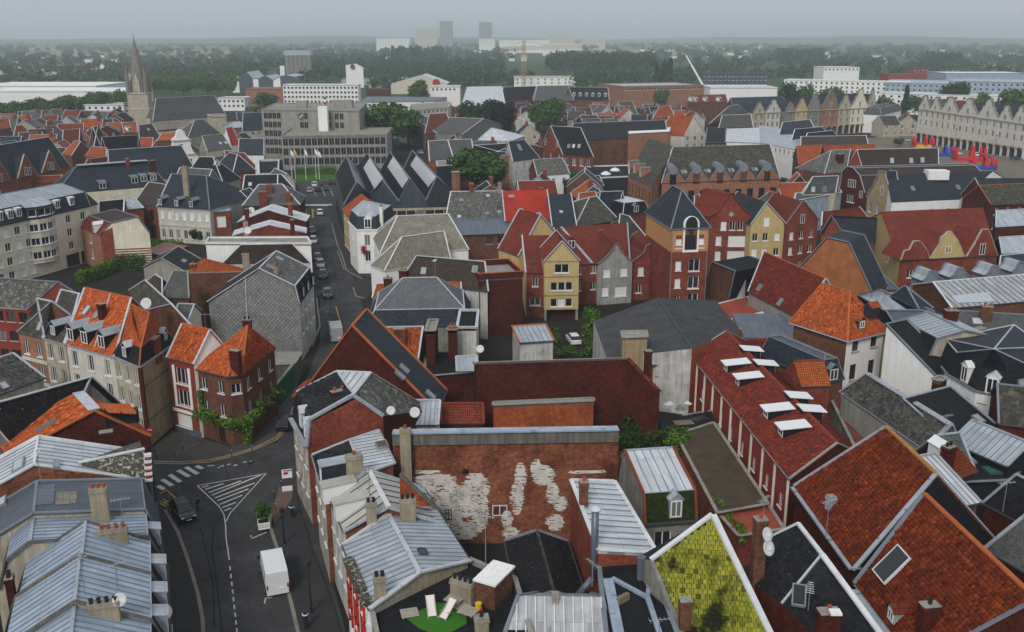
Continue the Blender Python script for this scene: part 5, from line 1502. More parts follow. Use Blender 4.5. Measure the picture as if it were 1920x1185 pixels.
s.dormer('F',981,413,1.2,1.6,'zinc_white','white_frame'); s.sky('F',959,369,1.3,1.0); s.sky('F',1010,402,1.1,0.9)
s=slope('blue_slate_house','house with plain blue-grey slope right of the vivid red roof',(1036,423),(1080,422),(1028,364),(1070,364),8.0,13.0,wall='brick_brown',rm='slate_blue',rk='none',vk='flashing')
s.sky('F',1052,398,0.8,0.9)
s=house('ribbed_roof_house','brown brick house with dark ribbed metal roof and a few windows',(857,440),(967,436),6.6,D=6,roof='sx',hr=8.6,wall='brick_brown',rm='sheet_blue',rk='lead',wF=[W(x=[0.07,0.55,0.75],r=1,w=1.4,h=1.5,top=0.7,k='b')])
s.seams('F',0.6,0.08,0.07)
# --- modern infill housing in ochre and brick
s=slope('red_tile_infill','long red tiled roof running behind the stepped white gable',(1044,498),(1180,487),(1036,424),(1180,420),7.5,11.2,wall='brick_red',rm='tile_red',rk='none',vk='zinc',wF=[W(5,2,1.0,1.4)])
s.dormer('F',1071,466,1.5,1.6,'tile_red','tile_red'); s.bar(s.f['F'].at(0.33,0),s.f['F'].at(0.33,1),0.5,0.12,'zinc','roof_joint')
s=gable('ochre_gable_house','ochre panelled gable house with white windows over an open ground floor',(1021,488),10.4,(1086,487),10.4,[(1054,452)],D=9,wall='ochre',rm='tile_red',rk='none',vk='flashing',wF=[W(1,1,2.4,1.5,z=[8.2],nx=2,k='m'),W(x=[0.28,0.5,0.72],r=1,w=1.1,h=1.4,z=[5.2],k='m',nx=1),W(x=[0.28,0.5,0.72],r=1,w=1.1,h=1.4,z=[2.4],k='m',nx=1)],z0=1.9)
for z_ in (4.4,7.6,10.2): s.bar(up(s.a,z_)+Vector((0,-0.06,0)),up(s.b,z_)+Vector((0,-0.06,0)),0.1,0.14,'ochre_dirty','string_course',0)
s.box('undercroft',up((s.a+s.b)/2+Vector((0,4.8,0)),0),5.0,6.5,2.0,'brick_dark')
for t_ in (0.04,0.96): s.box('pillar',up(lerp(s.a,s.b,t_)+Vector((0,0.3,0)),0),0.4,0.4,1.95,'concrete')
s=slope('red_tile_infill','narrow brick bay with red tiled slope left of the ochre panelled gable',(987,510),(1020,510),(980,441),(1043,441),8.0,12.0,wall='brick_red',rm='tile_red',rk='none',vk='flashing',wF=[W(1,1,1.0,1.5,z=[5.5]),W(1,1,1.8,1.4,z=[2.2])],wallL='ochre')
s.sky('F',1000,492,0.8,1.1,'gutter_dark','dark_glass')
s=gable('red_gable_roof','steep red tiled gable roof rising behind the ochre panelled gable',(972,478),8.0,(1055,452),9.5,[(1013,403)],D=7,wall='ochre',rm='tile_red',rk='none',vk='flashing')
s=gable('stepped_white_house','grey-white rendered house with stepped gable and steep dark red roof',(1122,494),7.6,(1186,490),7.6,[(1132,486),(1140,478),(1150,466),(1153,458),(1160,458),(1163,466),(1175,482)],far=(3,1124,431),wall='grey_render',rm='tile_dark',rk='none',vk='stone_grey',wallL='cream_pale',wF=[W(2,1,1.3,1.5,z=[5.0],k='s'),W(1,1,1.2,1.6,z=[1.6],k='s',x=[0.22]),W(1,1,2.2,1.9,z=[1.3],k='s',x=[0.68])])
s=gable('curved_brick_house','brick house with curved white-edged gable and crow steps',(1187,489),7.4,(1248,486),7.4,[(1197,482),(1208,473),(1211,462),(1224,454),(1227,470),(1240,478)],far=(3,1196,434),wall='brick_red',rm='tile_dark',rk='none',vk='stone_grey',wF=[W(2,1,1.1,1.6,z=[4.6],k='m'),W(1,1,1.1,1.5,z=[1.4],x=[0.2])])
s=house('brick_tower_house','tall five-storey brick house with grey hipped roof and arched white dormer',(1260,426),(1330,424),15.6,C=(1216,396),roof='hy',hr=20.8,i1=5.5,i2=4.5,wall='brick_red',rm='slate_blue',rk='lead',ek='lead',wF=[W(x=[0.22],r=3,w=1.0,h=1.6,z=[8.2,5.2,2.2],k='m'),W(x=[0.65],r=3,w=1.9,h=2.1,z=[8.0,5.0,2.0],k='w'),W(x=[0.2,0.8],r=1,w=1.0,h=1.6,z=[12.0],k='s')])
zt=11.4
xf=(s.b - s.a).normalized(); nf=Vector((xf.y,-xf.x,0))*0.03
s.wall('P1',up(s.a,15.5)+nf,up(s.b,15.5)+nf,'peach',zt,wins=[W(x=[0.2,0.8],r=1,w=1.0,h=1.6,z=[12.6],k='s'),W(1,1,1.9,2.6,z=[11.6],k='g')])
s.wall('P2',up(s.a,15.5) - xf*0.03,up(s.d,15.5) - xf*0.03,'peach',zt)
arch=s.a+(s.b - s.a)*0.52+nf*4
vs=[]; n_=10
b_=MB()
w_=1.35
outl=[(-w_,11.3),(w_,11.3),(w_,16.0)]+[(w_*math.cos(math.pi*i/n_),16.0+w_*math.sin(math.pi*i/n_)) for i in range(1,n_)]+[(-w_,16.0)]
inn=[(x*0.78,11.7 if z<11.5 else z - 0.05) for x,z in outl]
k=len(outl)
vv=[arch+xf*x+Vector((0,0,z - 0)) - up(arch,arch.z)+up(arch,0) - s.loc for x,z in outl+inn]
vv=[p - Vector((0,0,0)) for p in vv]
vv2=[p - nf*14 for p in vv]
fs=[(i,(i+1) % k,k+(i+1) % k,k+i) for i in range(k)]+[(i,2*k+i,2*k+(i+1) % k,(i+1) % k) for i in range(k)]
link('arched_dormer',mk_mesh('arched_dormer',vv+vv2,fs,'white_render'),s.e)
link('arch_pane_or_shade',mk_mesh('arch_pane_or_shade',[p - nf*3 for p in vv[k:]],[tuple(range(k))],'glass'),s.e)
for x_ in (0.02,0.98):
 q=lerp(s.a,s.b,x_)+nf*3
 s.bar(up(q,0.2),up(q,15.3),0.12,0.12,'stone_grey','downpipe',0)
s=gable('brick_gable_house','brick house with tall stepped gable, round medallion and white balcony window',(1333,405),12.2,(1411,405),12.2,[(1347,398),(1353,386),(1364,372),(1366,364),(1376,362),(1378,372),(1392,388),(1398,396)],far=(3,1320,355),wall='brick_red',rm=['tile_red']*5+['slate_blue']*4,rk='none',vk='brick_red',wF=[W(x=[0.32,0.53,0.72],r=1,w=1.1,h=1.7,z=[9.4],k='m'),W(x=[0.22],r=2,w=1.1,h=1.8,z=[6.4,3.4],k='s'),W(x=[0.66],r=2,w=3.4,h=2.3,z=[6.0,3.0],k='s')])
F=s.w['F']
dd=MB().lathe([(0.45,-0.06),(0.45,0.06),(0.3,0.08)],16)
dd.build('medallion','stone_pale',s.e,s.L(Matrix.Translation(V(1371,402,s.a,s.b)+F.n*0.08) @ F.mat(Vector((0,0,0))).to_3x3().to_4x4() @ Matrix.Rotation(R(90),4,'X')))
s=gable('ochre_infill_house','ochre rendered gable house with grey slope between two brick gables',(1408,420),11.0,(1472,418),11.0,[(1437,379)],far=(0,1383,359),wall='ochre',rm=['slate_blue','tile_red'],rk='none',vk='flashing',wF=[W(1,1,1.1,1.7,z=[10.4],x=[0.45],k='s'),W(x=[0.15,0.45,0.8],r=3,w=1.1,h=1.5,z=[7.6,4.6,1.6],k='m')])
s=gable('narrow_brick_house','slender brick gable house with ochre top and balconies',(1474,419),11.0,(1534,411),11.0,[(1504,378),(1508,378)],far=(0,1452,362),wall='brick_red',rm='tile_dark',rk='none',vk='stone_grey',wF=[W(1,1,1.1,1.8,z=[10.6],k='m'),W(x=[0.2,0.5,0.8],r=3,w=1.1,h=1.5,z=[7.6,4.6,1.6],k='m')],wallR='ochre')
slope('red_link_roof','red tiled link roof with green skylight behind the tower house',(1300,425),(1322,405),(1286,368),(1327,367),11,13.5,wall='brick_red',rm='tile_red',rk='none',vk='flashing')
s=slope('red_tile_infill','red tiled roof with white verges right of the slender brick gable',(1541,421),(1628,410),(1533,394),(1622,391),9.5,12.0,wall='brick_red',rm='tile_red',rk='none',vk='flashing_white')
s=gable('slate_infill_house','low house with brick gable and blue-black slate slope beside a green fence',(1540,437),8.0,(1592,452),7.0,[(1560,404)],far=(0,1644,408),wall='brick_red',rm=['slate_dark','slate_blue'],rk='none',vk='lead')
s=slope('three_gable_house','long ochre house with red tiled roof and three shaped front gables',(1687,487),(1870,478),(1658,399),(1837,389),8.0,13.4,wall='brick_red',wallL='ochre',rm='tile_red',rk='ridge_red',vk='none',wL=[W(2,1,1.2,1.7,z=[5.6],k='s'),W(1,1,2.0,2.0,z=[2.6],x=[0.35])],wF=[W(x=[0.12,0.2,0.44,0.53,0.62,0.83,0.92],r=2,w=1.1,h=1.5,z=[4.6,1.8],k='m')])
front_gable(s,(1689,488),(1742,485),8.0,[(1696,470),(1705,468),(1713,452),(1725,452),(1732,462),(1738,470)],6,'brick_red','tile_red',wins=[(1714,475,1.2,1.2,'s')] if False else [])
front_gable(s,(1744,485),(1808,481),8.0,[(1762,458),(1764,446),(1772,440),(1777,434),(1784,434),(1788,441),(1795,450)],7,'ochre','tile_red',wins=[(1778,468,1.3,1.3,'w')])
front_gable(s,(1812,481),(1870,478),8.0,[(1828,456),(1836,440),(1842,430),(1852,430),(1858,444)],7,'brick_red','tile_red',wins=[(1842,467,1.1,2.0,'g')])
s.sky('F',1731,463,0.9,1.3); s.sky('F',1797,460,0.9,1.3)
s=gable('terracotta_wall_house','large blank terracotta-rendered gable wall',(1500,500),9.0,(1636,548),6.6,[(1551,445),(1592,454)],D=7,wall='terracotta_render',rm=['slate_dark','slate_blue','slate_blue'],rk='none',vk='lead')
s=house('zinc_link_roof','blue-grey zinc lean-to with green netting between terracotta and ochre walls',(1632,545),(1682,541),5.0,D=9,roof='sx',hr=8.0,wall='ochre',rm='zinc_dark',rk='lead')
s.seams('F',0.8)
s=slope('dark_red_house','house with steep dark red tiled roof and two roof windows',(1404,545),(1497,594),(1450,472),(1529,523),7.0,12.4,wall='concrete',rm='tile_dark',rk='ridge_orange',vk='flashing',wallR='stone_grey')
laid(s,'F','g_red'); s.sky('F',1425,540,0.9,1.2); s.sky('F',1464,567,0.9,1.2)
s=gable('black_roof_house','small house with black slate roof, concrete chimney and roof window',(1329,519),6.2,(1369,556),5.0,[(1336,491),(1380,508)],far=(0,1402,480),wall='brick_brown',rm=['slate_dark','bitumen','bitumen'],rk='none',vk='lead')
s.chim('S2',1388,548,1.6,0.8,3.0,0,'concrete',rz=-20)
s=flat('red_flat_roof','low flat red roof with skylight and white ribbed canopy',[(1337,572),(1400,556),(1452,596),(1440,606),(1372,612)],4.6,'roof_red_flat','brick_orange',cop='flashing_white')
quad(s,'canopy',[(1366,598,5.2),(1430,584,5.2),(1450,606,5.2),(1385,616,5.2)],'sheet_white',th=0.08,name='canopy'); s.seams('canopy',0.5,0.05,0.05,'flashing')
s=house('blue_metal_shed','shed with dark blue ribbed metal roof below the dark red house',(1392,632),(1520,632),4.6,D=6.5,roof='sx',hr=6.2,wall='brick_orange',rm='sheet_blue',rk='none')
s.seams('F',0.45,0.05,0.05)
s=slope('low_orange_roof','low strip of orange-red tiles behind the long dormered roof',(1392,660),(1488,652),(1388,636),(1480,634),5.0,6.6,wall='cream',rm='tile_red',rk='ridge_red')
s=gable('long_dormer_house','long low house with dark red tiles and two rows of white-roofed dormers',(1482,895),6.6,(1612,850),6.6,[(1569,830)],(0,1363,621),wall='brick_dark',rm='tile_red',rk='ridge_red',vk='concrete',wallL='red_paint',wL=[W(9,1,0.9,1.5,z=[2.6])],ek='concrete')
for x,y in ((1362,696),(1384,722),(1437,783),(1465,817)): s.dormer('L',x,y,1.5,1.0,'sheet_white','slate_dark',gab=False,rh=0.25,ov=0.25)
for i in range(4): s.dormer('R',s.f['R'].at([0.22,0.32,0.60,0.74][i],0.55),0,1.5,1.0,'sheet_white','slate_dark',gab=False,rh=0.25,ov=0.25)
for i in range(10):
 q=lerp(s.a,s.d,(i+0.05)/10)+Vector((-0.08,0,0))
 s.bar(up(q,0),up(q,6.2),0.16,0.25,'cream','pilaster',0)
laid(s,'L','g_red'); laid(s,'R','g_red'); ridge_tiles(s,s.pr[1],s.pr[1]+s.fd,'ridge_red')
s=slope('red_dormer_tower','small brick tower house with orange-red tiled lean-to roof',(1503,722),(1556,720),(1492,678),(1541,674),7.8,10.0,wall='brick_red',rm='tile_orange',rk='ridge_red',vk='none')
flat('rust_sheet_roof','rust-red sheet roof running down beside the grey slate hip',[(1548,727,5.0),(1578,742,5.0),(1642,822,4.0),(1606,845,4.0)],4.5,'sheet_rust','concrete',cop='concrete')
s=house('slate_mansard_house','brick house with lead-grey top and slate mansard with one dormer',(1541,716),(1580,709),7.4,C=(1480,655),roof='mh',hm=9.8,mi=0.6,hr=10.1,wall='brick_brown',rm='slate_blue',um='zinc_dark',rk='lead')
s.dormer('F',1561,713,1.3,1.5,'lead','slate_blue')
s=house('orange_hip_house','white-fronted house with orange hipped roof and brick side',(1589,629),(1658,613),11.2,C=(1526,590),roof='hy',hr=15.6,i1=3.0,i2=1.0,wall='white_render',wallL='brick_brown',rm='tile_orange',rk='ridge_orange',ek='flashing',o=0.45,wF=[W(2,1,1.2,1.3,z=[8.9],k='b'),W(2,1,1.2,2.0,z=[5.2],k='b'),W(2,1,1.2,2.0,z=[1.8],k='b')])
for k in 'FRL': laid(s,k,'g_orange')
s.dormer('F',1614,616,1.0,1.1,'tile_orange','slate_blue'); s.dormer('R',1640,590,1.2,1.2,'tile_orange','slate_blue')
s=slope('ridge_slate_house','long lichen-blotched slate roof with zinc ridge walk, hipped at its near end',(1740,842),(1579,733),(1757,797),(1648,700),7.6,10.2,(1,0),wall='concrete',rm='slate_lichen',rk='zinc',tw=0.7,ek='zinc'); laid(s,'F','g_lichen',.3,.26,0); laid(s,'L','g_lichen',.3,.26,0)
s=house('ornate_front_house','narrow street front with ornate brown stone windows and slate top',(1679,630),(1743,666),10.6,D=8,roof='mx',hm=12.6,mi=0.7,hr=13.4,wall='stone_pale',rm='slate_dark',um='zinc',rk='lead',wF=[W(3,3,1.1,2.1,3.1,0.9,k='b')])
s.seams('U',0.8)
house('yellow_front_house','narrow yellow street front with barred strip window',(1650,613),(1680,630),10.2,D=8,roof='gx',hr=11.5,wall='ochre',rm='slate_dark',rk='lead',wF=[W(1,3,0.9,1.6,3.0,0.9,k='b',x=[0.15]),W(1,1,0.8,6.0,z=[3.0],k='o',x=[0.75])])
flat('grey_sheet_hall','hall with big pale grey sheet roof and black side wall',[(1608,553,9.0),(1700,606,9.0),(1752,584,11.0),(1650,543,11.0)],9.0,'zinc','bitumen',cop='lead')
s=slope('blue_glass_lantern','dark blue pyramid skylight on the grey sheet roof',(1672,553),(1722,578),(1696,536),(1700,538),11.0,12.6,(1,1),wall='bitumen',rm='slate_blue',rk='lead')
s=slope('ribbed_zinc_hall','wide brownish ribbed zinc roof with white glazing strip at the right edge',(1785,576),(1960,560),(1754,530),(1940,512),9.6,11.6,wall='brick_brown',rm='zinc_rusty',rk='flashing_white',vk='flashing_white')
s.seams('F',1.0,0.1,0.1,'lead')
s.face('g',[s.f['F'].hit(*q)+s.f['F'].n*0.12 for q in ((1783,555),(1850,549),(1866,566),(1795,569))],'roof_glass',0.06,'roof_glazing'); s.seams('g',0.9,0.05,0.04,'flashing')
for i,(x,y,zz) in enumerate(((1748,525,9.5),(1800,519,9.5),(1865,515,9.5),(1915,508,9.5))):
 gable('vent_hood',['first','second','third','fourth'][i]+' curved grey zinc roof hood from the left above the ribbed roof',(x - 17,y),zz,(x+18,y - 2),zz,[(x - 10,y - 6),(x - 5,y - 17),(x+4,y - 17),(x+10,y - 6)],D=3,wall='lead',rm='zinc',rk='none',vk='lead',cat='roof hood',group='zinc roof hoods',z0=8.0)
house('brown_brick_block','brown brick block with plank boarding under the ribbed zinc roof',(1760,600),(1930,585),7.0,D=5,roof='flat',ph=0.3,wall='brick_brown',rm='bitumen_brown',rk='beige_stack')
s=slope('slate_cluster_house','blue-grey slate roof with brick chimney beside the white turret house',(1798,650),(1935,660),(1795,588),(1925,585),9.0,11.8,wall='brick_brown',rm='slate_grey',rk='lead')
s.chim('F',1848,600,1.3,0.8,1.8,2,'brick_brown'); s.sky('F',1832,604,1.2,1.3)
s=house('street_chimney_house','house with zinc slope and tall brick chimney behind the ornate front',(1700,640),(1770,640),10.5,D=7,roof='sx',hr=12.4,wall='bitumen',rm='zinc_dark',rk='lead')
s.chim('F',1777,632,1.4,1.0,3.4,2,'brick_dark')
ring=[P(1753,672,9.6),P(1777,703,9.6),P(1830,734,9.6),P(1885,745,9.6),P(1940,737,9.6),P(1965,690,9.6),P(1900,640,9.6)]
cen=sum(ring,Vector((0,0,0)))/len(ring)
s=Bld('white_turret_house','white curved corner building with slate mansard and faceted turret roof',cen)
tp=[up(lerp(p,cen,0.14),12.2) for p in ring]; apx=P(1864,655,15.0)
for i in range(7):
 p,q=ring[i],ring[(i+1) % 7]
 s.face('m%d' % i,[p,q,tp[(i+1) % 7],tp[i]],'slate_dark'); s.face('t%d' % i,[tp[i],tp[(i+1) % 7],apx],'slate_blue')
 s.bar(tp[i],apx,0.16,0.1,'flashing','hip_cap'); s.bar(p,q,0.35,0.2,'lead','gutter'); s.bar(tp[i],tp[(i+1) % 7],0.2,0.1,'flashing','break_flashing')
 s.wall('w%d' % i,p,q,'white_render',0,wins=[W(2,2,1.0,1.9,3.2,1.2,k='s')] if i<4 else ())
s.dormer('m1',1808,716,1.2,1.9,'white_frame','white_frame'); s.dormer('m2',1858,739,1.2,1.9,'white_frame','white_frame'); s.sky('m3',1915,722,1.0,1.3)
house('dark_mansard_wing','dark slate wing with brick chimney joining the turret house',(1752,700),(1790,690),9.4,D=7,roof='sx',hr=13.4,wall='white_render',rm='slate_dark',rk='lead').chim('F',1832,640,1.8,0.9,1.6,0,'brick_brown')
s=house('brick_shaft','tall dark brick shaft with stepped pots left of the turret house',(1748,712),(1764,716),11.0,D=1.6,roof='flat',ph=0.05,wall='brick_dark',rm='concrete',rk='concrete',cat='chimney')
s=house('dark_slope_house','black slate slope with two roof windows below the white curved wall',(1828,864),(1915,836),7.2,C=(1792,776),roof='sx',hr=10.6,wall='concrete_dark',rm='slate_dark',rk='zinc',vk='zinc')
s.sky('F',1834,787,0.9,1.2); s.sky('F',1860,880,1.0,1.3)
flat('black_slate_block','black tiled block with green roof window at the right edge',[(1790,905),(1905,900),(1920,850),(1830,866)],7.0,'slate_dark','bitumen',cop='lead').sky('F',1859,884,1.3,1.5,'gutter_dark','green_paint')
house('brown_edge_house','brown brick house cut by the right edge below the turret house',(1875,790),(1960,800),9.5,D=8,roof='gx',hr=12,wall='brick_dark',rm='slate_moss',rk='lead')
s=house('zinc_edge_house','small zinc-roofed house at the right edge',(1890,870),(1960,850),8.2,D=6,roof='gy',hr=9.8,wall='bitumen',rm='zinc',rk='zinc')
s.seams('L',0.6)
s=slope('rust_tile_house','steep rust-red tiled roof with lichen-yellow ridge, farther of the two big ones',(1604,1062),(1493,910),(1747,887),(1669,801),8.6,15.0,wall='brick_dark',rm='tile_rust',rk='ridge_lichen',vk='zinc',tw=0.34,ek='zinc_white',wallL='bitumen')
laid(s,'F','g_rust',.23,.29); ridge_tiles(s,s.r0,s.r1,'ridge_lichen')
s.bar(s.f['F'].hit(1604,1062),s.f['F'].hit(1493,910),1.0,0.15,'zinc','box_gutter',-0.2)
s.chim('F',1557,950,0.6,0.6,0.9,0,'zinc',rz=20)
s=slope('rust_tile_house','steep rust-red tiled roof with big white roof window, nearest at the right',(1720,1240),(1607,1092),(1930,1122),(1743,927),8.2,14.2,wall='brick_dark',rm='tile_rust',rk='ridge_orange',vk='lead',tw=0.34,ek='zinc')
laid(s,'F','g_rust',.23,.29); ridge_tiles(s,s.r0,s.r1,'ridge_orange')
s.sky('F',1674,1060,1.9,2.6,'flashing_white','dark_glass')
s.bar(s.f['F'].hit(1720,1240),s.f['F'].hit(1612,1100),1.4,0.12,'zinc','box_gutter',-0.25)
s.dormer('F',1672,1165,0.9,1.0,'tile_rust','zinc'); s.chim('F',1737,1180,1.1,0.7,1.8,1,'brick_dark','pot_dark',rz=8)
s=slope('small_red_house','small red tiled roof with chimney and white dormer beyond the lichen ridge',(1775,900),(1830,880),(1760,835),(1800,850),8.0,10.4,wall='brick_dark',rm='tile_rust',rk='none')
s.chim('F',1775,868,1.0,0.8,1.6,2,'brick_dark','pot_dark')
house('white_dormer_house','slate house with white gabled dormer beside the long slate hip',(1786,885),(1825,880),7.4,D=5,roof='gx',hr=10.0,wall='bitumen',rm='slate_grey',rk='zinc').dormer('F',1777,872,1.3,1.6,'white_frame','white_frame')
s=house('zinc_patch_roof','bright zinc lean-to roof tucked behind the nearest rust-red ridge',(1786,948),(1833,938),9.6,C=(1753,889),roof='sx',hr=11.6,wall='brick_brown',rm='zinc_white',rk='zinc',vk='zinc')
s.seams('F',0.55)
s=slope('slate_edge_house','dark slate roof with zinc valleys at the right edge below the zinc roof',(1846,940),(1960,1000),(1905,890),(1990,930),8.6,11.4,(1,0),wall='brick_dark',rm='slate_dark',rk='zinc')
s=slope('slate_edge_house','dark grey slate slope in the right edge behind the nearest rust-red ridge',(1850,1025),(1960,1090),(1925,965),(1990,1000),8.4,11.0,(1,0),wall='brick_dark',rm='slate_grey',rk='zinc')
ap,m1,m2=P(1496,982,12.6),P(1541,1040,12.4),P(1440,1009,10.6)
s=Bld('black_slate_house','black slate hip roof edged in white zinc with a dish on its chimney',m1)
bl=P(1466,1132,9.6); l2=P(1402,1085,9.6); br_=P(1655,1195,9.0); bb=P(1600,1260,8.6)
s.face('L',[ap,m1,bl,l2,m2],'slate_spots'); s.face('F',[m1,br_,bb,bl],'slate_dark')
s.bar(m2,ap,0.3,0.15,'flashing_white','verge'); s.bar(ap,m1,0.3,0.15,'flashing_white','ridge_cap'); s.bar(m1,br_,0.4,0.15,'flashing_white','verge'); s.bar(m1,bl,0.15,0.1,'flashing','hip_cap')
for p,q in ((m2,l2),(l2,bl),(bl,bb),(bb,br_),(br_,m1),(m1,ap),(ap,m2)): s.wall('w',p,q,'brick_dark',0)
s.chim('F',1552,1172,1.3,0.8,1.0,1,'brick_dark',rz=5); s.box('white_cap',P(1566,1150,11.2),0.7,0.6,0.16,'white_render')
s.sky('F',1498,1118,0.9,1.6,'lead','dark_glass')
s.chim(P(1418,1080,10.0),0,0,0.8,0.7,4.4,1,'brick_brown',rz=10,sink=6)
apx,gl,gr=P(1336,966,14.0),P(1221,1051,11.5),P(1389,1060,11.5)
s=Bld('mossy_slate_house','steep slate roof thick with yellow-green moss between white zinc verges',apx)
gF=s.face('G',[apx,gl,gr],'moss_slate')
g2=gF.hit(1292,1225); g3=gF.hit(1468,1240)
bpy.data.objects.remove(gF.obj); gF=s.face('G',[apx,gl,g2,g3],'moss_slate')
s.bar(apx,gl,0.32,0.18,'flashing_white','verge',0.1); s.bar(apx,g3,0.42,0.2,'flashing_white','verge',0.1); s.bar(gl,g2,0.3,0.2,'stone_grey','verge',0.05)
bk1=apx+Vector((2.2,3.0,-4)); 
s.face('Rb',[apx,g3,g3+Vector((1.6,0.6,-2.6)),bk1],'slate_moss'); s.face('Bk',[apx,bk1,gl+Vector((-0.5,3,-1.5)),gl],'slate_dark')
for p,q in ((gl,g2),(g2,g3),(g3,g3+Vector((1.6,0.6,-2.6))),(gl,gl+Vector((-0.5,3,-1.5)))): s.wall('w',p,q,'stone_grey',0)
s.chim('G',1283,1172,0.75,0.6,1.9,0,'brick_brown',rz=5)
mossy=s
s=flat('white_zinc_shed','long white zinc roof sloping beside a tall grey flue pipe',[(1071,900,10.4),(1152,902,9.8),(1232,1037,9.8),(1122,1031,10.4)],10,'zinc_white','brick_red',cop='flashing_white')
s.seams('F',0.9); s.chim('F',1094,946,0.7,0.6,2.0,1,'brick_brown',rz=0)
zsh=s
s=house('moss_mansard_house','stone house with white zinc top, moss-green slate mansard and one white dormer',(1212,981),(1303,974),6.8,D=9,roof='mx',hm=9.2,mi=0.7,hr=10.4,t=0.75,wall='stone_grey',rm='moss_slate',um='zinc_white',rk='zinc',vk='ridge_red',ek='gutter_dark',wF=[W(1,1,1.5,2.2,top=0.9,k='w',x=[0.35])])
s.dormer('F',1266,970,1.1,1.7,'zinc','zinc'); s.seams('U',0.75)
s=flat('dark_felt_roof','black felt roof with zinc box gutters in a Y shape at the bottom edge',[(1122,1046),(1192,1043),(1222,1062),(1280,1215),(1140,1225)],9.0,'bitumen','brick_red',cop='lead')
for p,q,w_ in (((1140,1088),(1162,1200),0.7),((1148,1086),(1214,1122),0.3),((1219,1083),(1214,1122),0.3),((1214,1122),(1240,1200),0.35)): s.bar(P(*p,9.1),P(*q,9.1),w_,0.2,'zinc_blue','box_gutter',0.08)
s.box('skylight_post',P(1168,1128,9.0),0.3,1.0,0.5,'wood',R(-50))
s=gable('black_gable_shed','low shed with black moss-edged gable roof at the foot of the weathered wall',(975,1128),5.6,(1098,1128),5.6,[(1038,1108)],(0,1007,996),wall='brick_dark',rm='slate_spots',rk='slate_moss',vk='lead')
s=slope('rusty_zinc_house','rust-streaked zinc roof with white ribs at the bottom edge',(936,1225),(1146,1228),(975,1115),(1127,1122),7.4,9.4,wall='brick_dark',rm='zinc_rusty',rk='none',vk='lead')
s.seams('F',0.66,0.08,0.1,'flashing_white')
s.chim('F',1041,1128,0.4,0.4,0.6,0,'concrete')
# --- town centre farther back
def S(label,A,B,R0,R1,he,hr,rm,wall='brick_brown',hip=(0,0),name='town_house',**kw):
 kw.setdefault('rk','flashing'); kw.setdefault('ek',None)
 return slope(name,label,A,B,R0,R1,he,hr,hip,rm=rm,wall=wall,**kw)
s=S('large school building with blue slate roof and banded brick gables',(-45,348),(130,310),(-45,279),(91,257),9,17.5,'slate_blue','brick_banded',name='school',rk='zinc',tw=0.6,cat='school')
for A,B,ap in (((33,335),(70,327),(45,289)),((78,325),(112,318),(92,282)),((-25,347),(20,338),(-4,298))):
 front_gable(s,A,B,8.6,[ap],9,'brick_banded','slate_blue','stone_pale',wins=[((A[0]+B[0])/2 - 3,A[1] - 14,1.3,2.2,'w'),((A[0]+B[0])/2+4,A[1] - 14,1.3,2.2,'w')])
 a_,b_=P(*A,8.6),P(*B,8.6); apv=V(*ap,a_,b_)
 for i in range(6):
  t=0.08+i*0.14; z_=8.8+(apv.z - 8.8)*t; m_=lerp(a_,b_,((apv - a_).xy.length/(b_ - a_).xy.length))
  l_=lerp(a_,m_,t); r_=lerp(b_,m_,t)
  s.bar(up(l_,z_)+Vector((0,-0.2,0)),up(r_,z_)+Vector((0,-0.2,0)),0.1,0.35,'stone_white','stone_band',0)
S('low red roof in front of the banded brick gables',(-25,347),(118,340),(-25,332),(110,331),6.5,8,'tile_red')
s=S('long hall with blue slate roof and ribbed zinc ridge strip',(104,364),(314,346),(157,313),(262,299),8,14,'slate_blue','cream',(1,1),rk='lead')
s.bar(s.r0,s.r1,2.4,0.15,'zinc','ridge_strip',0.12)
for x,y in ((193,354),(253,344),(270,341),(288,339)): s.dormer('F',x,y,1.8,1.6,'lead','slate_blue',gab=False,rh=0.4)
s.chim('F',240,312,1.0,0.8,2.0,1,'brick_red'); s.chim('F',288,322,1.4,1.0,3.0,0,'brick_dark')
S('orange tiled gable house with skylight left of the long slate hall',(117,288),(134,291),(138,264),(154,265),8,12,'tile_orange')
S('broad orange roof with three vents beyond the long slate hall',(160,292),(199,296),(168,275),(204,276),8,11,'tile_orange')
S('red flat-pitched roof touching the long slate hall',(157,312),(232,301),(164,294),(215,296),7.5,9.5,'tile_red')
S('black slate house with white edge lines near the church',(168,268),(197,260),(170,238),(187,236),8,14,'slate_dark',rk='flashing_white')
S('orange tiled house with dormer left of the church tower',(233,250),(257,248),(228,230),(256,228),8,11.5,'tile_orange').dormer('F',243,246,1.4,1.6,'lead','white_frame')
S('orange house at the left edge below the trees, first from the edge',(-25,246),(20,239),(-25,224),(29,223),8,11.5,'tile_orange')
S('orange house with two skylights near the left edge',(26,254),(54,247),(20,236),(50,235),7.5,10.5,'tile_orange')
S('bright orange roof with one skylight below the tree row',(87,244),(106,239),(79,226),(103,225),7.5,11,'tile_orange')
S('long grey slate house behind the long slate hall',(190,279),(263,274),(200,258),(250,252),8,12,'slate_dark')
S('weathered brown tiled house among the orange roofs',(118,268),(148,265),(122,244),(146,241),8,12,'tile_dark')
S('brown slate house with white skylights at the foot of the church',(262,264),(301,258),(257,235),(288,232),8,13,'slate_brown').sky('F',278,243,1.2,1.0)
S('dull red roof stepping up behind the white baroque front',(278,287),(315,287),(295,262),(325,260),8,12,'tile_red')
S('vivid orange lean-to roof above the dull red one',(295,264),(326,262),(304,249),(333,249),12.4,14,'tile_orange_fresh')
S('grey hipped mansard with round dormers behind the baroque front',(352,259),(413,249),(361,226),(384,224),9,14.5,'slate_grey','stone_pale',(1,1))
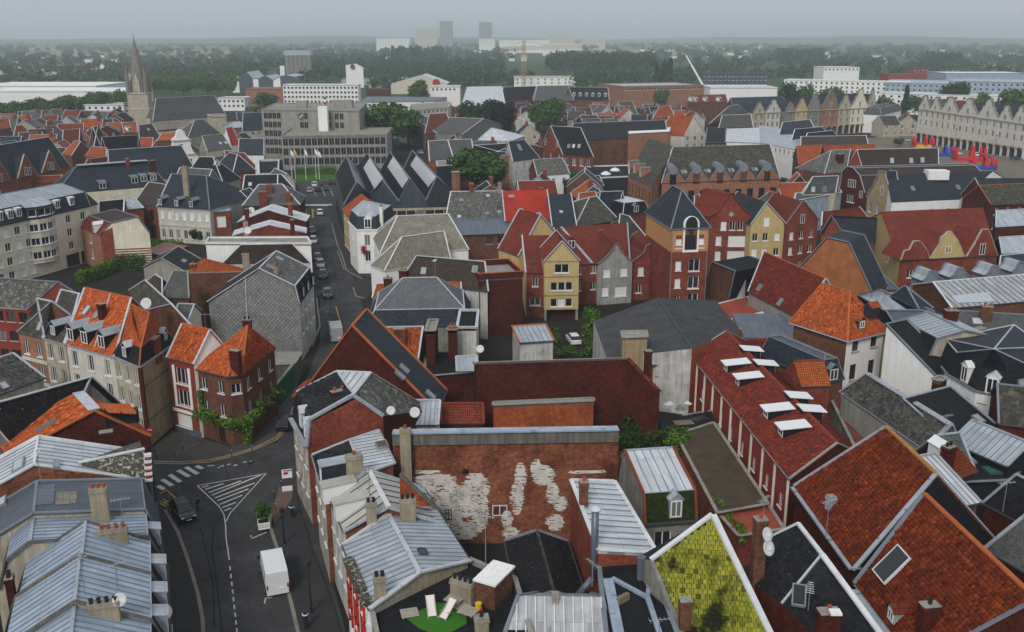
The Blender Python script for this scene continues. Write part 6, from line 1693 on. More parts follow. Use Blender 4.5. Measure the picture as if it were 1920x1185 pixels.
s=S('worn grey slate roof with two oval skylights',(389,283),(434,278),(381,255),(415,251),8,12.5,'slate_grey','stone_pale'); s.sky('F',413,269,1.0,1.4); s.sky('F',423,268,1.0,1.4)
S('steep vermilion roof over a white wall near the offices',(434,273),(450,270),(424,240),(434,238),8,14,'tile_bright','white_render')
house('brick_block','orange brick block with two windows left of the concrete offices',(425,240),(458,238),8.5,D=9,roof='gx',hr=10.5,wall='brick_pink',rm='zinc',wF=[W(2,1,1.4,1.8)])
S('dark red roof behind the skylight hip roof',(425,302),(478,309),(415,283),(463,286),7.5,10,'tile_dark')
S('blue slate house against the side of the concrete offices',(447,290),(494,290),(455,262),(488,258),7.5,11,'slate_blue','white_render')
S('narrow slate house beside the dark red roof',(455,245),(493,243),(458,212),(490,210),9,15,'slate_blue','white_dirty',wF=[W(3,1)])
S('blue nave roof of the baroque church',(212,330),(318,322),(226,284),(316,270),8,16,'slate_blue','stone_pale',name='nave',cat='church')
a,b=P(313,334,0),P(373,329,0)
s=Bld('baroque_front','white baroque church front with scrolled gable and oval windows',(a+b)/2,'church')
out=[(313,334),(314,302),(312,296),(319,290),(320,284),(324,268),(322,262),(330,256),(332,246),(339,242),(346,247),(349,256),(357,262),(358,274),(362,284),(366,288),(371,292),(370,300),(373,329)]
pts=[V(x,y,a,b) for x,y in out]
nn=Vector((-(b - a).y,(b - a).x,0)).normalized()
k=len(pts)
link('facade',mk_mesh('facade',[p - s.loc for p in pts]+[p+nn*1.2 - s.loc for p in pts],[tuple(range(k)),tuple(range(2*k - 1,k - 1,-1))]+[(i,(i+1) % k,(i+1) % k+k,i+k) for i in range(k)],'white_render'),s.e)
F=Face(); F.o=a; F.u=(b - a).normalized(); F.v=Vector((0,0,1)); F.n=-nn
for (x,y,w,h,kk) in ((343,306,1.8,3.4,'w'),(329,307,1.1,1.5,'d'),(357,302,1.1,1.5,'d'),(340,275,0.9,1.6,'d')): s.window(F,V(x,y,a,b) - Vector((0,0,h/2)),w,h,W(k=kk),0.06)
for y in (291,264): s.bar(V(318+(291 - y)*0.2,y,a,b) - nn*0.2,V(367 - (291 - y)*0.35,y - 3,a,b) - nn*0.2,0.5,0.35,'stone_white','cornice',0)
flat('cream_wing','cream stone wing right of the white baroque front',[(373,330),(422,322),(420,292),(374,298)],8.0,'slate_blue','cream_pale',cop='cream_pale',wins={0: [W(3,2,1.2,2.0)]})
s=Bld('stone_portal','ruined arched stone portal standing before the long slate hall',P(226,372,0),'arch')
n_=10; a,b=P(210,368,0),P(242,365,0); c=(a+b)/2; ux=(b - a).normalized(); hw=(b - a).length/2
ol=[(-hw,0),(-hw,7.6),(-hw*0.5,8.2),(0,8.6),(hw*0.5,8.2),(hw,7.6),(hw,0),(hw*0.55,0)]+[(hw*0.55*math.cos(math.pi*i/n_),4.0+hw*0.55*math.sin(math.pi*i/n_)) for i in range(n_+1)]+[(-hw*0.55,0)]
k=len(ol); ny=Vector((-ux.y,ux.x,0))
vs=[c+ux*x+Vector((0,0,z)) - s.loc for x,z in ol]
link('arch',mk_mesh('arch',vs+[p+ny*1.2 for p in vs],[tuple(range(k)),tuple(range(2*k - 1,k - 1,-1))]+[(i,(i+1) % k,(i+1) % k+k,i+k) for i in range(k)],'stone_pale'),s.e)
c0=P(268,238,0)
s=Bld('spire_church','grey stone church with tall pointed spire and gabled nave',c0,'church')
ang=R(8)
def sqr(w,z,rot=ang): return [c0+Vector((math.cos(rot+R(45+90*i))*w*0.7071,math.sin(rot+R(45+90*i))*w*0.7071,z)) for i in range(4)]
lev=[(10.5,0),(10.5,ZY(c0,205)),(11.0,ZY(c0,204)),(10.0,ZY(c0,202)),(10.0,ZY(c0,176)),(10.8,ZY(c0,175)),(9.6,ZY(c0,173))]
vs=[]; fs=[]
for w,z in lev: vs+=[p - s.loc for p in sqr(w,z)]
for k in range(len(lev) - 1):
 for i in range(4): fs.append((k*4+i,k*4+(i+1) % 4,k*4+4+(i+1) % 4,k*4+4+i))
fs.append((24,25,26,27))
link('tower',mk_mesh('tower',vs,fs,'stone_pale'),s.e)
zb,zt=ZY(c0,174),ZY(c0,70)
tip=P(253,70,zt); tip=Vector((c0.x - 0.4,c0.y,zt))
MB().lathe([(4.7,zb),(4.1,zb+(zt - zb)*0.18),(0.12,zt)],8).build('spire','stone_grey',s.e)
MB().tube((0,0,zt - 0.3),(0,0,zt+2.2),0.12).build('cross','metal_dark',s.e)
for p in sqr(8.8,0):
 q=p - s.loc
 MB().lathe([(1.1,zb),(1.0,zb+7.5),(0.05,zb+15)],6,(q.x,q.y,0)).build('pinnacle','stone_grey',s.e)
for i in range(4):
 aa=ang+R(90*i); q=Vector((math.cos(aa)*4.4,math.sin(aa)*4.4,0)); t_=Vector((-math.sin(aa),math.cos(aa),0))
 MB().add([q+t_*1.5+Vector((0,0,zb)),q - t_*1.5+Vector((0,0,zb)),q - t_*1.4+Vector((0,0,zb+6)),q+Vector((0,0,zb+10)),q+t_*1.4+Vector((0,0,zb+6)),Vector((0,0,zb+8))],[(0,1,2,3,4),(0,4,5),(4,3,5),(3,2,5),(2,1,5),(1,0,5)]).build('lucarne','stone_pale',s.e)
a,b,r0,r1=P(286,233,7),P(426,224,7),P(288,184,19),P(406,179,19)
s2=slope('spire_nave','grey stone nave with long slate roof and five small gables beside the spire',(287,226),(424,216),(288,184),(406,179),10.5,19.5,(0,1),wall='stone_pale',rm='slate_grey',rk='flashing',cat='church')
for x,y in ((292,222),(311,220),(331,219),(350,218),(369,216)): front_gable(s2,(x - 6,y),(x+7,y - 1),10.2,[(x+1,y - 17)],5,'stone_pale','slate_grey','stone_grey')
S('low dark aisle roof running in front of the church nave',(287,246),(400,238),(288,224),(392,218),6,9.5,'slate_dark','stone_pale',name='aisle')
house('church_apse','pale stone apse block at the end of the church nave',(398,220),(424,219),13,D=10,roof='flat',ph=0.6,wall='stone_pale',rm='slate_grey')
def txt(body,size,mat,p,ux,uz,parent,loc,name='lettering',ext=0.04):
 cu=bpy.data.curves.new('t','FONT'); cu.body=body; cu.size=size; cu.extrude=ext; cu.align_x='CENTER'; cu.align_y='CENTER'
 o=bpy.data.objects.new('t',cu); COL.objects.link(o)
 bpy.context.view_layer.update()
 me=bpy.data.meshes.new_from_object(o.evaluated_get(bpy.context.evaluated_depsgraph_get()))
 bpy.data.objects.remove(o); me.materials.clear(); me.materials.append(M(mat)); me.name=name
 n=ux.cross(uz); m=Matrix.Identity(4)
 for i in range(3): m[i][0]=ux[i]; m[i][1]=uz[i]; m[i][2]=n[i]; m[i][3]=p[i] - loc[i]
 return link(name,me,parent,m)
s=flat('office_block','tall concrete office block with blank clock wall behind the lower wing',[(490,207),(673,209),(688,193),(513,195)],18.6,'roof_grey_flat','concrete',ph=0.3,cop='concrete',cat='building',wins={0: [W(x=[0.04,0.085,0.13,0.175],r=5,w=1.55,h=2.3,fl=3.3,top=0.8,k='c'),W(x=[0.41,0.455,0.6,0.64,0.69,0.73,0.77,0.82],r=3,w=1.55,h=2.3,fl=3.3,top=0.8,k='c')]})
F=s.w['W0']; p=V(565,218,s.ps[0],s.ps[1])
MB().lathe([(1.4,-0.1),(1.4,0.1),(1.1,0.12)],20).build('clock','concrete_dark',s.e,s.L(Matrix.Translation(p+F.n*0.12) @ Matrix.Rotation(R(90),4,'X')))
MB().box(-0.9,0.9,-0.2,-0.14,-0.12,0.12).build('clock_hand','white_paint',s.e,s.L(Matrix.Translation(p+F.n*0.2) @ Matrix.Rotation(R(-40),4,'Y')))
s.box('plant_room',P(563,203,18.6)+Vector((0,3,0)),4,3,2.6,'concrete'); s.box('plant_room',P(640,203,18.6)+Vector((0,3,0)),8,4,3,'concrete')
s=flat('office_wing','long concrete office wing with rows of slim fins facing the lawn',[(527,257),(725,254),(734,241),(545,243)],11.6,'roof_grey_flat','concrete',ph=0.4,cop='concrete',cat='building',wins={0: [W(18,3,1.75,2.5,3.4,0.6,k='c',nx=2,m=0.01)]})
s.box('stair_tower',P(607,246,11.6)+Vector((0,1,0)),3.4,3,9,'white_render'); s.bar(P(607,246,11.6)+Vector((0,1,9)),P(607,246,11.6)+Vector((0,1,13.5)),0.12,0.12,'white_paint','flagpole',0)
q=P(607,246,11.6)+Vector((0,0.9,0))
for i,m_ in enumerate(('sheet_blue','white_paint','tile_bright')): s.bar(up(q,23.8 - i*0.9)+Vector((0.3,0,0)),up(q,23.8 - i*0.9)+Vector((1.3,0,-0.5)),0.06,0.85,m_,'flag',0)
sg=Bld('sign_wall','cream sign wall with dark lettering at the office entrance',P(662,316,0),'sign')
pq=P(662,312,0); sg.box('panel',up(pq,0),7.0,0.4,3.2,'cream_pale'); txt('MAIRIE',1.7,'metal_dark',up(pq,1.9)+Vector((0,-0.25,0)),Vector((1,0,0)),Vector((0,0,1)),sg.e,sg.loc)
s=S('dark slate house with zinc ridge and tall brick end by the side street',(806,302),(888,298),(803,264),(884,261),9,14.5,'slate_grey','brick_orange',rk='flashing_white'); s.bar(s.f['F'].at(0.5,0),s.f['F'].at(0.5,1),0.3,0.14,'flashing_white','roof_joint')
flat('black_clad_block','black clad block with white cap beside the round tree',[(820,312),(847,310),(846,300),(818,302)],9.5,'concrete','slate_blue',cop='flashing_white',cat='building')
house('brick_stack','free-standing square brick stack in front of the round tree',(854,324),(862,323),11.0,D=1.6,roof='flat',ph=0.1,wall='brick_pink',rm='concrete',cat='chimney')
s=gable('brick_town_house','brick town house with white trim, dark hip roof and tall windows',(926,303),8.6,(972,301),8.6,[(931,292),(964,290)],D=9,wall='brick_pink',rm='slate_dark',rk='flashing_white',wF=[W(2,1,1.3,1.8,z=[8.7]),W(2,2,1.4,2.4,3.6,1.4)])
S('black hipped roof with white hip lines behind the brick town house',(905,296),(965,292),(919,265),(947,275),9,12.5,'slate_dark',rk='flashing_white')
S('smooth blue-black slope with one roof window by the brick town house',(962,302),(1012,296),(948,264),(988,263),9,14.5,'slate_blue','white_dirty').sky('F',974,277,1.2,2.2)
S('pale zinc pyramid roof behind the dark town houses',(896,262),(956,264),(921,240),(925,240),9,12.5,'zinc_white','stone_pale',(1,1))
S('old brown tiled house beside the big left tree',(797,250),(850,246),(806,214),(836,212),8,14,'tile_dark')
S('grey gabled house with white coping near the side street',(820,250),(866,252),(825,214),(852,226),8,12.5,'slate_grey','stone_grey',rk='flashing_white')
flat('cream_apartments','long cream apartment building with flat roof beyond the big tree',[(768,208),(840,202),(846,192),(770,196)],12,'roof_grey_flat','cream_pale',ph=0.4,cop='flashing_white',cat='building',wins={0: [W(9,3,1.6,1.5)]})
flat('grey_roof_hall','long low hall with grey-blue roof behind the cream apartments',[(670,192),(815,190),(838,182),(690,181)],10,'zinc_dark','white_render',cop='lead',cat='building')
s=gable('brick_gable_hall','tall brick gable with white diamonds and a slate roof running right',(1012,281),9.0,(1056,290),9.0,[(1033,236)],(0,1088,239),wall='brick_red',rm='slate_dark',rk='flashing',wF=[W(2,1,1.2,2.4,z=[11.0]),W(3,1,1.2,2.2,z=[6.6])],wR=[W(4,2,1.3,2.2,3.4,1.0)])
for x in (1067,1076,1086): s.sky('R',x,274,1.0,1.3)
S('long grey slate hall running behind the white glass offices',(1092,242),(1240,236),(1090,233),(1232,223),12,16,'slate_dark')
s=flat('glass_office','white panelled office with glass bands and grey corner fin',[(1092,244),(1107,252),(1178,250),(1176,240),(1098,240)],12.2,'flashing_white','white_render',ph=0.5,cop='flashing_white',pmat='white_render',cat='building',wins={1: [W(8,3,1.55,1.7,3.6,2.6,k='d',nx=1)],0: [W(2,3,1.6,1.7,3.6,2.6,k='d',nx=1)]})
s.box('corner_fin',up(s.ps[1],0)+Vector((1.2,-0.3,0)),3.4,0.8,11.6,'zinc_dark',R(0))
flat('brick_office','plain brown brick block joined to the white glass offices',[(1178,251),(1256,247),(1258,238),(1178,243)],13.6,'white_render','brick_pink',cop='concrete',cat='building')
S('white walled cottage with lichen roof and striped brick end',(1008,329),(1068,325),(1000,299),(1054,296),6.5,10.5,'slate_lichen','white_render',wallL='brick_red',wF=[W(3,1,1.1,1.8,3,1.2)])
s=flat('black_flat_hall','wide black flat roof with white dome lights',[(1092,336),(1180,332),(1178,311),(1098,313)],5.5,'bitumen','slate_blue',cop='flashing_white',ph=0.3,pmat='white_render')
for x,y in ((1136,327),(1153,320)): MB().lathe([(1.6,0),(1.3,0.5),(0.4,0.9),(0.1,1.0)],10).build('dome_light','sheet_white',s.e,s.L(Matrix.Translation(P(x,y,5.55))))
S('small black hipped hut below the black flat roof',(1082,350),(1132,348),(1092,330),(1124,329),4.5,6.5,'slate_dark','bitumen',(1,1))
S('mossy gabled house beside the white-topped dormer house',(1078,425),(1160,412),(1106,370),(1118,368),7,11,'slate_moss','bitumen',(1,1))
S('orange roof peeping between slate roofs near the white dormer house',(1085,385),(1122,380),(1082,361),(1120,360),7.5,10,'tile_orange')
S('blue slate slope with white dormers left of the white-topped house',(1130,400),(1172,398),(1127,360),(1166,358),7,12,'slate_blue')
s=house('white_top_house','house with flat white roof over a slate mansard and arched dormer',(1168,403),(1217,398),7.5,D=9,roof='mh',hm=10,mi=0.8,hr=10.3,wall='brick_red',rm='slate_dark',um='zinc_white',rk='flashing'); s.dormer('F',1192,398,1.4,1.6,'lead','slate_dark')
S('mossy slate house in front of the white-topped dormer house',(1160,430),(1212,445),(1160,404),(1182,402),6.5,9.5,'slate_moss')
s=S('long brick hall with mossy roof and a row of arched wall dormers',(1241,343),(1462,335),(1259,275),(1447,272),10.5,18,'slate_moss','brick_pink',name='brick_hall',cat='building',rk='concrete',vk='flashing',wF=[W(10,1,1.7,2.9,z=[5.4],k='d',nx=1),W(10,1,1.7,2.4,z=[1.6],k='d',nx=1)])
for i in range(5):
 x0=1241+i*44.2; y0=343 - i*1.6
 front_gable(s,(x0,y0),(x0+43,y0 - 1.5),10.5,[(x0+17,y0 - 27),(x0+26,y0 - 27)],6,'brick_pink',None,'lead',wins=[(x0+21,y0 - 12,1.7,4.0,'d')])
 pz=V(x0+21,y0 - 24,s.a,s.b); MB().tube(pz+Vector((0,-0.4,0)) - s.loc,pz+Vector((0,6,0)) - s.loc,1.15,n=12).build('barrel_dormer','lead',s.e)
 for dx in (0.42,0.6): s.sky('F',x0+40+dx*18 - 8,y0 - 20,1.0,1.3) if i<4 else None
s=S('left wing of the brick hall with dark window slots',(1178,330),(1221,350),(1221,259),(1259,275),10.5,18,'slate_moss','brick_pink',name='brick_hall',cat='building',rk='none',wF=[W(7,2,1.0,2.9,3.8,1.4,k='d',nx=1)])
for x,y in ((1180,318),(1190,325),(1201,332)): s.dormer('F',x,y,1.3,2.2,'lead','brick_pink',gab=False,rh=0.3)
S('orange mottled roof over a brick gable near the square',(1498,308),(1531,306),(1491,273),(1545,272),9,13.5,'tile_orange','brick_brown',rk='ridge_orange')
S('long narrow orange roof behind the lichen-grey hip',(1546,284),(1642,282),(1545,272),(1640,270),10,12,'tile_orange',rk='none')
S('lichen-grey hipped roof with a brick stack',(1546,325),(1586,322),(1553,281),(1600,281),8,13.5,'slate_lichen','brick_brown',(1,0)).chim('F',1574,303,2.2,1.2,2.2,0,'brick_dark')
s=S('long dark roof with three white skylights facing away from the square',(1616,310),(1759,307),(1610,281),(1755,277),9,13.5,'slate_brown','red_paint',rk='flashing_white')
for x,y in ((1672,301),(1708,301),(1729,300)): s.sky('F',x,y,1.2,1.6)
gable('gambrel_brick_house','tall brown brick house with rounded gambrel gable and white windows',(1576,352),9.0,(1622,360),9.0,[(1580,321),(1590,312),(1601,315),(1613,329)],(1,1815,307),wall='brick_dark',rm=['slate_brown']*5,rk='zinc',wF=[W(x=[0.45],r=2,w=2.4,h=1.9,z=[9.6,5.8],nx=4),W(x=[0.85],r=2,w=1.0,h=1.7,z=[7.4,3.6])])
s=S('broad blue-grey roof with a white roof lantern above a white wall',(1672,378),(1800,373),(1660,326),(1866,321),8.5,14,'slate_blue','white_render',rk='none',wF=[W(x=[0.6,0.85],r=1,w=1.1,h=1.3,z=[5.0],k='d')]); s.box('roof_lantern',s.f['F'].hit(1755,332)+Vector((0,0,-0.5)),5,3,2.2,'white_render'); s.sky('F',1711,354,0.9,1.4); s.sky('F',1796,352,0.9,1.4)
gable('stepped_gable_house','ochre stepped-gable house with small white windows',(1626,368),8.0,(1674,379),8.0,[(1632,355),(1638,350),(1641,338),(1646,334),(1648,320),(1661,322),(1662,334),(1666,345),(1668,358),(1671,366)],D=3,wall='ochre_dirty',rm='slate_blue',rk='none',vk='stone_pale',wF=[W(x=[0.55],r=1,w=1.0,h=2.2,z=[9.0]),W(x=[0.15,0.45,0.8],r=1,w=1.0,h=2.2,z=[4.4])])
flat('blue_metal_wall','block clad in light blue corrugated metal',[(1489,377),(1578,361),(1574,352),(1492,362)],8.5,'slate_grey','zinc_blue',cop='flashing_white',cat='building')
s=S('grey slate hip with four white roof windows above the blue metal wall',(1506,363),(1566,361),(1524,331),(1572,330),9,13,'slate_grey','stone_pale',(1,0),rk='flashing_white')
for x,y in ((1524,355),(1545,355)): s.sky('F',x,y,1.1,1.4)
gable('dark_brick_gable','dark brick gable with small slit window and blue-grey roof at the right',(1794,374),8.0,(1854,386),8.0,[(1829,334)],(0,1935,334),wall='brick_dark',rm='slate_blue',rk='none',vk='stone_pale',wR=[W(5,2)])
house('dark_brick_house','dark brick house with paired white windows at the right edge',(1858,382),(1945,378),9.5,D=9,roof='gx',hr=13,wall='brick_dark',rm='slate_moss',rk='ridge_orange',wF=[W(4,2,1.0,1.6,3.2,1.0)])
S('grey roof house under the dark brick gable at the right',(1868,425),(1950,420),(1870,395),(1950,390),8,10.5,'zinc','brick_dark')
S('zinc covered bay roof with white window at the right edge',(1880,475),(1960,470),(1875,445),(1955,440),7.5,9.5,'zinc','slate_dark')
S('slate-blue low house between the three-gable house and the edge',(1872,520),(1960,510),(1880,480),(1960,470),7,9.5,'slate_blue','brick_dark')
flat('white_wall_block','blank white block behind the brick hall',[(1362,266),(1424,268),(1422,240),(1364,238)],12.5,'zinc_white','white_render',cop='flashing_white',cat='building')
flat('brick_window_block','narrow brown brick block with two white windows behind the brick hall',[(1322,268),(1360,268),(1361,238),(1326,240)],12.5,'bitumen','brick_brown',cop='lead',cat='building',wins={0: [W(4,2,1.2,1.9)]})
S('mossy roof with white ridge above the white block',(1348,240),(1412,238),(1357,216),(1405,214),12.8,15.5,'slate_moss',rk='flashing_white')
S('streaked grey slate roof with white hips near the stepped brick gable',(1330,232),(1404,214),(1349,198),(1401,197),11,16,'slate_grey',rk='flashing_white')
S('orange hipped roof beside the shaped white gable',(1223,224),(1264,218),(1232,200),(1260,198),9,13.5,'tile_orange')
gable('white_shaped_gable','house with ornate white gable front and long orange roof',(1283,254),9,(1324,252),9,[(1301,219)],(0,1256,217),wall='stone_white',rm='tile_orange',rk='ridge_orange',vk='flashing_white',wF=[W(3,2,1.0,1.7,3.0,0.4)])
S('very long blue slate roof behind the ornate gables',(1378,218),(1488,214),(1364,180),(1476,184),10,17,'slate_blue',rk='lead')
s=S('long dark red roof with arched white dormers near the boom lift',(1288,194),(1364,191),(1290,178),(1366,177),11,14,'tile_red',rk='none')
for x in (1298,1306,1325,1350): s.dormer('F',x,190,1.5,2.0,'lead','white_frame')
for i,q in enumerate((((1460,257),(1531,249),(1458,228),(1528,225)),((1484,265),(1556,258),(1481,241),(1551,239)),((1505,273),(1575,265),(1503,248),(1573,246)))):
 S(['first','second','third'][i]+' of three parallel blue slate roofs with white verges near the square',*q,10,14,'slate_blue','white_render',rk='flashing_white')
S('long brown roof ending in a white scroll at the square',(1502,273),(1627,271),(1503,256),(1623,254),11,13,'slate_brown',rk='flashing_white')
S('sheet white gallery roof stepping toward the square',(1420,266),(1500,282),(1424,246),(1510,262),10,10.6,'zinc','white_render',wF=[W(10,1,1.2,1.4,3,0.8)])
for i,q in enumerate((((886,176),(935,175),(876,163),(941,162),'zinc_white'),((957,185),(1013,183),(942,163),(1009,162),'slate_dark'),((1014,178),(1077,177),(1008,161),(1076,160),'slate_grey'),((1076,187),(1142,188),(1078,162),(1128,165),'slate_dark'))):
 s=S(['pale zinc','black slate','worn grey','dormered slate'][i]+' convent roof in the row behind the copper beech',*q[:4],10,17,q[4],'brick_brown',rk='flashing_white',name='convent')
 if i in (1,3):
  for t in (0.15,0.3,0.45,0.6,0.75,0.9): s.dormer('F',s.f['F'].at(t,0.3),0,1.6,1.8,'lead','white_frame')
def flem(label,a,b,zt,D,wall,rm,n=3,coping='stone_grey'):
 s=Bld('scroll_gable_house',label,(a+b)/2,'house','scroll-gabled houses round the square')
 x=(b - a).normalized(); nn=Vector((-x.y,x.x,0)); nn=-nn if nn.y<0 else nn
 L_=(b - a).length; he=a.z
 s.wall('F',a,b,wall,0,wins=[W(n,2,1.15,2.3,3.6,0.7)]+[W(n,1,L_/n*0.68,3.2,z=[0.05],k='o',nx=1)])  # dark panels close the arcade openings, standing in for the shade inside
 o_=[(0,0),(0.0,0.16),(0.09,0.3),(0.17,0.42),(0.22,0.6),(0.32,0.66),(0.34,0.84),(0.4,0.95),(0.5,1.0)]
 ol=o_+[(1 - t,h) for t,h in o_[::-1][1:]]
 pts=[lerp(a,b,t) - nn*0.1+Vector((0,0,h*(zt - he))) for t,h in ol]
 k=len(pts)
 g_=link('scroll_gable',mk_mesh('scroll_gable',[p - s.loc for p in pts]+[p+nn*0.5 - s.loc for p in pts],[tuple(range(k)),tuple(range(2*k - 1,k - 1,-1))]+[(i,(i+1) % k,(i+1) % k+k,i+k) for i in range(k)],wall,[(0,0)]*(6*k)),s.e)
 for i in range(1,k - 2): s.bar(pts[i]+nn*0.2,pts[i+1]+nn*0.2,0.8,0.25,coping,'coping',0.05,g_)
 s.bar(a - nn*0.2,b - nn*0.2,0.5,0.3,'stone_pale','cornice',0); s.bar(up(a,4.2) - nn*0.15,up(b,4.2) - nn*0.15,0.4,0.25,'stone_pale','cornice',0)
 m=up(lerp(a,b,0.5),he+(zt - he)*0.72)
 s.face('L',[a,m,m+nn*D,a+nn*D],rm); s.face('R',[b,b+nn*D,m+nn*D,m],rm)
 s.wall('SL',a,a+nn*D,wall,0); s.wall('SR',b,b+nn*D,wall,0); s.wall('B',a+nn*D,b+nn*D,wall,0,tops=[(0.5,m.z)])
 F=s.w['F']
 s.window(F,lerp(a,b,0.5)+Vector((0,0,(zt - he)*0.12)),1.2,min(2.2,(zt - he)*0.3),W(),0.3)
 for i in range(n):
  t=(i+0.5)/n; w_=L_/n*0.34
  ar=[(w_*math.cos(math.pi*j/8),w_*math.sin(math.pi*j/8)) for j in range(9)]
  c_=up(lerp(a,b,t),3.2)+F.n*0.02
  link('arch_pane_or_shade',mk_mesh('arch_shade',[c_+F.u*x_+Vector((0,0,z_)) - s.loc for x_,z_ in ar],[tuple(range(9))],'dark_glass'),s.e)  # dark half-round painted as shade under the open arch, not glazing
  ri=[(x_*1.18,z_*1.18) for x_,z_ in ar]
  vv=[c_+F.u*x_+Vector((0,0,z_)) - s.loc for x_,z_ in ar+ri]; vv+=[p+F.n*0.25 for p in vv]
  ff=[(18+j,18+j+1,27+j+1,27+j) for j in range(8)]+[(9+j,10+j,28+j,27+j) for j in range(8)]+[(j,18+j,19+j,j+1) for j in range(8)]
  link('arch_ring',mk_mesh('arch_ring',vv,ff,'stone_pale'),s.e)
 return s
q0,q1=P(1719,267,0),P(1930,301,0)
rowR=[(1723,1744,178,'stone_white','slate_grey',2),(1744,1764,181,'stone_white','slate_grey',2),(1764,1797,181,'stone_white','tile_red',3),(1797,1833,183,'stone_white','slate_blue',3),(1833,1871,185,'stone_white','slate_blue',3),(1871,1898,197,'stone_white','slate_blue',2),(1898,1926,197,'stone_white','slate_blue',2)]
nth=['first','second','third','fourth','fifth','sixth','seventh','eighth','ninth']
for i,(x0,x1,yt,wm,rm,n) in enumerate(rowR):
 ye=lambda x: 204+(x - 1723)*0.145
 a=V(x0,ye(x0),q0,q1); b=V(x1,ye(x1),q0,q1); a.z=b.z=(a.z+b.z)/2
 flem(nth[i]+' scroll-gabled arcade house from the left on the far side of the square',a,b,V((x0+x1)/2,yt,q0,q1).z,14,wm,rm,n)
q0,q1=P(1405,262,0),P(1641,247,0)
rowL=[(1413,1434,192,'stone_pale','slate_blue',2),(1437,1463,187,'stone_white','slate_blue',3),(1473,1491,192,'stone_grey','slate_blue',2),(1492,1514,185,'ochre','slate_brown',2),(1515,1539,175,'stone_grey','slate_blue',2),(1541,1572,168,'brick_pink','slate_blue',3),(1573,1596,178,'stone_pale','slate_blue',2),(1596,1626,167,'cream','slate_blue',3),(1626,1641,167,'stone_pale','slate_blue',2)]
for i,(x0,x1,yt,wm,rm,n) in enumerate(rowL):
 ye=212 - (x0 - 1413)*0.05
 a=V(x0,ye,q0,q1); b=V(x1,ye,q0,q1); a.z=b.z=(a.z+b.z)/2
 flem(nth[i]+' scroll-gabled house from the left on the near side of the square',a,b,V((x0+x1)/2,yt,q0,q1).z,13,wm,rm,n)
house('white_square_house','plain white house with slate mansard at the corner of the square',(1652,215),(1690,206),9,D=9,roof='mh',hm=12,mi=1.2,hr=13,wall='white_render',rm='slate_grey',wF=[W(4,2,1.2,2.0)])
# --- far buildings
def far_block(label,x0,x1,yt,Y,D,mat='white_render',rm='roof_grey_flat',rows=4,cols=10,name='far_block',dy=0.0,ww=1.5,k='g',**kw):
 q=ray((x0+x1)/2,yt); t=Y/q.y; z=CAM_H+q.z*t
 a=Vector((ray(x0,yt).x*t,Y,z)); b=Vector((ray(x1,yt).x*t,Y+dy,z))
 xh=(b - a).normalized(); yh=Vector((-xh.y,xh.x,0))
 return house(name,label,None,None,z,pts=[a,b,b+yh*D,a+yh*D],roof='flat',ph=0.4,rk=mat,wall=mat,rm=rm,wF=[W(cols,rows,ww,1.4,2.9,0.9,k=k,nx=1)] if rows else (),cat='building',**kw)
far_block('white apartment slab with small square windows behind the concrete offices',530,671,160,640,12,'white_render',rows=5,cols=20)
far_block('low brick block with white roof edge left of the apartment slab',460,530,167,660,18,'brick_pink',rows=0)
far_block('long low white warehouse with bright roof at the left behind the tree row',-60,180,162,720,60,'white_render','white_render',0)
far_block('second low warehouse with pale roof nearer the spire',-60,240,172,660,45,'white_render','white_render',0)
far_block('white building with ribbon windows in front of the tree row',150,231,197,560,14,'white_render',rows=2,cols=7)
far_block('blue-grey office front below the white ribbon-window building',152,230,211,540,8,'zinc_blue',rows=1,cols=6)
far_block('white-grey house beside the church tower',232,250,193,545,12,'stone_grey','slate_dark',rows=3,cols=2)
far_block('white clinic building behind the church apse',408,458,185,620,16,'white_render',rows=2,cols=6)
far_block('long white hall behind the crane',964,1080,146,880,30,'white_render',rows=2,cols=9)
far_block('long dark brick hall right of the apartment slab',686,728,168,760,14,'brick_dark',rows=0)
far_block('yellow-walled store among trees',691,713,155,900,14,'ochre',rows=0)
far_block('low grey retail shed with long roof',640,760,149,950,40,'zinc','zinc',0)
far_block('dark grey modern housing block with a yellow entrance',1318,1440,138,760,16,'zinc_dark','zinc',rows=4,cols=16)
far_block('low white gallery roof behind the dark red dormers',1332,1458,165,640,30,'white_render','zinc_white',0)
far_block('curved grey-roofed school left of the boom lift',1170,1330,163,640,40,'brick_pink','zinc',rows=1,cols=24,dy=20)
far_block('long white terrace block in the middle distance at the right',1470,1665,150,740,14,'white_render','zinc',rows=3,cols=24,dy=-40)
far_block('white ribbon building behind the long terrace block',1545,1612,127,900,30,'white_render','zinc',rows=1,cols=9)
far_block('grey metal hall with flat roof right of the terrace block',1660,1780,156,700,60,'zinc_blue','zinc',rows=2,cols=14,dy=-20)
far_block('white apartment row with orange panels behind the arcade houses',1650,1960,175,600,14,'white_render','zinc',rows=3,cols=26,dy=-60)
far_block('long blue-grey hall with pale roof at the right edge',1780,1960,153,640,50,'zinc_blue','zinc',rows=2,cols=20,dy=-30)
far_block('far shed with long bright roof edge at the right',1775,1930,138,860,40,'zinc_blue','white_render',0)
far_block('red and white small block right of centre distance',1712,1742,128,960,14,'red_paint',rows=2,cols=4)
far_block('low red wall building right of the white ribbon building',1665,1735,140,900,20,'red_paint','roof_grey_flat',0)
far_block('mid-rise housing left of the twin towers, palest of the cluster',778,820,53,3400,20,'cream_pale',rows=12,cols=8)
far_block('left of the two slim towers on the horizon',824,848,40,3300,22,'grey_render',rows=16,cols=5)
far_block('right of the two slim towers on the horizon',898,922,42,3600,22,'grey_render',rows=15,cols=5)
far_block('white mid-rise with ragged top left of the tower cluster',705,768,72,3000,30,'white_render',rows=7,cols=12)
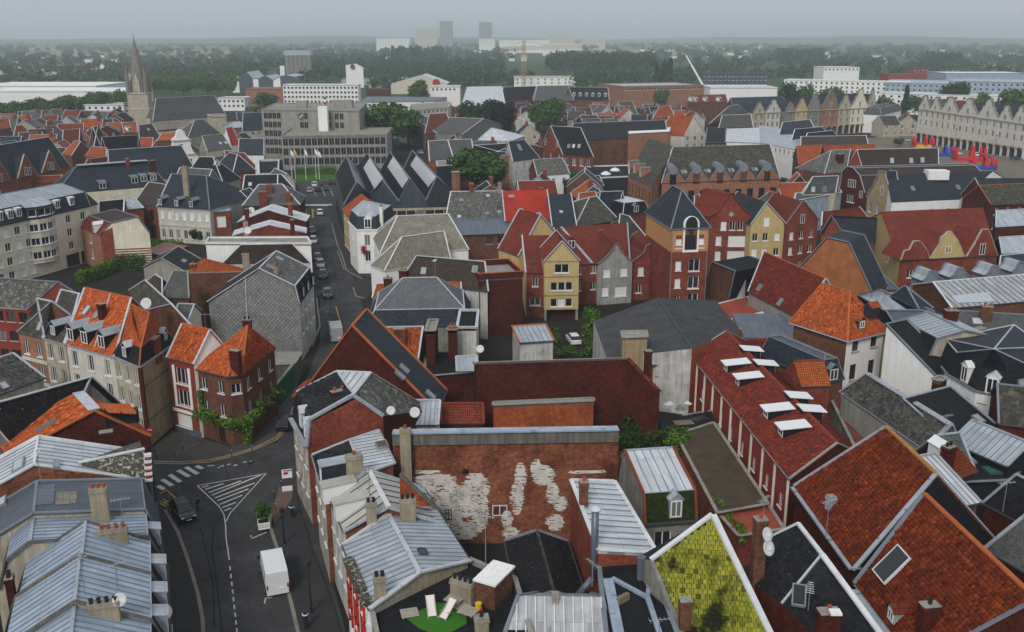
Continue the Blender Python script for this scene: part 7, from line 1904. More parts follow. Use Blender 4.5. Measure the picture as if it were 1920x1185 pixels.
far_block('white slab below the right slim tower',898,928,73,2700,14,'white_render',rows=6,cols=8)
far_block('long low white school in the distance',936,1030,75,2700,30,'white_render',rows=3,cols=16)
far_block('white housing slabs right of the long low school',1028,1078,66,3200,25,'cream_pale',rows=9,cols=10)
far_block('low white blocks in the hazy distance right of centre',1018,1092,82,2300,25,'white_render',rows=3,cols=14)
far_block('pale housing slab farther right in the haze',1090,1135,70,3300,25,'cream_pale',rows=6,cols=10)
c=Vector((ray(561,140).x/ray(561,140).y*1080,1080,0))
s=Bld('grain_silo','grey concrete grain silo with ribbed cylinders and a pale top floor',c,'silo')
for i in range(6): MB().lathe([(2.9,0),(2.9,25)],14,((i - 2.5)*4.6,0,0)).build('silo_cylinder','stone_grey',s.e)
s.box('top_floor',c+Vector((0,3,25)),29,12,5,'zinc'); s.box('silo_back',c+Vector((0,5,0)),27,8,25,'stone_grey'); s.box('side_tower',c+Vector((-18,2,0)),5,6,14,'white_render')
def Q(x,y,Y):
 d=ray(x,y); t=Y/d.y; return Vector((d.x*t,Y,CAM_H+d.z*t))
s=Bld('wave_roof_hall','swimming hall with grey wave-shaped roof left of the silo',up(Q(490,160,820),0),'hall')
wv=[(435,152),(447,141),(462,135),(474,147),(484,147),(498,142),(512,150),(525,143),(536,141),(552,144)]
pv=[Q(x,y,820) for x,y in wv]
for i in range(len(pv) - 1):
 s.face('w%d' % i,[pv[i],pv[i+1],pv[i+1]+Vector((0,40,0)),pv[i]+Vector((0,40,0))],'zinc',0.5); s.wall('v%d' % i,pv[i],pv[i+1],'zinc_dark' if i % 3 else 'white_render',0)
s=Bld('gabled_depot','white gabled depot with round emblem in front of the wood',up(Q(665,140,900),0),'building')
pv=[Q(x,y,900) for x,y in ((648,122),(667,119),(681,127))]
for i in range(2): s.wall('f%d' % i,pv[i],pv[i+1],'white_render',0); s.face('r%d' % i,[pv[i],pv[i+1],pv[i+1]+Vector((0,30,-3)),pv[i]+Vector((0,30,-3))],'zinc')
MB().lathe([(2.2,-0.2),(2.2,0.2)],14).build('round_emblem','zinc_dark',s.e,s.L(Matrix.Translation(Q(661,125,899)) @ Matrix.Rotation(R(90),4,'X')))
s=Bld('market_tent_hall','pale gabled sports hall with a red emblem',up(Q(790,160,800),0),'hall')
pv=[Q(x,y,800) for x,y in ((733,158),(793,141),(838,158))]
for i in range(2): s.face('r%d' % i,[pv[i],pv[i+1],pv[i+1]+Vector((0,40,0)),pv[i]+Vector((0,40,0))],'zinc_white')
s.wall('f',up(pv[0],pv[0].z),up(pv[2],pv[2].z),'cream_pale',0,tops=[(0.57,pv[1].z - 0.1)])
MB().lathe([(3.0,-0.2),(3.0,0.2)],14).build('emblem','tile_bright',s.e,s.L(Matrix.Translation(Q(818,155,799)) @ Matrix.Rotation(R(90),4,'X')))
far_block('white ribbon-window school below the sports hall',806,862,163,660,16,'white_render',rows=1,cols=14)
def lattice(name,p,q,w,n,mat,parent,loc,th=0.16):
 p=Vector(p); q=Vector(q); d=(q - p); x=d.normalized(); y=x.orthogonal().normalized(); z=x.cross(y)
 vs=[]; fs=[]
 for i in range(n+1):
  c=p+d*(i/n)
  for sy,sz in ((-1,-1),(1,-1),(1,1),(-1,1)): vs.append(c+y*(sy*w/2)+z*(sz*w/2) - loc)
 for i in range(n):
  for k in range(4):
   a,b=i*4+k,i*4+(k+1) % 4
   fs+=[(a,b,b+4),(a,b+4,a+4)]
 o=link(name,mk_mesh(name,vs,fs,mat),parent)
 m=o.modifiers.new('wire','WIREFRAME'); m.thickness=th; m.use_replace=True
 return o
m_simple('crane_yellow',(0.42,0.27,0.08),0.5)
cb=Q(982,150,860); cb.z=0
s=Bld('tower_crane','yellow lattice tower crane with a long jib',cb,'crane')
zt=Q(982,90,860).z
lattice('mast',up(cb,0),up(cb,zt),2.6,16,'crane_yellow',s.e,s.loc,0.26); lattice('jib',up(cb,zt),Q(1103,87,875),2.2,22,'crane_yellow',s.e,s.loc,0.16)
lattice('counter_jib',Q(938,92,852),up(cb,zt),2.2,8,'crane_yellow',s.e,s.loc,0.2); lattice('tower_head',up(cb,zt),up(cb,zt+6),2.0,4,'crane_yellow',s.e,s.loc,0.2); s.box('counterweight',Q(942,94,852) - Vector((0,0,2)),4,2,3,'concrete')
for q_ in (Q(1050,89,868),Q(942,92,852)): s.bar(up(cb,zt+6),q_,0.2,0.2,'crane_yellow','tie_bar',0)
cb=P(1330,196,0)
s=Bld('boom_lift','white telescopic crane boom leaning left above the red dormered roof',cb,'crane')
p0=up(cb,5); p1=Q(1286,103,cb.y+5); s.box('truck',cb,3,8,3,'white_render')
for t0,t1,w in ((0,0.45,1.3),(0.42,0.75,1.0),(0.72,1.0,0.75)): s.bar(lerp(p0,p1,t0),lerp(p0,p1,t1),w,w,'white_paint','boom_section',0)
def far_meshes():
 out=[]
 for wm,rm,(w,d,h,rr) in (('cream_pale','tile_red',(9,8,5,3.4)),('white_render','slate_dark',(10,8,5,3.5)),('white_render','tile_orange',(8,7,5,3)),('brick_brown','tile_dark',(12,8,5,3.6)),('white_render','zinc',(16,10,6,1.0)),('brick_pink','slate_grey',(9,8,6,3.5))):
  v=[(-w/2,-d/2,0),(w/2,-d/2,0),(w/2,d/2,0),(-w/2,d/2,0),(-w/2,-d/2,h),(w/2,-d/2,h),(w/2,d/2,h),(-w/2,d/2,h),(-w/2,0,h+rr),(w/2,0,h+rr),(-w/2 - .3,-d/2 - .4,h - .2),(w/2+.3,-d/2 - .4,h - .2),(w/2+.3,d/2+.4,h - .2),(-w/2 - .3,d/2+.4,h - .2),(-w/2 - .3,0,h+rr+.1),(w/2+.3,0,h+rr+.1)]
  f=[(0,1,5,4),(1,2,6,9,5),(2,3,7,6),(3,0,4,8,7),(10,11,15,14),(12,13,14,15)]
  me=mk_mesh('suburb_house',v,f,[wm,rm]); me.polygons.foreach_set('material_index',[0,0,0,0,1,1]); out.append(me)
 return out
FM=far_meshes()
frnd=random.Random(3)
zones=[((-20,430),(96,148),90,(0,0,3,2,5),'small red-roofed house in the suburb left of the spire','red-roofed suburb houses at the left'),
         ((560,1000),(88,118),62,(1,1,5,2,4),'small pale house in the suburb below the twin towers','pale suburb houses in the centre distance'),
         ((1180,1560),(80,112),90,(1,1,4,2,5),'small white house on the hazy slope right of centre','white houses on the right slope'),
         ((1600,1920),(92,128),30,(1,0,4,2),'small house among trees at the far right','houses among trees at the far right')]
for (xr,yr,n,kinds,lab,grp) in zones:
 for i in range(n):
  p=P(frnd.uniform(*xr),frnd.uniform(yr[0],yr[1]) ** 1,0)
  o=link('suburb_house',FM[frnd.choice(kinds)],None,Matrix.Translation(p) @ Matrix.Rotation(frnd.choice((0,R(15),R(-20),R(90),R(70))),4,'Z') @ Matrix.Scale(frnd.uniform(0.9,1.35),4))
  tag(o,lab,'house',grp)
# --- vegetation
def m_leaf(name,c1,c2,c3):
 m,nt,bs=mat_new(name)
 n1=noise(nt,0.35,3,0.6); n2=noise(nt,2.6,3,0.7)
 c=ramp(nt,n2,[(0.3,c1),(0.52,c2),(0.72,c3)])
 c=mixc(nt,0.6,c,ramp(nt,n1,[(0.3,(0.55,0.6,0.5)),(0.7,(1.3,1.25,1.2))]),'MULTIPLY')
 c=mixc(nt,1.0,c,ramp(nt,objrand(nt),[(0,(0.8,0.85,0.85)),(1,(1.2,1.1,1.0))]),'MULTIPLY')
 nt.links.new(c,bs.inputs['Base Color']); spec(bs,0.7,0.2)
m_leaf('leaf',(0.026,0.062,0.013),(0.058,0.12,0.025),(0.10,0.18,0.036))
m_leaf('leaf_bright',(0.045,0.10,0.012),(0.09,0.17,0.022),(0.15,0.24,0.035))
m_leaf('leaf_copper',(0.014,0.010,0.014),(0.028,0.016,0.020),(0.045,0.028,0.030))
m_leaf('leaf_dark',(0.014,0.034,0.011),(0.028,0.06,0.018),(0.05,0.09,0.026))
m_leaf('leaf_far',(0.026,0.055,0.020),(0.042,0.082,0.028),(0.068,0.11,0.034))
m_leaf('flower_red',(0.25,0.01,0.02),(0.4,0.02,0.04),(0.5,0.05,0.08))
m_plain('bark',(0.06,0.048,0.038))
def leaves(rng,cen,nrm,size):
 n=len(cen)
 d=nrm+rng.normal(0,0.75,(n,3)); d /= np.linalg.norm(d,axis=1)[:,None]+1e-9
 a=np.cross(d,rng.normal(0,1,(n,3))); a /= np.linalg.norm(a,axis=1)[:,None]+1e-9
 b=np.cross(d,a)
 s=size*rng.uniform(0.6,1.3,(n,1))
 v=np.stack([cen - a*s - b*s*0.7,cen+a*s - b*s*0.7,cen+a*s*0.8+b*s*0.7,cen - a*s*0.8+b*s*0.7],1)
 return v.reshape(-1,3)
def np_mesh(name,v,mat):
 n=len(v) // 4
 me=bpy.data.meshes.new(name)
 me.vertices.add(len(v)); me.vertices.foreach_set('co',v.astype(np.float32).ravel())
 me.loops.add(len(v)); me.loops.foreach_set('vertex_index',np.arange(len(v),dtype=np.int32))
 me.polygons.add(n); me.polygons.foreach_set('loop_start',np.arange(0,len(v),4,dtype=np.int32)); me.polygons.foreach_set('loop_total',np.full(n,4,dtype=np.int32))
 me.update(); me.validate()
 me.materials.append(M(mat))
 return me
def crown_pts(rng,n,shape='round'):
 k=22 if shape=='round' else 12
 if shape=='round':
  u=rng.normal(0,1,(k,3)); u /= np.linalg.norm(u,axis=1)[:,None]; u[:,2]*=0.95
  cc=u*rng.uniform(0.3,0.66,(k,1)); rr=rng.uniform(0.3,0.5,k)
 else:
  zz=np.linspace(-0.85,0.85,k); ra=(1 - zz)*0.5 if shape=='cone' else np.sqrt(np.clip(1 - zz ** 2,0.05,1))
  th=rng.uniform(0,6.28,k); cc=np.stack([np.cos(th)*ra*0.45,np.sin(th)*ra*0.45,zz],1); rr=0.18+ra*0.4
 idx=rng.integers(0,k,n)
 d=rng.normal(0,1,(n,3)); d /= np.linalg.norm(d,axis=1)[:,None]
 r=rr[idx][:,None]*rng.uniform(0.55,1.05,(n,1))
 return cc[idx]+d*r,d
rngs=np.random.default_rng(5)
CROWN={}
def crown_mesh(shape,var,mat,n=1700,size=0.075):
 k=(shape,var,mat,n)
 if k not in CROWN:
  rg=np.random.default_rng(100+var)
  c,d=crown_pts(rg,n,shape); CROWN[k]=np_mesh('crown',leaves(rg,c,d,size),mat)
 return CROWN[k]
def trunk_mesh():
 b=MB()
 b.tube((0,0,0),(0.05,0,0.55),0.09,0.06,7); b.tube((0.05,0,0.5),(0.28,0.1,0.95),0.05,0.02,6); b.tube((0.05,0,0.5),(-0.25,-0.12,0.9),0.05,0.02,6); b.tube((0.05,0,0.5),(0.0,0.22,1.0),0.045,0.02,6)
 return b.mesh('trunk','bark')
TRUNK=trunk_mesh()
TREES=[]
def tree(label,base,h,r,mat='leaf',shape='round',name='tree',group=None,var=None,bare=0.1,n=1700,size=0.075):
 TREES.append((base.x,base.y,r))
 e=empty(name,base,label,'tree',group,rnd.uniform(0,6.28))
 link('trunk',TRUNK,e,Matrix.Diagonal((r*0.6,r*0.6,h*0.62,1)))
 var=rnd.randrange(4) if var is None else var
 hz=h*(1 - bare)/2
 link('crown',crown_mesh(shape,var,mat,n,size),e,Matrix.Translation((0,0,h - hz*(1.0 if shape!='round' else 0.98))) @ Matrix.Diagonal((r,r,hz*1.05,1)))
 return e
def treepx(label,px,py,topy,r,**kw):
 p=P(px,py,0); return tree(label,p,max(2.0,ZY(p,topy)),r,**kw)
treepx('large round tree right of the concrete offices',735,282,184,13,n=3200,size=0.06)
treepx('big tree leaning against the large round tree by the side street',766,274,196,9,n=2400,size=0.065)
treepx('broad dark green tree in the centre beside the copper beech',896,266,180,11,mat='leaf_dark',n=2800,size=0.062)
treepx('dark purple copper beech in the centre',938,266,186,11,mat='leaf_copper',n=2800,size=0.062)
treepx('bright dense round tree above the pink walled yard',1028,252,180,11,n=3000,size=0.06)
treepx('leafy tree in front of the brick town house',896,366,272,10.5,n=3200,size=0.055)
treepx('round tree beside the sports hall',785,200,147,8,n=2400)
treepx('small tree in the crowd of roofs left of the boom lift',1240,205,163,6)
treepx('conifer standing between the rows of the square',1693,232,162,4.2,mat='leaf_dark',shape='cone')
treepx('tree at the end of the near square row',1655,240,178,6)
treepx('tree behind the left end of the far arcade row',1715,222,176,7)
treepx('dark spreading tree behind the far arcade row',1785,215,150,11,mat='leaf_dark',n=2400)
treepx('big tree behind the arcade row at the right edge',1905,232,163,12,n=2400)
treepx('smaller tree behind the middle of the far arcade row',1838,222,172,7)
treepx('dark tree behind the long blue slate roof',1478,215,153,8,mat='leaf_dark')
treepx('paler tree beside the dark one behind the blue slates',1505,212,158,8)
treepx('bush-like tree behind the near square row',1555,205,160,10)
for i,(x,y,t,r) in enumerate(((1231,165,122,3.5),(1244,165,117,3.5),(1254,165,114,4))): treepx(['left','middle','right'][i]+' of three slim poplars before the yellow field',x,y,t,r,mat='leaf_dark',shape='column',bare=0.06)
treepx('round garden bush in front of the stone mansion',377,456,425,3.2,mat='leaf_dark',name='bush',bare=0.05)
for i in range(17): treepx('street tree in the long row below the white warehouses',8+i*14.5,231 - i*0.9 - (i % 3)*3,190 - i*1.7+(i % 4)*2,7.5+(i % 3),group='tree row below the warehouses')
for i,(x,y) in enumerate(((20,226),(55,232),(80,222),(100,215),(125,212))): treepx('round tree in the clump at the left below the row',x,y,y - 30,7.5,group='tree clump at the left')
treepx('tree at the near corner of the concrete offices',470,235,200,7); treepx('bushy tree hiding the foot of the brick block',500,205,172,9)
for i in range(7): treepx('park tree between the church roof and the swimming hall',300+i*22,178 - (i % 2)*6,138+(i % 3)*4,9,mat='leaf_bright' if i % 3==0 else 'leaf',group='park trees behind the church')
treepx('small potted-looking tree on the square',1685,275,257,2.6,name='tree'); treepx('tree behind the small white cottage',1075,345,318,4.0)
def wood(name,label,spots,mat='leaf_far',n=70,size=1.25):
 rg=np.random.default_rng(len(spots))
 al=[]
 for (x,y,h,r) in spots:
  c,d=crown_pts(rg,n); c=c*np.array([r,r,h*0.5])+np.array([x,y,h*0.5])
  al.append(leaves(rg,c,d,size*max(1.0,y/1100)))
 v=np.concatenate(al); o=link(name,np_mesh(name,v,mat)); return tag(o,label,'wood',kind='stuff')
wr=random.Random(11)
def band(x0,x1,y0,y1,n,h=(10,16),r=(6,10)):
 out=[]
 for i in range(n):
  p=P(wr.uniform(x0,x1),wr.uniform(y0,y1),0); out.append((p.x,p.y,wr.uniform(*h),wr.uniform(*r)))
 return out
wood('woodland','trees scattered through the suburb left of the spire',band(-60,450,96,172,330)+band(250,480,122,172,110))
wood('woodland','broad dark wood behind the silo and offices',band(430,940,100,150,380,(13,20),(8,12))+band(560,900,128,158,120))
wood('woodland','trees along the road in the middle distance',band(700,1000,140,168,90,(8,13),(5,8)))
wood('woodland','dense square-edged plantation right of the crane',band(1030,1225,118,142,260,(22,26),(8,11)),'leaf_dark')
wood('woodland','trees and hedges on the right-hand plain',band(1220,1960,92,150,420,(10,17),(7,11))+band(1080,1300,140,172,90))
wood('woodland','dark plantation blocks on the right',band(1450,1540,106,122,110,(18,24),(8,10))+band(1735,1800,116,132,90,(18,24),(7,9)),'leaf_dark')
wood('woodland','hazy tree lines along the horizon',[(wr.uniform(-2400,2400),wr.uniform(2600,4200),wr.uniform(12,20),wr.uniform(14,26)) for i in range(420)],n=40)
wood('poplar_rows','rows of upright poplars left of the crane',[(p[0],p[1],p[2],3.0) for p in band(735,830,106,122,60,(22,30))],'leaf_dark')
m,nt,bs=mat_new('fields')
g=nt.nodes.new('ShaderNodeNewGeometry'); mp=nt.nodes.new('ShaderNodeMapping'); mp.inputs['Scale'].default_value=(0.0022,0.0011,1); nt.links.new(g.outputs['Position'],mp.inputs['Vector'])
vo=nt.nodes.new('ShaderNodeTexVoronoi'); vo.inputs['Scale'].default_value=1.0; nt.links.new(mp.outputs[0],vo.inputs['Vector'])
sp_=nt.nodes.new('ShaderNodeSeparateColor'); nt.links.new(vo.outputs['Color'],sp_.inputs[0])
c=ramp(nt,sp_.outputs[0],[(0.0,(0.05,0.085,0.03)),(0.45,(0.07,0.11,0.04)),(0.6,(0.30,0.25,0.13)),(0.75,(0.06,0.10,0.03)),(0.9,(0.22,0.2,0.11))],'CONSTANT')
nt.links.new(c,bs.inputs['Base Color']); spec(bs,0.95,0.1)
sheet('fields',[Vector((-BIG,660,0)),Vector((BIG,660,0)),Vector((BIG,BIG,0)),Vector((-BIG,BIG,0))],0.03,'fields')
m_plain('corn_field',(0.40,0.32,0.13),scale=0.02,rough=0.95); m_plain('meadow',(0.09,0.14,0.04),scale=0.02,rough=0.95)
sheet('yellow_field',[(1150,144),(1330,139),(1330,133),(1160,137)],0.06,'corn_field'); sheet('meadow',[(1020,172),(1330,152),(1330,143),(1090,150)],0.05,'meadow'); sheet('meadow',[(330,175),(470,172),(470,150),(340,158)],0.05,'meadow')
vs=[]; fs=[]; nx,ny=40,8
for j in range(ny+1):
 for i in range(nx+1):
  x=-6000+12000*i/nx; y=3600+4000*j/ny
  vs.append((x,y,0.1+max(0,(j/ny)) ** 0.8*(30+10*math.sin(i*0.5)+5*math.sin(i*1.3+1)) - 0.05))
for j in range(ny):
 for i in range(nx): k=j*(nx+1)+i; fs.append((k,k+1,k+nx+2,k+nx+1))
tag(link('hills',mk_mesh('hills',vs,fs,'fields',None,True)),kind='structure')
def shrub(name,label,segs,mat,n,size,cat='plant',kind=None,group=None):
 rg=np.random.default_rng(n+len(segs)); al=[]
 c0=Vector(segs[0][:3]); c0.z=0
 for (x,y,z,r) in segs:
  d=rg.normal(0,1,(n,3)); d /= np.linalg.norm(d,axis=1)[:,None]
  al.append(leaves(rg,np.array([x - c0.x,y - c0.y,z])+d*r*rg.uniform(0.4,1.1,(n,1)),d,size))
 o=link(name,np_mesh(name,np.concatenate(al),mat),None,Matrix.Translation(c0)); return tag(o,label,cat,group,kind)
def along(p,q,z,r,k,jz=0.4):
 return [(lerp(p,q,i/k).x,lerp(p,q,i/k).y,z+rnd.uniform(-jz,jz),r*rnd.uniform(0.7,1.3)) for i in range(k+1)]
off=Vector((-0.1,-0.5,0))
shrub('climbing_vine','bright green vine trained along the corner brick house',along(pa+off,pb+off,3.2,0.6,9)+along(pb+off,pb2+off,3.0,0.7,5)+along(pb2+Vector((0.5,-0.3,0)),pc+Vector((0.5,-0.2,0)),3.2,0.6,12,0.7)+[(pb2.x+0.3,pb2.y - 0.4,0.6+i*0.5,0.6) for i in range(6)]+[(lerp(pa,pb,.12).x,lerp(pa,pb,.12).y - .5,3.5+i*.5,.25) for i in range(6)],'leaf_bright',60,0.14)
q=P(1112,668,0)
shrub('wall_ivy','tall column of bright ivy at the corner of the gravel-roofed hall',[(q.x+rnd.uniform(-0.9,0.6),q.y+rnd.uniform(-0.5,0.5),0.5+i*0.35,1.0) for i in range(19)],'leaf_bright',90,0.16)
q=P(1196,850,0)
shrub('yard_thicket','dark thicket filling the yard below the long brick wall',[(q.x+rnd.uniform(-2.6,2.6),q.y+rnd.uniform(-3.5,2.5),rnd.uniform(0.5,3.0),1.3) for i in range(26)],'leaf_dark',90,0.16)
q=P(1268,880,0)
shrub('yard_bush','yellow-green bush in the yard beside the felt roof',[(q.x+rnd.uniform(-1.2,1.4),q.y+rnd.uniform(-1.6,1.2),rnd.uniform(2.0,4.2),0.9) for i in range(14)],'leaf_bright',70,0.13)
q=P(1362,960,0)
shrub('yard_ivy','ivy hanging over the wall by the dull red flat roof',along(P(1340,935,3.4),P(1395,1000,3.4),3.2,0.5,9),'leaf_bright',50,0.12)
q=P(1056,655,0)
shrub('courtyard_hedge','overgrown green shrubs round the white car in the courtyard',[(q.x+rnd.uniform(-3.2,-1.0),q.y+rnd.uniform(-2,5),rnd.uniform(0.3,1.8),1.0) for i in range(14)]+[(q.x+rnd.uniform(-1,4),q.y+rnd.uniform(-3.5,-1.5),rnd.uniform(0.2,1.0),0.8) for i in range(12)],'leaf',70,0.15)
q=P(1478,588,0)
shrub('gable_tree','small leafy tree at the foot of the dark red roof',[(q.x+rnd.uniform(-1,1),q.y+rnd.uniform(-1,1),rnd.uniform(3,7.5),0.9) for i in range(12)],'leaf_dark',70,0.15)
def hedge(label,p,q,h,w,mat='leaf_bright'):
 k=max(3,int((q - p).length/0.8)); segs=[]
 for i in range(k+1):
  for zz in np.arange(0.4,h,0.6): segs.append((lerp(p,q,i/k).x,lerp(p,q,i/k).y,float(zz),w/2))
 return shrub('hedge',label,segs,mat,45,0.16,'hedge')
hedge('clipped hedge along the garden below the banded brick wall',P(150,535,0),P(222,508,0),2.2,1.6); hedge('tall hedge beside the garden court',P(222,508,0),P(268,506,0),3.0,1.6,'leaf'); hedge('low hedge before the stone mansion',P(282,460,0),P(340,462,0),1.4,1.4); hedge('clipped hedge behind the lawn of the offices',P(555,328,0),P(627,326,0),2.6,2.0)
q=P(681,462,5.8)
shrub('balcony_flowers','red flowers spilling over the balcony of the white corner house',[(V(682,467,a_,b_).x,V(682,467,a_,b_).y - 0.5,z_,0.6) for a_,b_ in [(whitecorner.w['w1'].o,whitecorner.w['w1'].o+whitecorner.w['w1'].u)] for z_ in (4.6,5.1,5.5)],'flower_red',60,0.12)
ROOFW=dict(slate_dark='black',slate_grey='grey',tile_red='dull red',tile_orange='orange',slate_moss='mossy',slate_blue='blue-grey',slate_brown='brown')
WALLW=dict(brick_brown='brown brick',brick_red='red brick',white_dirty='whitish',stone_pale='pale stone',brick_dark='dark brick')
occ=[]
for b_ in OCC:
 bb=[b_.loc+Vector(c) for f_ in list(b_.f.values())+list(b_.w.values()) for c in [f_.o - b_.loc]+[f_.o - b_.loc+f_.u*u_+f_.v*v_ for u_,v_ in f_.poly]]
 if bb: occ.append((min(p.x for p in bb),max(p.x for p in bb),min(p.y for p in bb),max(p.y for p in bb)))
keepout=[(-64,-36,150,380),(150,260,330,450),(-80,-40,300,345)]+[(x - r - 5,x+r+5,y - r - 14,y+r+4) for x,y,r in TREES]
SEEN=[(308,376,242,322,345),(245,430,170,240,520),(485,740,190,318,370),(1560,1960,225,345,460),(20,120,282,338,330),(685,795,185,270,420),(850,975,180,255,430),(985,1070,180,240,470),(1090,1180,238,310,350),(1235,1465,270,345,300),(1405,1640,165,245,450)]
inf=[]
for gy in range(225,640,14):
 for gx in range(-260,300,14):
  x,y=gx+frnd.uniform(-3,3),gy+frnd.uniform(-3,3)
  if abs(x)>y*0.56 or (y>470 and x>100) or (x<-60 and y>515) or (y>560 and x>-100): continue
  if any(o[0] - 4.5<x<o[1]+4.5 and o[2] - 4.5<y<o[3]+4.5 for o in occ): continue
  if any(o[0]<x<o[1] and o[2]<y<o[3] for o in keepout): continue
  px,pt=960+FPX*x/(y*CT+(CAM_H - 9)*ST),592.5+FPX*(-y*ST+(CAM_H - 9)*CT)/(y*CT+(CAM_H - 9)*ST)
  if any(k[0] - 14<px<k[1]+14 and pt<k[3] and y<k[4] and pt>k[2] - 60 for k in SEEN): continue
  inf.append((x,y))
for i,(x,y) in enumerate(inf):
 w,d,he,rr=frnd.uniform(7,10),frnd.uniform(7,10),frnd.uniform(5,7),frnd.uniform(2.5,4)
 an=frnd.choice((R(8),R(-6),R(20),R(98),R(80)))
 xh=Vector((math.cos(an),math.sin(an),0)); yh=Vector((-xh.y,xh.x,0)); c=Vector((x,y,he))
 wm=frnd.choice(('brick_brown','brick_red','white_dirty','stone_pale','brick_dark')); rm=frnd.choice(('slate_dark','slate_grey','tile_red','tile_orange','slate_moss','slate_blue','slate_brown','slate_grey'))
 px_=960+FPX*x/(y*CT+(CAM_H - he)*ST)
 zone='left of the spire church' if px_<250 else 'left of the concrete offices' if px_<490 else 'behind the market hall' if px_<800 else 'round the copper beech' if px_<1100 else 'behind the brick hall' if px_<1450 else 'near the square'
 lab=ROOFW[rm]+' roofed house with '+WALLW[wm]+' walls in the crowd '+zone
 s=house('town_house',lab,None,None,he,pts=[c - xh*w/2 - yh*d/2,c+xh*w/2 - yh*d/2,c+xh*w/2+yh*d/2,c - xh*w/2+yh*d/2],roof='gx' if i % 3 else 'gy',hr=he+rr,wall=wm,rm=rm,rk='flashing',ek=None,wF=[W(2,2,1.0,1.6)],group='town roofs '+zone)
 if i % 2: s.chim(s.f.get('F',s.f.get('L')).at(0.8,0.8),0,0,1.1,0.7,1.8,2,'brick_red')
# --- vehicles
for n_,c_ in (('car_black',(0.012,0.013,0.015)),('car_white',(0.72,0.73,0.74)),('car_silver',(0.36,0.37,0.38)),('car_blue',(0.02,0.035,0.09)),('car_grey',(0.08,0.085,0.09)),('car_teal',(0.03,0.09,0.10))): m_simple(n_,c_,0.25,0.6)
m_simple('lamp_glass',(0.75,0.76,0.75),0.1,0.8); m_simple('lamp_red',(0.35,0.01,0.01),0.2,0.7); m_simple('plastic_yellow',(0.65,0.42,0.02),0.5); m_simple('plastic_red',(0.55,0.02,0.03),0.5); m_simple('plastic_blue',(0.02,0.06,0.4),0.5); m_simple('canvas',(0.72,0.63,0.60),0.8)
def loft(secs,name,mat,parent,smooth=False):
 vs=[]; fs=[]
 for x,w0,w1,z0,z1 in secs:
  zm=z0+(z1 - z0)*0.55
  vs+=[(x,-w0*0.92,z0),(x,w0*0.92,z0),(x,w0,zm),(x,w1,z1),(x,-w1,z1),(x,-w0,zm)]
 for i in range(len(secs) - 1):
  for k in range(6): fs.append((i*6+k,i*6+(k+1) % 6,i*6+6+(k+1) % 6,i*6+6+k))
 fs+=[(5,4,3,2,1,0),tuple((len(secs) - 1)*6+k for k in range(6))]
 return MB().add(vs,fs).build(name,mat,parent,smooth=smooth)
def vehicle(label,base,rz,paint,kind='car',group=None,name=None):
 van=kind=='van'
 e=empty(name or ('parked_van' if van else 'parked_car'),base,label,kind,group,rz)
 if van:
  Lh,wd=2.75,1.0
  loft([(-2.75,.96,.9,.35,2.45),(-2.6,1.0,.92,.3,2.5),(1.2,1.0,.92,.3,2.5),(1.75,.99,.85,.3,2.2),(2.35,.97,.86,.3,1.25),(2.75,.86,.8,.38,1.0)],'body',paint,e)
  MB().add([(1.78,-.78,2.12),(1.78,.78,2.12),(2.38,.84,1.3),(2.38,-.84,1.3)],[(0,1,2,3)]).build('windscreen','dark_glass',e,Matrix.Translation((0.03,0,0.03)))
  for i in range(6): MB().box(-2.2+i*.55,-2.14+i*.55,-.85,.85,2.5,2.535).build('roof_rib',paint,e)
  for sy in (-1,1): MB().box(1.5,2.2,sy*.99 - .015,sy*.99+.015,1.3,1.85).build('side_window','dark_glass',e); MB().box(1.95,2.1,sy*1.12 - .1,sy*1.12+.1,1.35,1.65).build('mirror','metal_dark',e); MB().box(-2.77,-2.7,sy*.85 - .07,sy*.85+.07,.9,1.3).build('tail_light','lamp_red',e); MB().box(2.5,2.72,sy*.68 - .12,sy*.68+.12,.85,1.02).build('headlight','lamp_glass',e)
  MB().box(-2.79,-2.75,-.55,-.1,.85,1.0).build('number_plate','white_paint',e)
  ax=(-1.75,1.75)
 else:
  loft([(-2.05,.78,.74,.35,.85),(-1.95,.86,.8,.25,.95),(-1.2,.88,.82,.22,.98),(1.0,.88,.82,.22,.95),(1.75,.85,.78,.24,.82),(2.05,.74,.7,.35,.68)],'body',paint,e)
  cab=loft([(-1.85,.76,.7,.9,1.0),(-1.35,.78,.62,.92,1.42),(-.2,.79,.64,.93,1.47),(.35,.79,.62,.93,1.42),(1.15,.76,.7,.9,.97)],'cabin_glass','dark_glass',e)
  MB().add([(-1.38,-.62,1.43),(.36,-.62,1.43),(.36,.62,1.43),(-1.38,.62,1.43),(-1.3,-.56,1.5),(.28,-.56,1.5),(.28,.56,1.5),(-1.3,.56,1.5)],[(0,1,5,4),(1,2,6,5),(2,3,7,6),(3,0,4,7),(4,5,6,7)]).build('roof',paint,e)
  for sy in (-1,1): MB().box(1.86,2.04,sy*.58 - .14,sy*.58+.14,.58,.74).build('headlight','lamp_glass',e); MB().box(-2.06,-1.94,sy*.62 - .1,sy*.62+.1,.7,.86).build('tail_light','lamp_red',e); MB().box(.55,.7,sy*.95 - .09,sy*.95+.09,.92,1.06).build('mirror',paint,e)
  MB().box(2.03,2.07,-.26,.26,.4,.5).build('number_plate','white_paint',e)
  ax=(-1.28,1.32)
 wm=cached('wheel',lambda: MB().tube((0,-.1,0),(0,.1,0),.32,n=14).mesh('wheel','tyre')); rm_=cached('rim',lambda: MB().tube((0,-.11,0),(0,.11,0),.19,n=10).mesh('rim','aluminium'))
 for x in ax:
  for sy in (-1,1): w=link('wheel',wm,e,Matrix.Translation((x,sy*(.92 if van else .78),.32))); link('rim',rm_,w)
 return e
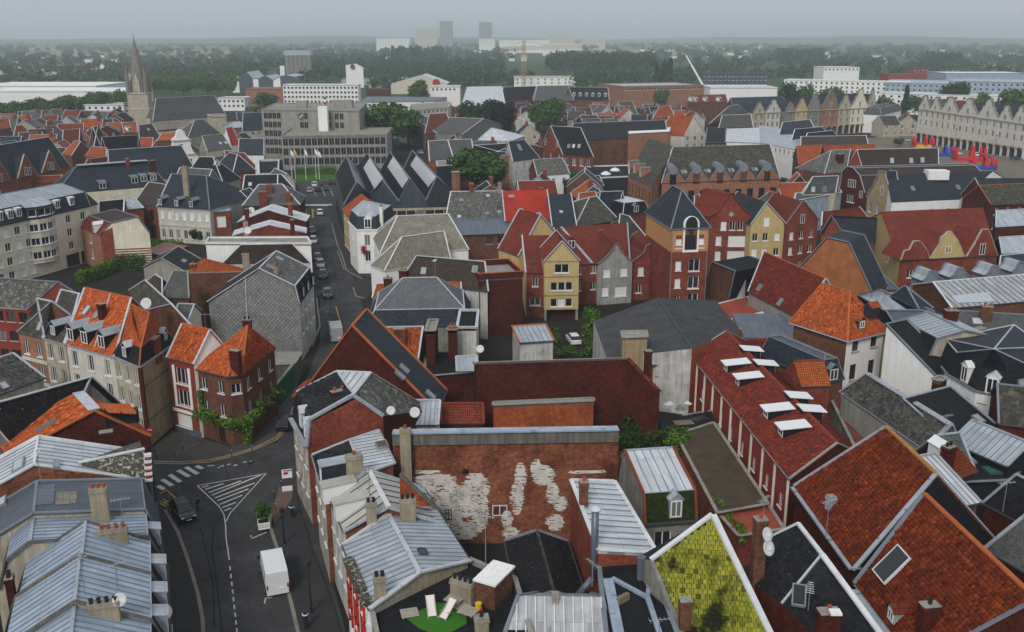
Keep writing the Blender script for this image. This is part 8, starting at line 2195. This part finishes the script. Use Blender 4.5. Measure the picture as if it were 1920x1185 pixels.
def heading(p,q):
 a,b=P(*p,0),P(*q,0); return math.atan2(b.y - a.y,b.x - a.x)
PV=lambda x,y: P(x,y,0.02)
vehicle('white panel van parked at the kerb seen from behind',PV(515,1090),heading((517,1120),(503,1060)),'car_white','van')
vehicle('black hatchback waiting beside the hatched traffic island',PV(344,967),heading((330,945),(360,985)),'car_black',name='black_car')
k_='cars parked down the narrow street'
for i,(x,y,c,l) in enumerate(((614,556,'car_teal','dark teal car parked nearest below the slate-hung house'),(606,520,'car_blue','dark blue car in the middle of the parked row'),(601,500,'car_silver','silver car behind the dark blue one'),(596,488,'car_grey','grey car farther up the parked row'),(588,455,'car_silver','silver car beside the flat roof'),(585,437,'car_grey','grey car near the white sheet roofs'))): vehicle(l,PV(x,y),heading((600,600),(590,500))+math.pi,c,group=k_)
vehicle('white car driving up the middle of the narrow street',PV(600,402),heading((605,440),(600,390)),'car_white',name='moving_car')
vehicle('light van parked by the bus marking, boxes on its roof',PV(630,634),heading((632,640),(620,590)),'car_silver','van')
vehicle('dark car tucked behind the corner house quoins',PV(536,800),heading((530,812),(545,785)),'car_black')
vehicle('white hatchback in the overgrown courtyard',PV(1075,642),R(100),'car_white')
for i,(x,y,c) in enumerate(((581,360,'car_silver'),(596,358,'car_black'),(612,356,'car_teal'),(606,346,'car_grey'),(590,349,'car_white'),(622,345,'car_blue'))): vehicle(nth[i]+' parked car counted from the left in the car park below the lawn' if False else ['silver','black','dark green','grey','white','blue'][i]+' car in the small car park below the lawn',PV(x,y),R(100),c)
for i,(x,y,c) in enumerate(((765,263,'car_silver'),(772,262,'car_black'),(748,275,'car_grey'),(795,270,'car_white'),(792,278,'car_black'),(788,288,'car_silver'))): vehicle('car parked in the side street by the big tree',PV(x,y),R(80 if i<3 else 115),c,group='cars in the side street')
for x,y,c,l in ((1793,290,'car_white','white car in front of the bouncy castles'),(1835,293,'car_white','white car beside a dark one on the square'),(1848,297,'car_black','dark car beside the white one on the square'),(1905,300,'car_blue','dark blue car before the arcades at the right'),(1698,265,'car_silver','silver car by the potted tree on the square'),(1676,241,'car_black','black car at the far corner of the square'),(1688,239,'car_grey','grey car at the far corner of the square'),(1695,238,'car_white','white car at the far corner of the square')): vehicle(l,PV(x,y),R(-15),c)
for i,(x,y) in enumerate(((113,214),(120,214),(128,213),(118,223),(126,222))): vehicle('white car in the yard below the tree row',PV(x,y),R(20),'car_white',group='white cars below the tree row')
def inflatable(label,x,y,m1,m2,sx,sy,h):
 p=PV(x,y); e=empty('bouncy_castle',p,label,'bouncy castle',None,R(-12))
 MB().box(-sx/2,sx/2,-sy/2,sy/2,0,0.8).build('floor',m1,e)
 for sx_ in (-1,1):
  for sy_ in (-1,1): MB().lathe([(.55,.5),(.6,h*.6),(.5,h),(.1,h+.7)],10,(sx_*sx/2.2,sy_*sy/2.2,0)).build('turret',m2,e,smooth=True)
 n=10; r=sy/2.2
 pts=[(sx*.1,math.cos(math.pi*i/n)*r,.8+math.sin(math.pi*i/n)*h) for i in range(n+1)]
 b=MB()
 for i in range(n): b.tube(pts[i],pts[i+1],.5,n=8)
 b.build('arch',m1 if m2=='plastic_blue' else m2,e)
 MB().box(-sx/2,-sx/2+.5,-sy/2,sy/2,.8,h*.8).build('back_wall',m2,e)
inflatable('red inflatable arch and slide on the square',1815,300,'plastic_red','plastic_red',11,7,4.5); inflatable('blue and red bouncy castle on the square',1842,316,'plastic_blue','plastic_red',8,6,3.5); inflatable('yellow and red bouncy slide on the square',1730,276,'plastic_yellow','plastic_red',8,6,3.6); inflatable('blue and yellow bouncy castle at the right of the square',1768,292,'plastic_blue','plastic_blue',8,6,3)
# --- street furniture
def post(label,px,py,h=1.0,r=0.05,mat='metal_dark',group='bollards along the kerb',name='bollard',cat='bollard'):
 p=P(px,py,0.14); e=empty(name,p,label,cat,group)
 MB().lathe([(r*1.4,0),(r*1.4,.1),(r,.12),(r,h - .12),(r*1.3,h - .1),(r*1.2,h - .02),(r*.3,h)],8).build('shaft',mat,e); MB().lathe([(r*1.35,h*.8),(r*1.35,h*.85)],8).build('band','white_paint',e)
 return e
for x,y in ((294,862),(327,856),(343,845),(435,857),(473,848),(514,934),(528,915),(516,958)): post('slim dark bollard on the pavement edge at the junction',x,y)
e=post('dark waste bin post by the corner shop',548,968,1.3,0.22,group=None,name='waste_bin',cat='bin')
e=post('stout dark parking post at the bottom of the street',574,1178,1.6,0.2,group=None,name='parking_meter',cat='parking meter')
def lamp(label,px,py,h,name='street_lamp'):
 p=P(px,py,0.1); e=empty(name,p,label,'lamp',None)
 MB().lathe([(.12,0),(.1,.8),(.05,h)],8).build('pole','metal_dark',e); MB().lathe([(.08,h),(.25,h+.15),(.22,h+.5),(.05,h+.65)],8).build('lantern','metal_dark',e)
lamp('thin dark street lamp beside the white van',533,1020,3.2); lamp('thin dark lamp post lower on the pavement',584,1150,4.4); lamp('tall lamp standing before the arcades on the square',1788,286,9); lamp('tall lamp before the arcades toward the right edge',1862,300,9); lamp('tall mast light between the slate roofs near the square',1477,213,14)
p=P(495,990,0.17); e=empty('street_planter',p,'white slatted planter with a round bush at the end of the paved bay','planter',None,R(20))
for z_ in (0.12,0.36,0.6):
 for sx,sy,dx,dy in ((1.1,.06,0,-.5),(1.1,.06,0,.5),(.06,1.0,-.52,0),(.06,1.0,.52,0)): MB().box(dx - sx/2,dx+sx/2,dy - sy/2,dy+sy/2,z_,z_+.19).build('slat','white_frame',e)
MB().box(-.5,.5,-.48,.48,.08,.72).build('soil_box','pot_dark',e)
rg=np.random.default_rng(9); c_,d_=crown_pts(rg,1200); link('bush',np_mesh('bush',leaves(rg,c_*np.array([1.15,1.15,1.1])+np.array([0,0,1.95]),d_,.07),'leaf'),e); MB().tube((0,0,.7),(0,0,1.6),.05).build('stem','bark',e)
def person(label,p,rz):
 e=empty('person',p,label,'person',None,rz)
 J=[((0,0,.95),.13),((0,0,1.15),.125),((0,0,1.38),.15),((0,0,1.5),.06),((0,.01,1.62),.095),((0,.01,1.74),.085),((.09,0,.88),.095),((.1,.12,.48),.065),((.1,.02,.1),.045),((.1,.17,.05),.04),((-.09,0,.88),.095),((-.1,-.04,.48),.065),((-.1,-.28,.14),.045),((-.1,-.16,.05),.04),((.2,0,1.4),.065),((.25,-.06,1.15),.05),((.24,.1,.95),.035),((.24,.17,.89),.03),((-.2,0,1.4),.065),((-.25,.05,1.15),.05),((-.2,.22,1.05),.035),((-.16,.29,1.04),.03)]
 E=[(0,1),(1,2),(2,3),(3,4),(4,5),(0,6),(6,7),(7,8),(8,9),(0,10),(10,11),(11,12),(12,13),(2,14),(14,15),(15,16),(16,17),(2,18),(18,19),(19,20),(20,21)]
 me=bpy.data.meshes.new('body'); me.from_pydata([j[0] for j in J],E,[]); me.materials.append(M('person_skin_clothes'))
 o=link('body',me,e); sk=o.modifiers.new('skin','SKIN'); o.modifiers.new('sub','SUBSURF').levels=1; o.modifiers['sub'].render_levels=1
 for i,v in enumerate(me.skin_vertices[0].data): v.radius=(J[i][1],)*2; v.use_root=i==0
 MB().lathe([(.08,1.66),(.1,1.7),(.1,1.76),(.06,1.83),(.01,1.845)],10,(0,-.01,0)).build('hair','pot_dark',e,smooth=True)
 MB().box(-.1,.1,-.24,-.12,1.08,1.42).build('backpack','metal_dark',e)
m,nt,bs=mat_new('person_skin_clothes')
tc=nt.nodes.new('ShaderNodeTexCoord'); sx=nt.nodes.new('ShaderNodeSeparateXYZ'); nt.links.new(tc.outputs['Object'],sx.inputs[0]); dv=N(nt,'ShaderNodeMath',operation='DIVIDE'); nt.links.new(sx.outputs[2],dv.inputs[0]); dv.inputs[1].default_value=1.85
nt.links.new(ramp(nt,dv.outputs[0],[(0,(0.02,0.02,0.02)),(0.06,(0.03,0.04,0.07)),(0.5,(0.02,0.018,0.02)),(0.80,(0.45,0.27,0.2))],'CONSTANT'),bs.inputs['Base Color']); spec(bs,.8,.2)
person('person in a dark jacket and jeans walking on the road behind the black hatchback',P(372,960,0.02),R(100))
p=P(540,935,0); s=Bld('hanging_sign','white shop sign with a red mark on the corner by the paved bay',p,'sign')
s.box('panel',up(P(538,889,4.0),3.6),1.0,0.08,0.9,'white_paint',R(15)); s.box('red_mark',up(P(537,889,4.0)+Vector((-.05,-.08,0)),4.0),.45,.05,.25,'plastic_red',R(15)); s.box('bracket',up(P(545,889,4.0),4.4),1.4,.05,.06,'metal_dark',R(15)); s.box('lower_panel',up(P(538,910,3.0),2.4),1.0,.08,.5,'white_paint',R(15))
s=Bld('no_entry_sign','round red no-entry sign above the brick quoins',P(282,830,0),'sign'); q=P(281,806,5); MB().lathe([(.33,-.02),(.33,.02)],16).build('disc','plastic_red',s.e,s.L(Matrix.Translation(q) @ Matrix.Rotation(R(75),4,'X'))); s.box('white_bar',q+Vector((0,-.05,-.05)),.45,.04,.11,'white_paint'); s.bar(up(q,0)+Vector((0,.05,0)),q+Vector((0,.05,0)),.06,.06,'metal_grey','pole',0)
s=Bld('garden_gate','green plank gate in the wall beside the vine house',P(536,745,0),'gate'); a,b=P(521,764,0),P(552,724,0)
for i in range(12): s.bar(up(lerp(a,b,(i+.5)/12),0.1),up(lerp(a,b,(i+.5)/12),3.0),.06,(b - a).length/12 - .03,'green_paint','plank',0)
s.bar(up(a,3.15),up(b,3.15),.35,.2,'concrete','coping',0)
for i,(x,y,t,c_) in enumerate(((548,338,280,'white_paint'),(554,336,279,'plastic_yellow'),(574,337,279,'white_paint'),(593,335,278,'white_paint'),(599,336,282,'white_paint'))):
 p=P(x,y,0.12); h=ZY(p,t); e=empty('flagpole',p,nth[i]+' white flagpole from the left on the office lawn','flagpole','flagpoles on the lawn'); MB().lathe([(.1,0),(.05,h),(.08,h+.1)],8).build('pole','white_paint',e)
 MB().add([(.05,0,h - .2),(.5,.15,h - .7),(.9,-.05,h - 1.4),(.95,0,h - 2.6),(.5,.1,h - 2.2),(.05,0,h - 1.8)],[(0,1,4,5),(1,2,3,4)]).build('flag',c_,e)
# --- rooftop things
def dish(label,p,r,az,group=None):
 e=empty('satellite_dish',p,label,'satellite dish',group,R(az))
 MB().lathe([(.02,0),(r*.6,.05*r*2),(r,.17*r*2),(r*.98,.2*r*2),(r*.55,.09*r*2),(.03,.05)],16).build('reflector','dish_white',e,Matrix.Translation((0,-.1,.55)) @ Matrix.Rotation(R(65),4,'X'),True)
 MB().tube((0,0,0),(0,0,.6),.03).build('mast','metal_grey',e); MB().tube((0,-.12,.35),(0,-.12 - r,.6),.015).build('feed_arm','metal_grey',e)
def aerial(label,p,h=2.2,az=30,group='roof aerials'):
 e=empty('roof_aerial',p,label,'aerial',group,R(az)); MB().tube((0,0,0),(0,0,h),.03,n=6).build('mast','metal_grey',e); MB().tube((-.7,0,h*.93),(.7,0,h*.93),.018,n=6).build('boom','aluminium',e)
 for i in range(6): MB().tube((-.65+i*.25,-.28+i*.02,h*.93),(-.65+i*.25,.28 - i*.02,h*.93),.012,n=5).build('rod','aluminium',e)
dish('white dish beside the four dark pots on the blue zinc roof',P(225,1137,10.2),.45,30)
dish('left of two white dishes behind the slate corner house',P(733,779,9.8),.45,10); dish('right of two white dishes behind the slate corner house',P(779,782,8.6),.55,-5); dish('large yellowed dish behind the orange terrace roof',P(277,577,11.3),.8,-10)
dish('upper white dish on the tall brick chimney near the mossy roof',P(1432,1015,13.2),.5,40); dish('lower white dish on the tall brick chimney near the mossy roof',P(1434,1040,12.4),.55,40); dish('white dish on the courtyard wall below the stepped pots',P(901,662,8.2),.5,-10); dish('white dish above the street at the foot of the zinc row',P(308,1160,7.0),.5,60); dish('white dish left of the white sheet roofs',P(472,400,11.8),.7,0); dish('white dish on the nearer white sheet gable',P(466,438,11),.7,0)
for x,y,z,h,az,l in ((232,990,9.8,2.6,20,'aerial with crossed arms on the low blue zinc roof'),(160,1118,10.6,3.0,60,'thin aerial left of the four dark pots'),(222,1108,9.6,2.2,40,'small aerial right of the thin one on the blue zinc'),(76,898,11.2,2.6,100,'aerial at the end of the white zinc ridge'),(695,965,10.8,4.0,30,'tall aerial on the cream panel roof'),(911,1100,8.2,6.0,-20,'tall rusty aerial on the rooftop terrace'),(1430,985,13.0,2.2,50,'aerial on the tall brick chimney by the mossy roof'),(1548,1010,11.4,3.2,30,'aerial with many rods before the rust-red roof'),(1235,1200,9.0,1.6,10,'low aerial at the bottom edge by the black felt roof'),(1110,1100,9.0,2.0,120,'short aerial by the tall flue'),(1515,1145,11.2,1.8,70,'aerial by the chimney on the black slate hip'),(1770,822,10.6,2.4,20,'aerial on the chimney beyond the lichen ridge'),(1880,960,11.6,2.6,10,'aerial at the right edge on the slate valley'),(250,500,0,14,0,'very tall thin mast in front of the banded brick wall'),(816,515,11.4,2.4,80,'aerial on the long brown slate roof'),(386,618,9.6,2.2,0,'aerial between the terrace and the slate-hung gable')): aerial(l,P(x,y,z),h,az)
s=Bld('flue_pipe','tall blue-grey metal flue with elbow beside the white zinc roof',P(1113,1080,0),'flue'); q=P(1113,1082,8.0)
MB().tube(q - s.loc,up(q,ZY(q,958)) - s.loc,.27,n=14).build('stack','sheet_blue',s.e,smooth=True); MB().tube(q - s.loc,P(1082,1118,6.6) - s.loc,.25,n=14).build('lower_pipe','sheet_blue',s.e,smooth=True); MB().lathe([(.45,0),(.45,.06),(.1,.25)],14,up(q,ZY(q,955)) - s.loc).build('rain_cap','zinc_white',s.e)
s=Bld('vent_pair','pair of short grey vent pipes at the corner of the white zinc roof',P(1206,1062,0),'vent')
for dx in (0,.7): MB().lathe([(.28,8.6),(.28,10.6),(.33,10.62),(.33,10.75)],12,P(1202,1062,10) - s.loc+Vector((dx,0,-10))).build('vent_pipe','sheet_blue',s.e)
TZ=8.25
def deckchair(label,px,py,rz):
 e=empty('deckchair',P(px,py,TZ),label,'deckchair',None,R(rz))
 for sx in (-.3,.3): MB().tube((sx,-.6,.02),(sx,.75,1.0),.025,n=6).build('frame_rail','wood_pale',e); MB().tube((sx*.9,.55,.02),(sx*.9,-.35,.55),.022,n=6).build('frame_leg','wood_pale',e)
 vs=[]; fs=[]
 for i in range(9):
  t=i/8; y=-.5+t*1.2; z=.12+t*.86 - math.sin(t*math.pi)*.14; vs+=[(-.27,y,z),(.27,y,z)]
  if i: fs.append((2*i - 2,2*i - 1,2*i+1,2*i))
 o=MB().add(vs,fs).build('sling','canvas',e); o.modifiers.new('thick','SOLIDIFY').thickness=.02
deckchair('left deckchair with pale canvas on the rooftop turf',809,1150,12); deckchair('right deckchair with pale canvas on the rooftop turf',838,1155,-35)
n_=14; e=link('turf_mat',MB().add([P(815,1152,TZ+.02)*0+Vector((math.cos(i*6.283/n_)*(1.9+.3*math.sin(i*2.1)),math.sin(i*6.283/n_)*(1.7+.3*math.cos(i*1.7)),.03*j)) for j in (1,0) for i in range(n_)],[tuple(range(n_))]+[(i,i+n_,(i+1) % n_+n_,(i+1) % n_) for i in range(n_)]).mesh('turf_mat','turf'),None,Matrix.Translation(P(822,1160,TZ))); tag(e,'bright green artificial turf mat on the rooftop terrace','turf mat')
def pallet(label,px,py,z,rz):
 e=empty('wood_pallet',P(px,py,z),label,'pallet',None,R(rz))
 for i in range(6): MB().box(-.6,.6,-.5+i*.185,-.38+i*.185,.11,.14).build('slat','wood_pale',e)
 for x in (-.5,0,.5): MB().box(x - .05,x+.05,-.5,.55,0,.109).build('bearer','wood',e)
pallet('single pale pallet left of the turf on the terrace',768,1152,TZ,15); pallet('upper pallet of the terrace sofa',852,1125,TZ+.3,-30); pallet('lower pallet of the terrace sofa',878,1148,TZ+.3,-30); pallet('pallet at the base of the terrace sofa',864,1138,TZ,-30)
e=empty('plastic_tub',P(897,1150,TZ),'red and yellow plastic toys beside the stair hut','tub'); MB().lathe([(.25,0),(.3,.4),(.28,.42)],10).build('red_tub','plastic_red',e); MB().lathe([(.2,.43),(.24,.8)],10).build('yellow_tub','plastic_yellow',e)
for i,(x,y,sx,sy,sz,m_,rz,l) in enumerate(((1255,758,1.2,.8,.5,'dish_white',20,'crumpled white plastic sheet in the yard'),(1290,757,.9,.6,.4,'dish_white',-30,'small white sheet in the yard'),(1300,775,3.0,.3,.12,'metal_grey',25,'long grey pole among the yard debris'),(1282,792,2.2,1.4,.15,'wood',10,'weathered board leaning in the yard'),(1312,785,2.0,1.2,.3,'metal_dark',30,'dark crate in the yard debris'),(1275,768,1.0,1.0,.7,'lead',15,'grey tarpaulin bundle in the yard'))):
 e=empty('debris',P(x,y,3.35),l,'debris',None,R(rz)); b=MB(); r_=random.Random(i); vs=[Vector((sx*(u - .5),sy*(v - .5),sz*(r_.uniform(.3,1) if 0<u<1 and 0<v<1 else .06))) for v in (0,.33,.66,1) for u in (0,.33,.66,1)]
 b.add(vs+[Vector((p.x,p.y,0)) for p in vs],[(j*4+k,j*4+k+1,j*4+k+5,j*4+k+4) for j in range(3) for k in range(3)]).build('heap',m_,e)
def m_moss():
 m,nt,bs=mat_new('moss_slate_piece'); n1=noise(nt,0.55,4,.6); n2=noise(nt,4,4,.7)
 c=mixc(nt,ramp(nt,n1,[(.34,(0,0,0)),(.50,(1,1,1))]),(0.022,0.024,0.012),(0.23,0.24,0.038)); c=mixc(nt,.75,c,ramp(nt,n2,[(.3,(.45,.45,.4)),(.7,(1.35,1.3,1.2))]),'MULTIPLY'); c=mixc(nt,1.0,c,ramp(nt,objrand(nt),[(0,(.3,.3,.28)),(.15,(.75,.76,.7)),(1,(1.3,1.22,1.1))]),'MULTIPLY'); nt.links.new(c,bs.inputs['Base Color']); spec(bs,.95,.1); bump(nt,bs,n2,.6,.04)
m_moss()
gF=mossy.f['G']; poly=gF.poly
def inside(u,v,mg=0.12):
 k=len(poly); sg=None
 for i in range(k):
  a,b=poly[i],poly[(i+1) % k]; L_=math.hypot(b[0] - a[0],b[1] - a[1]); cr=((b[0] - a[0])*(v - a[1]) - (b[1] - a[1])*(u - a[0]))/L_
  if sg is None: sg=cr>0
  if (cr>0)!=sg or abs(cr)<mg: return False
 return True
us=[q[0] for q in poly]; vs_=[q[1] for q in poly]; tw_,tl_=.30,.33; sl=[]
tm=MB().add([(-tw_*.44,0,.07),(tw_*.44,0,.06),(tw_*.45,tl_*1.02,.005),(-tw_*.45,tl_*1.02,.005),(-tw_*.44,0,.0),(tw_*.44,0,.0)],[(0,1,2,3),(4,5,1,0),(0,3,4),(1,5,2)]).mesh('slate','moss_slate_piece')
r_=random.Random(4); row=0; v=min(vs_)
while v<max(vs_):
 u=min(us)+(row % 2)*tw_/2
 while u<max(us):
  if inside(u,v+tl_/2): sl.append((u,v))
  u+=tw_
 v+=tl_; row+=1
sl.sort(key=lambda q: abs(q[1] - (min(vs_)+.42*(max(vs_) - min(vs_)))))
rest=MB()
for i,(u,v) in enumerate(sl):
 p=gF.o+gF.u*(u+r_.uniform(-.012,.012))+gF.v*(v+r_.uniform(-.012,.012))+gF.n*r_.uniform(.0,.02); m4=Matrix.Identity(4)
 for c in range(3): m4[c][0]=gF.u[c]; m4[c][1]=gF.v[c]; m4[c][2]=gF.n[c]; m4[c][3]=p[c] - mossy.loc[c]
 m4=m4 @ Matrix.Rotation(r_.uniform(-.03,.03),4,'Z')
 if i<300: link('slate',tm,gF.obj,m4)
 else: rest.add([m4 @ q.co for q in tm.vertices],[tuple(f.vertices) for f in tm.polygons])
o=rest.build('slates','moss_slate_piece',gF.obj); o['kind']='stuff'
# --- damp haze over the whole town
hm_=bpy.data.materials.new('haze'); hm_.use_nodes=True
nt=hm_.node_tree; nt.nodes.clear()
ho=nt.nodes.new('ShaderNodeOutputMaterial'); hv=nt.nodes.new('ShaderNodeVolumePrincipled')
hv.inputs['Color'].default_value=(0.84,0.93,1.0,1); hv.inputs['Density'].default_value=0.00023; hv.inputs['Anisotropy'].default_value=0.2
nt.links.new(hv.outputs[0],ho.inputs['Volume'])
v,f=box_vf(-7000,7000,-150,8600,-1.0,92.0)
me=bpy.data.meshes.new('haze'); me.from_pydata(v,[],f); me.materials.append(hm_)
tag(link('haze',me),'pale damp haze lying over the town and plain','haze',kind='stuff')
SC.cycles.volume_bounces=2
SC.cycles.max_bounces=6
SC.cycles.diffuse_bounces=2
SC.cycles.use_denoising=True
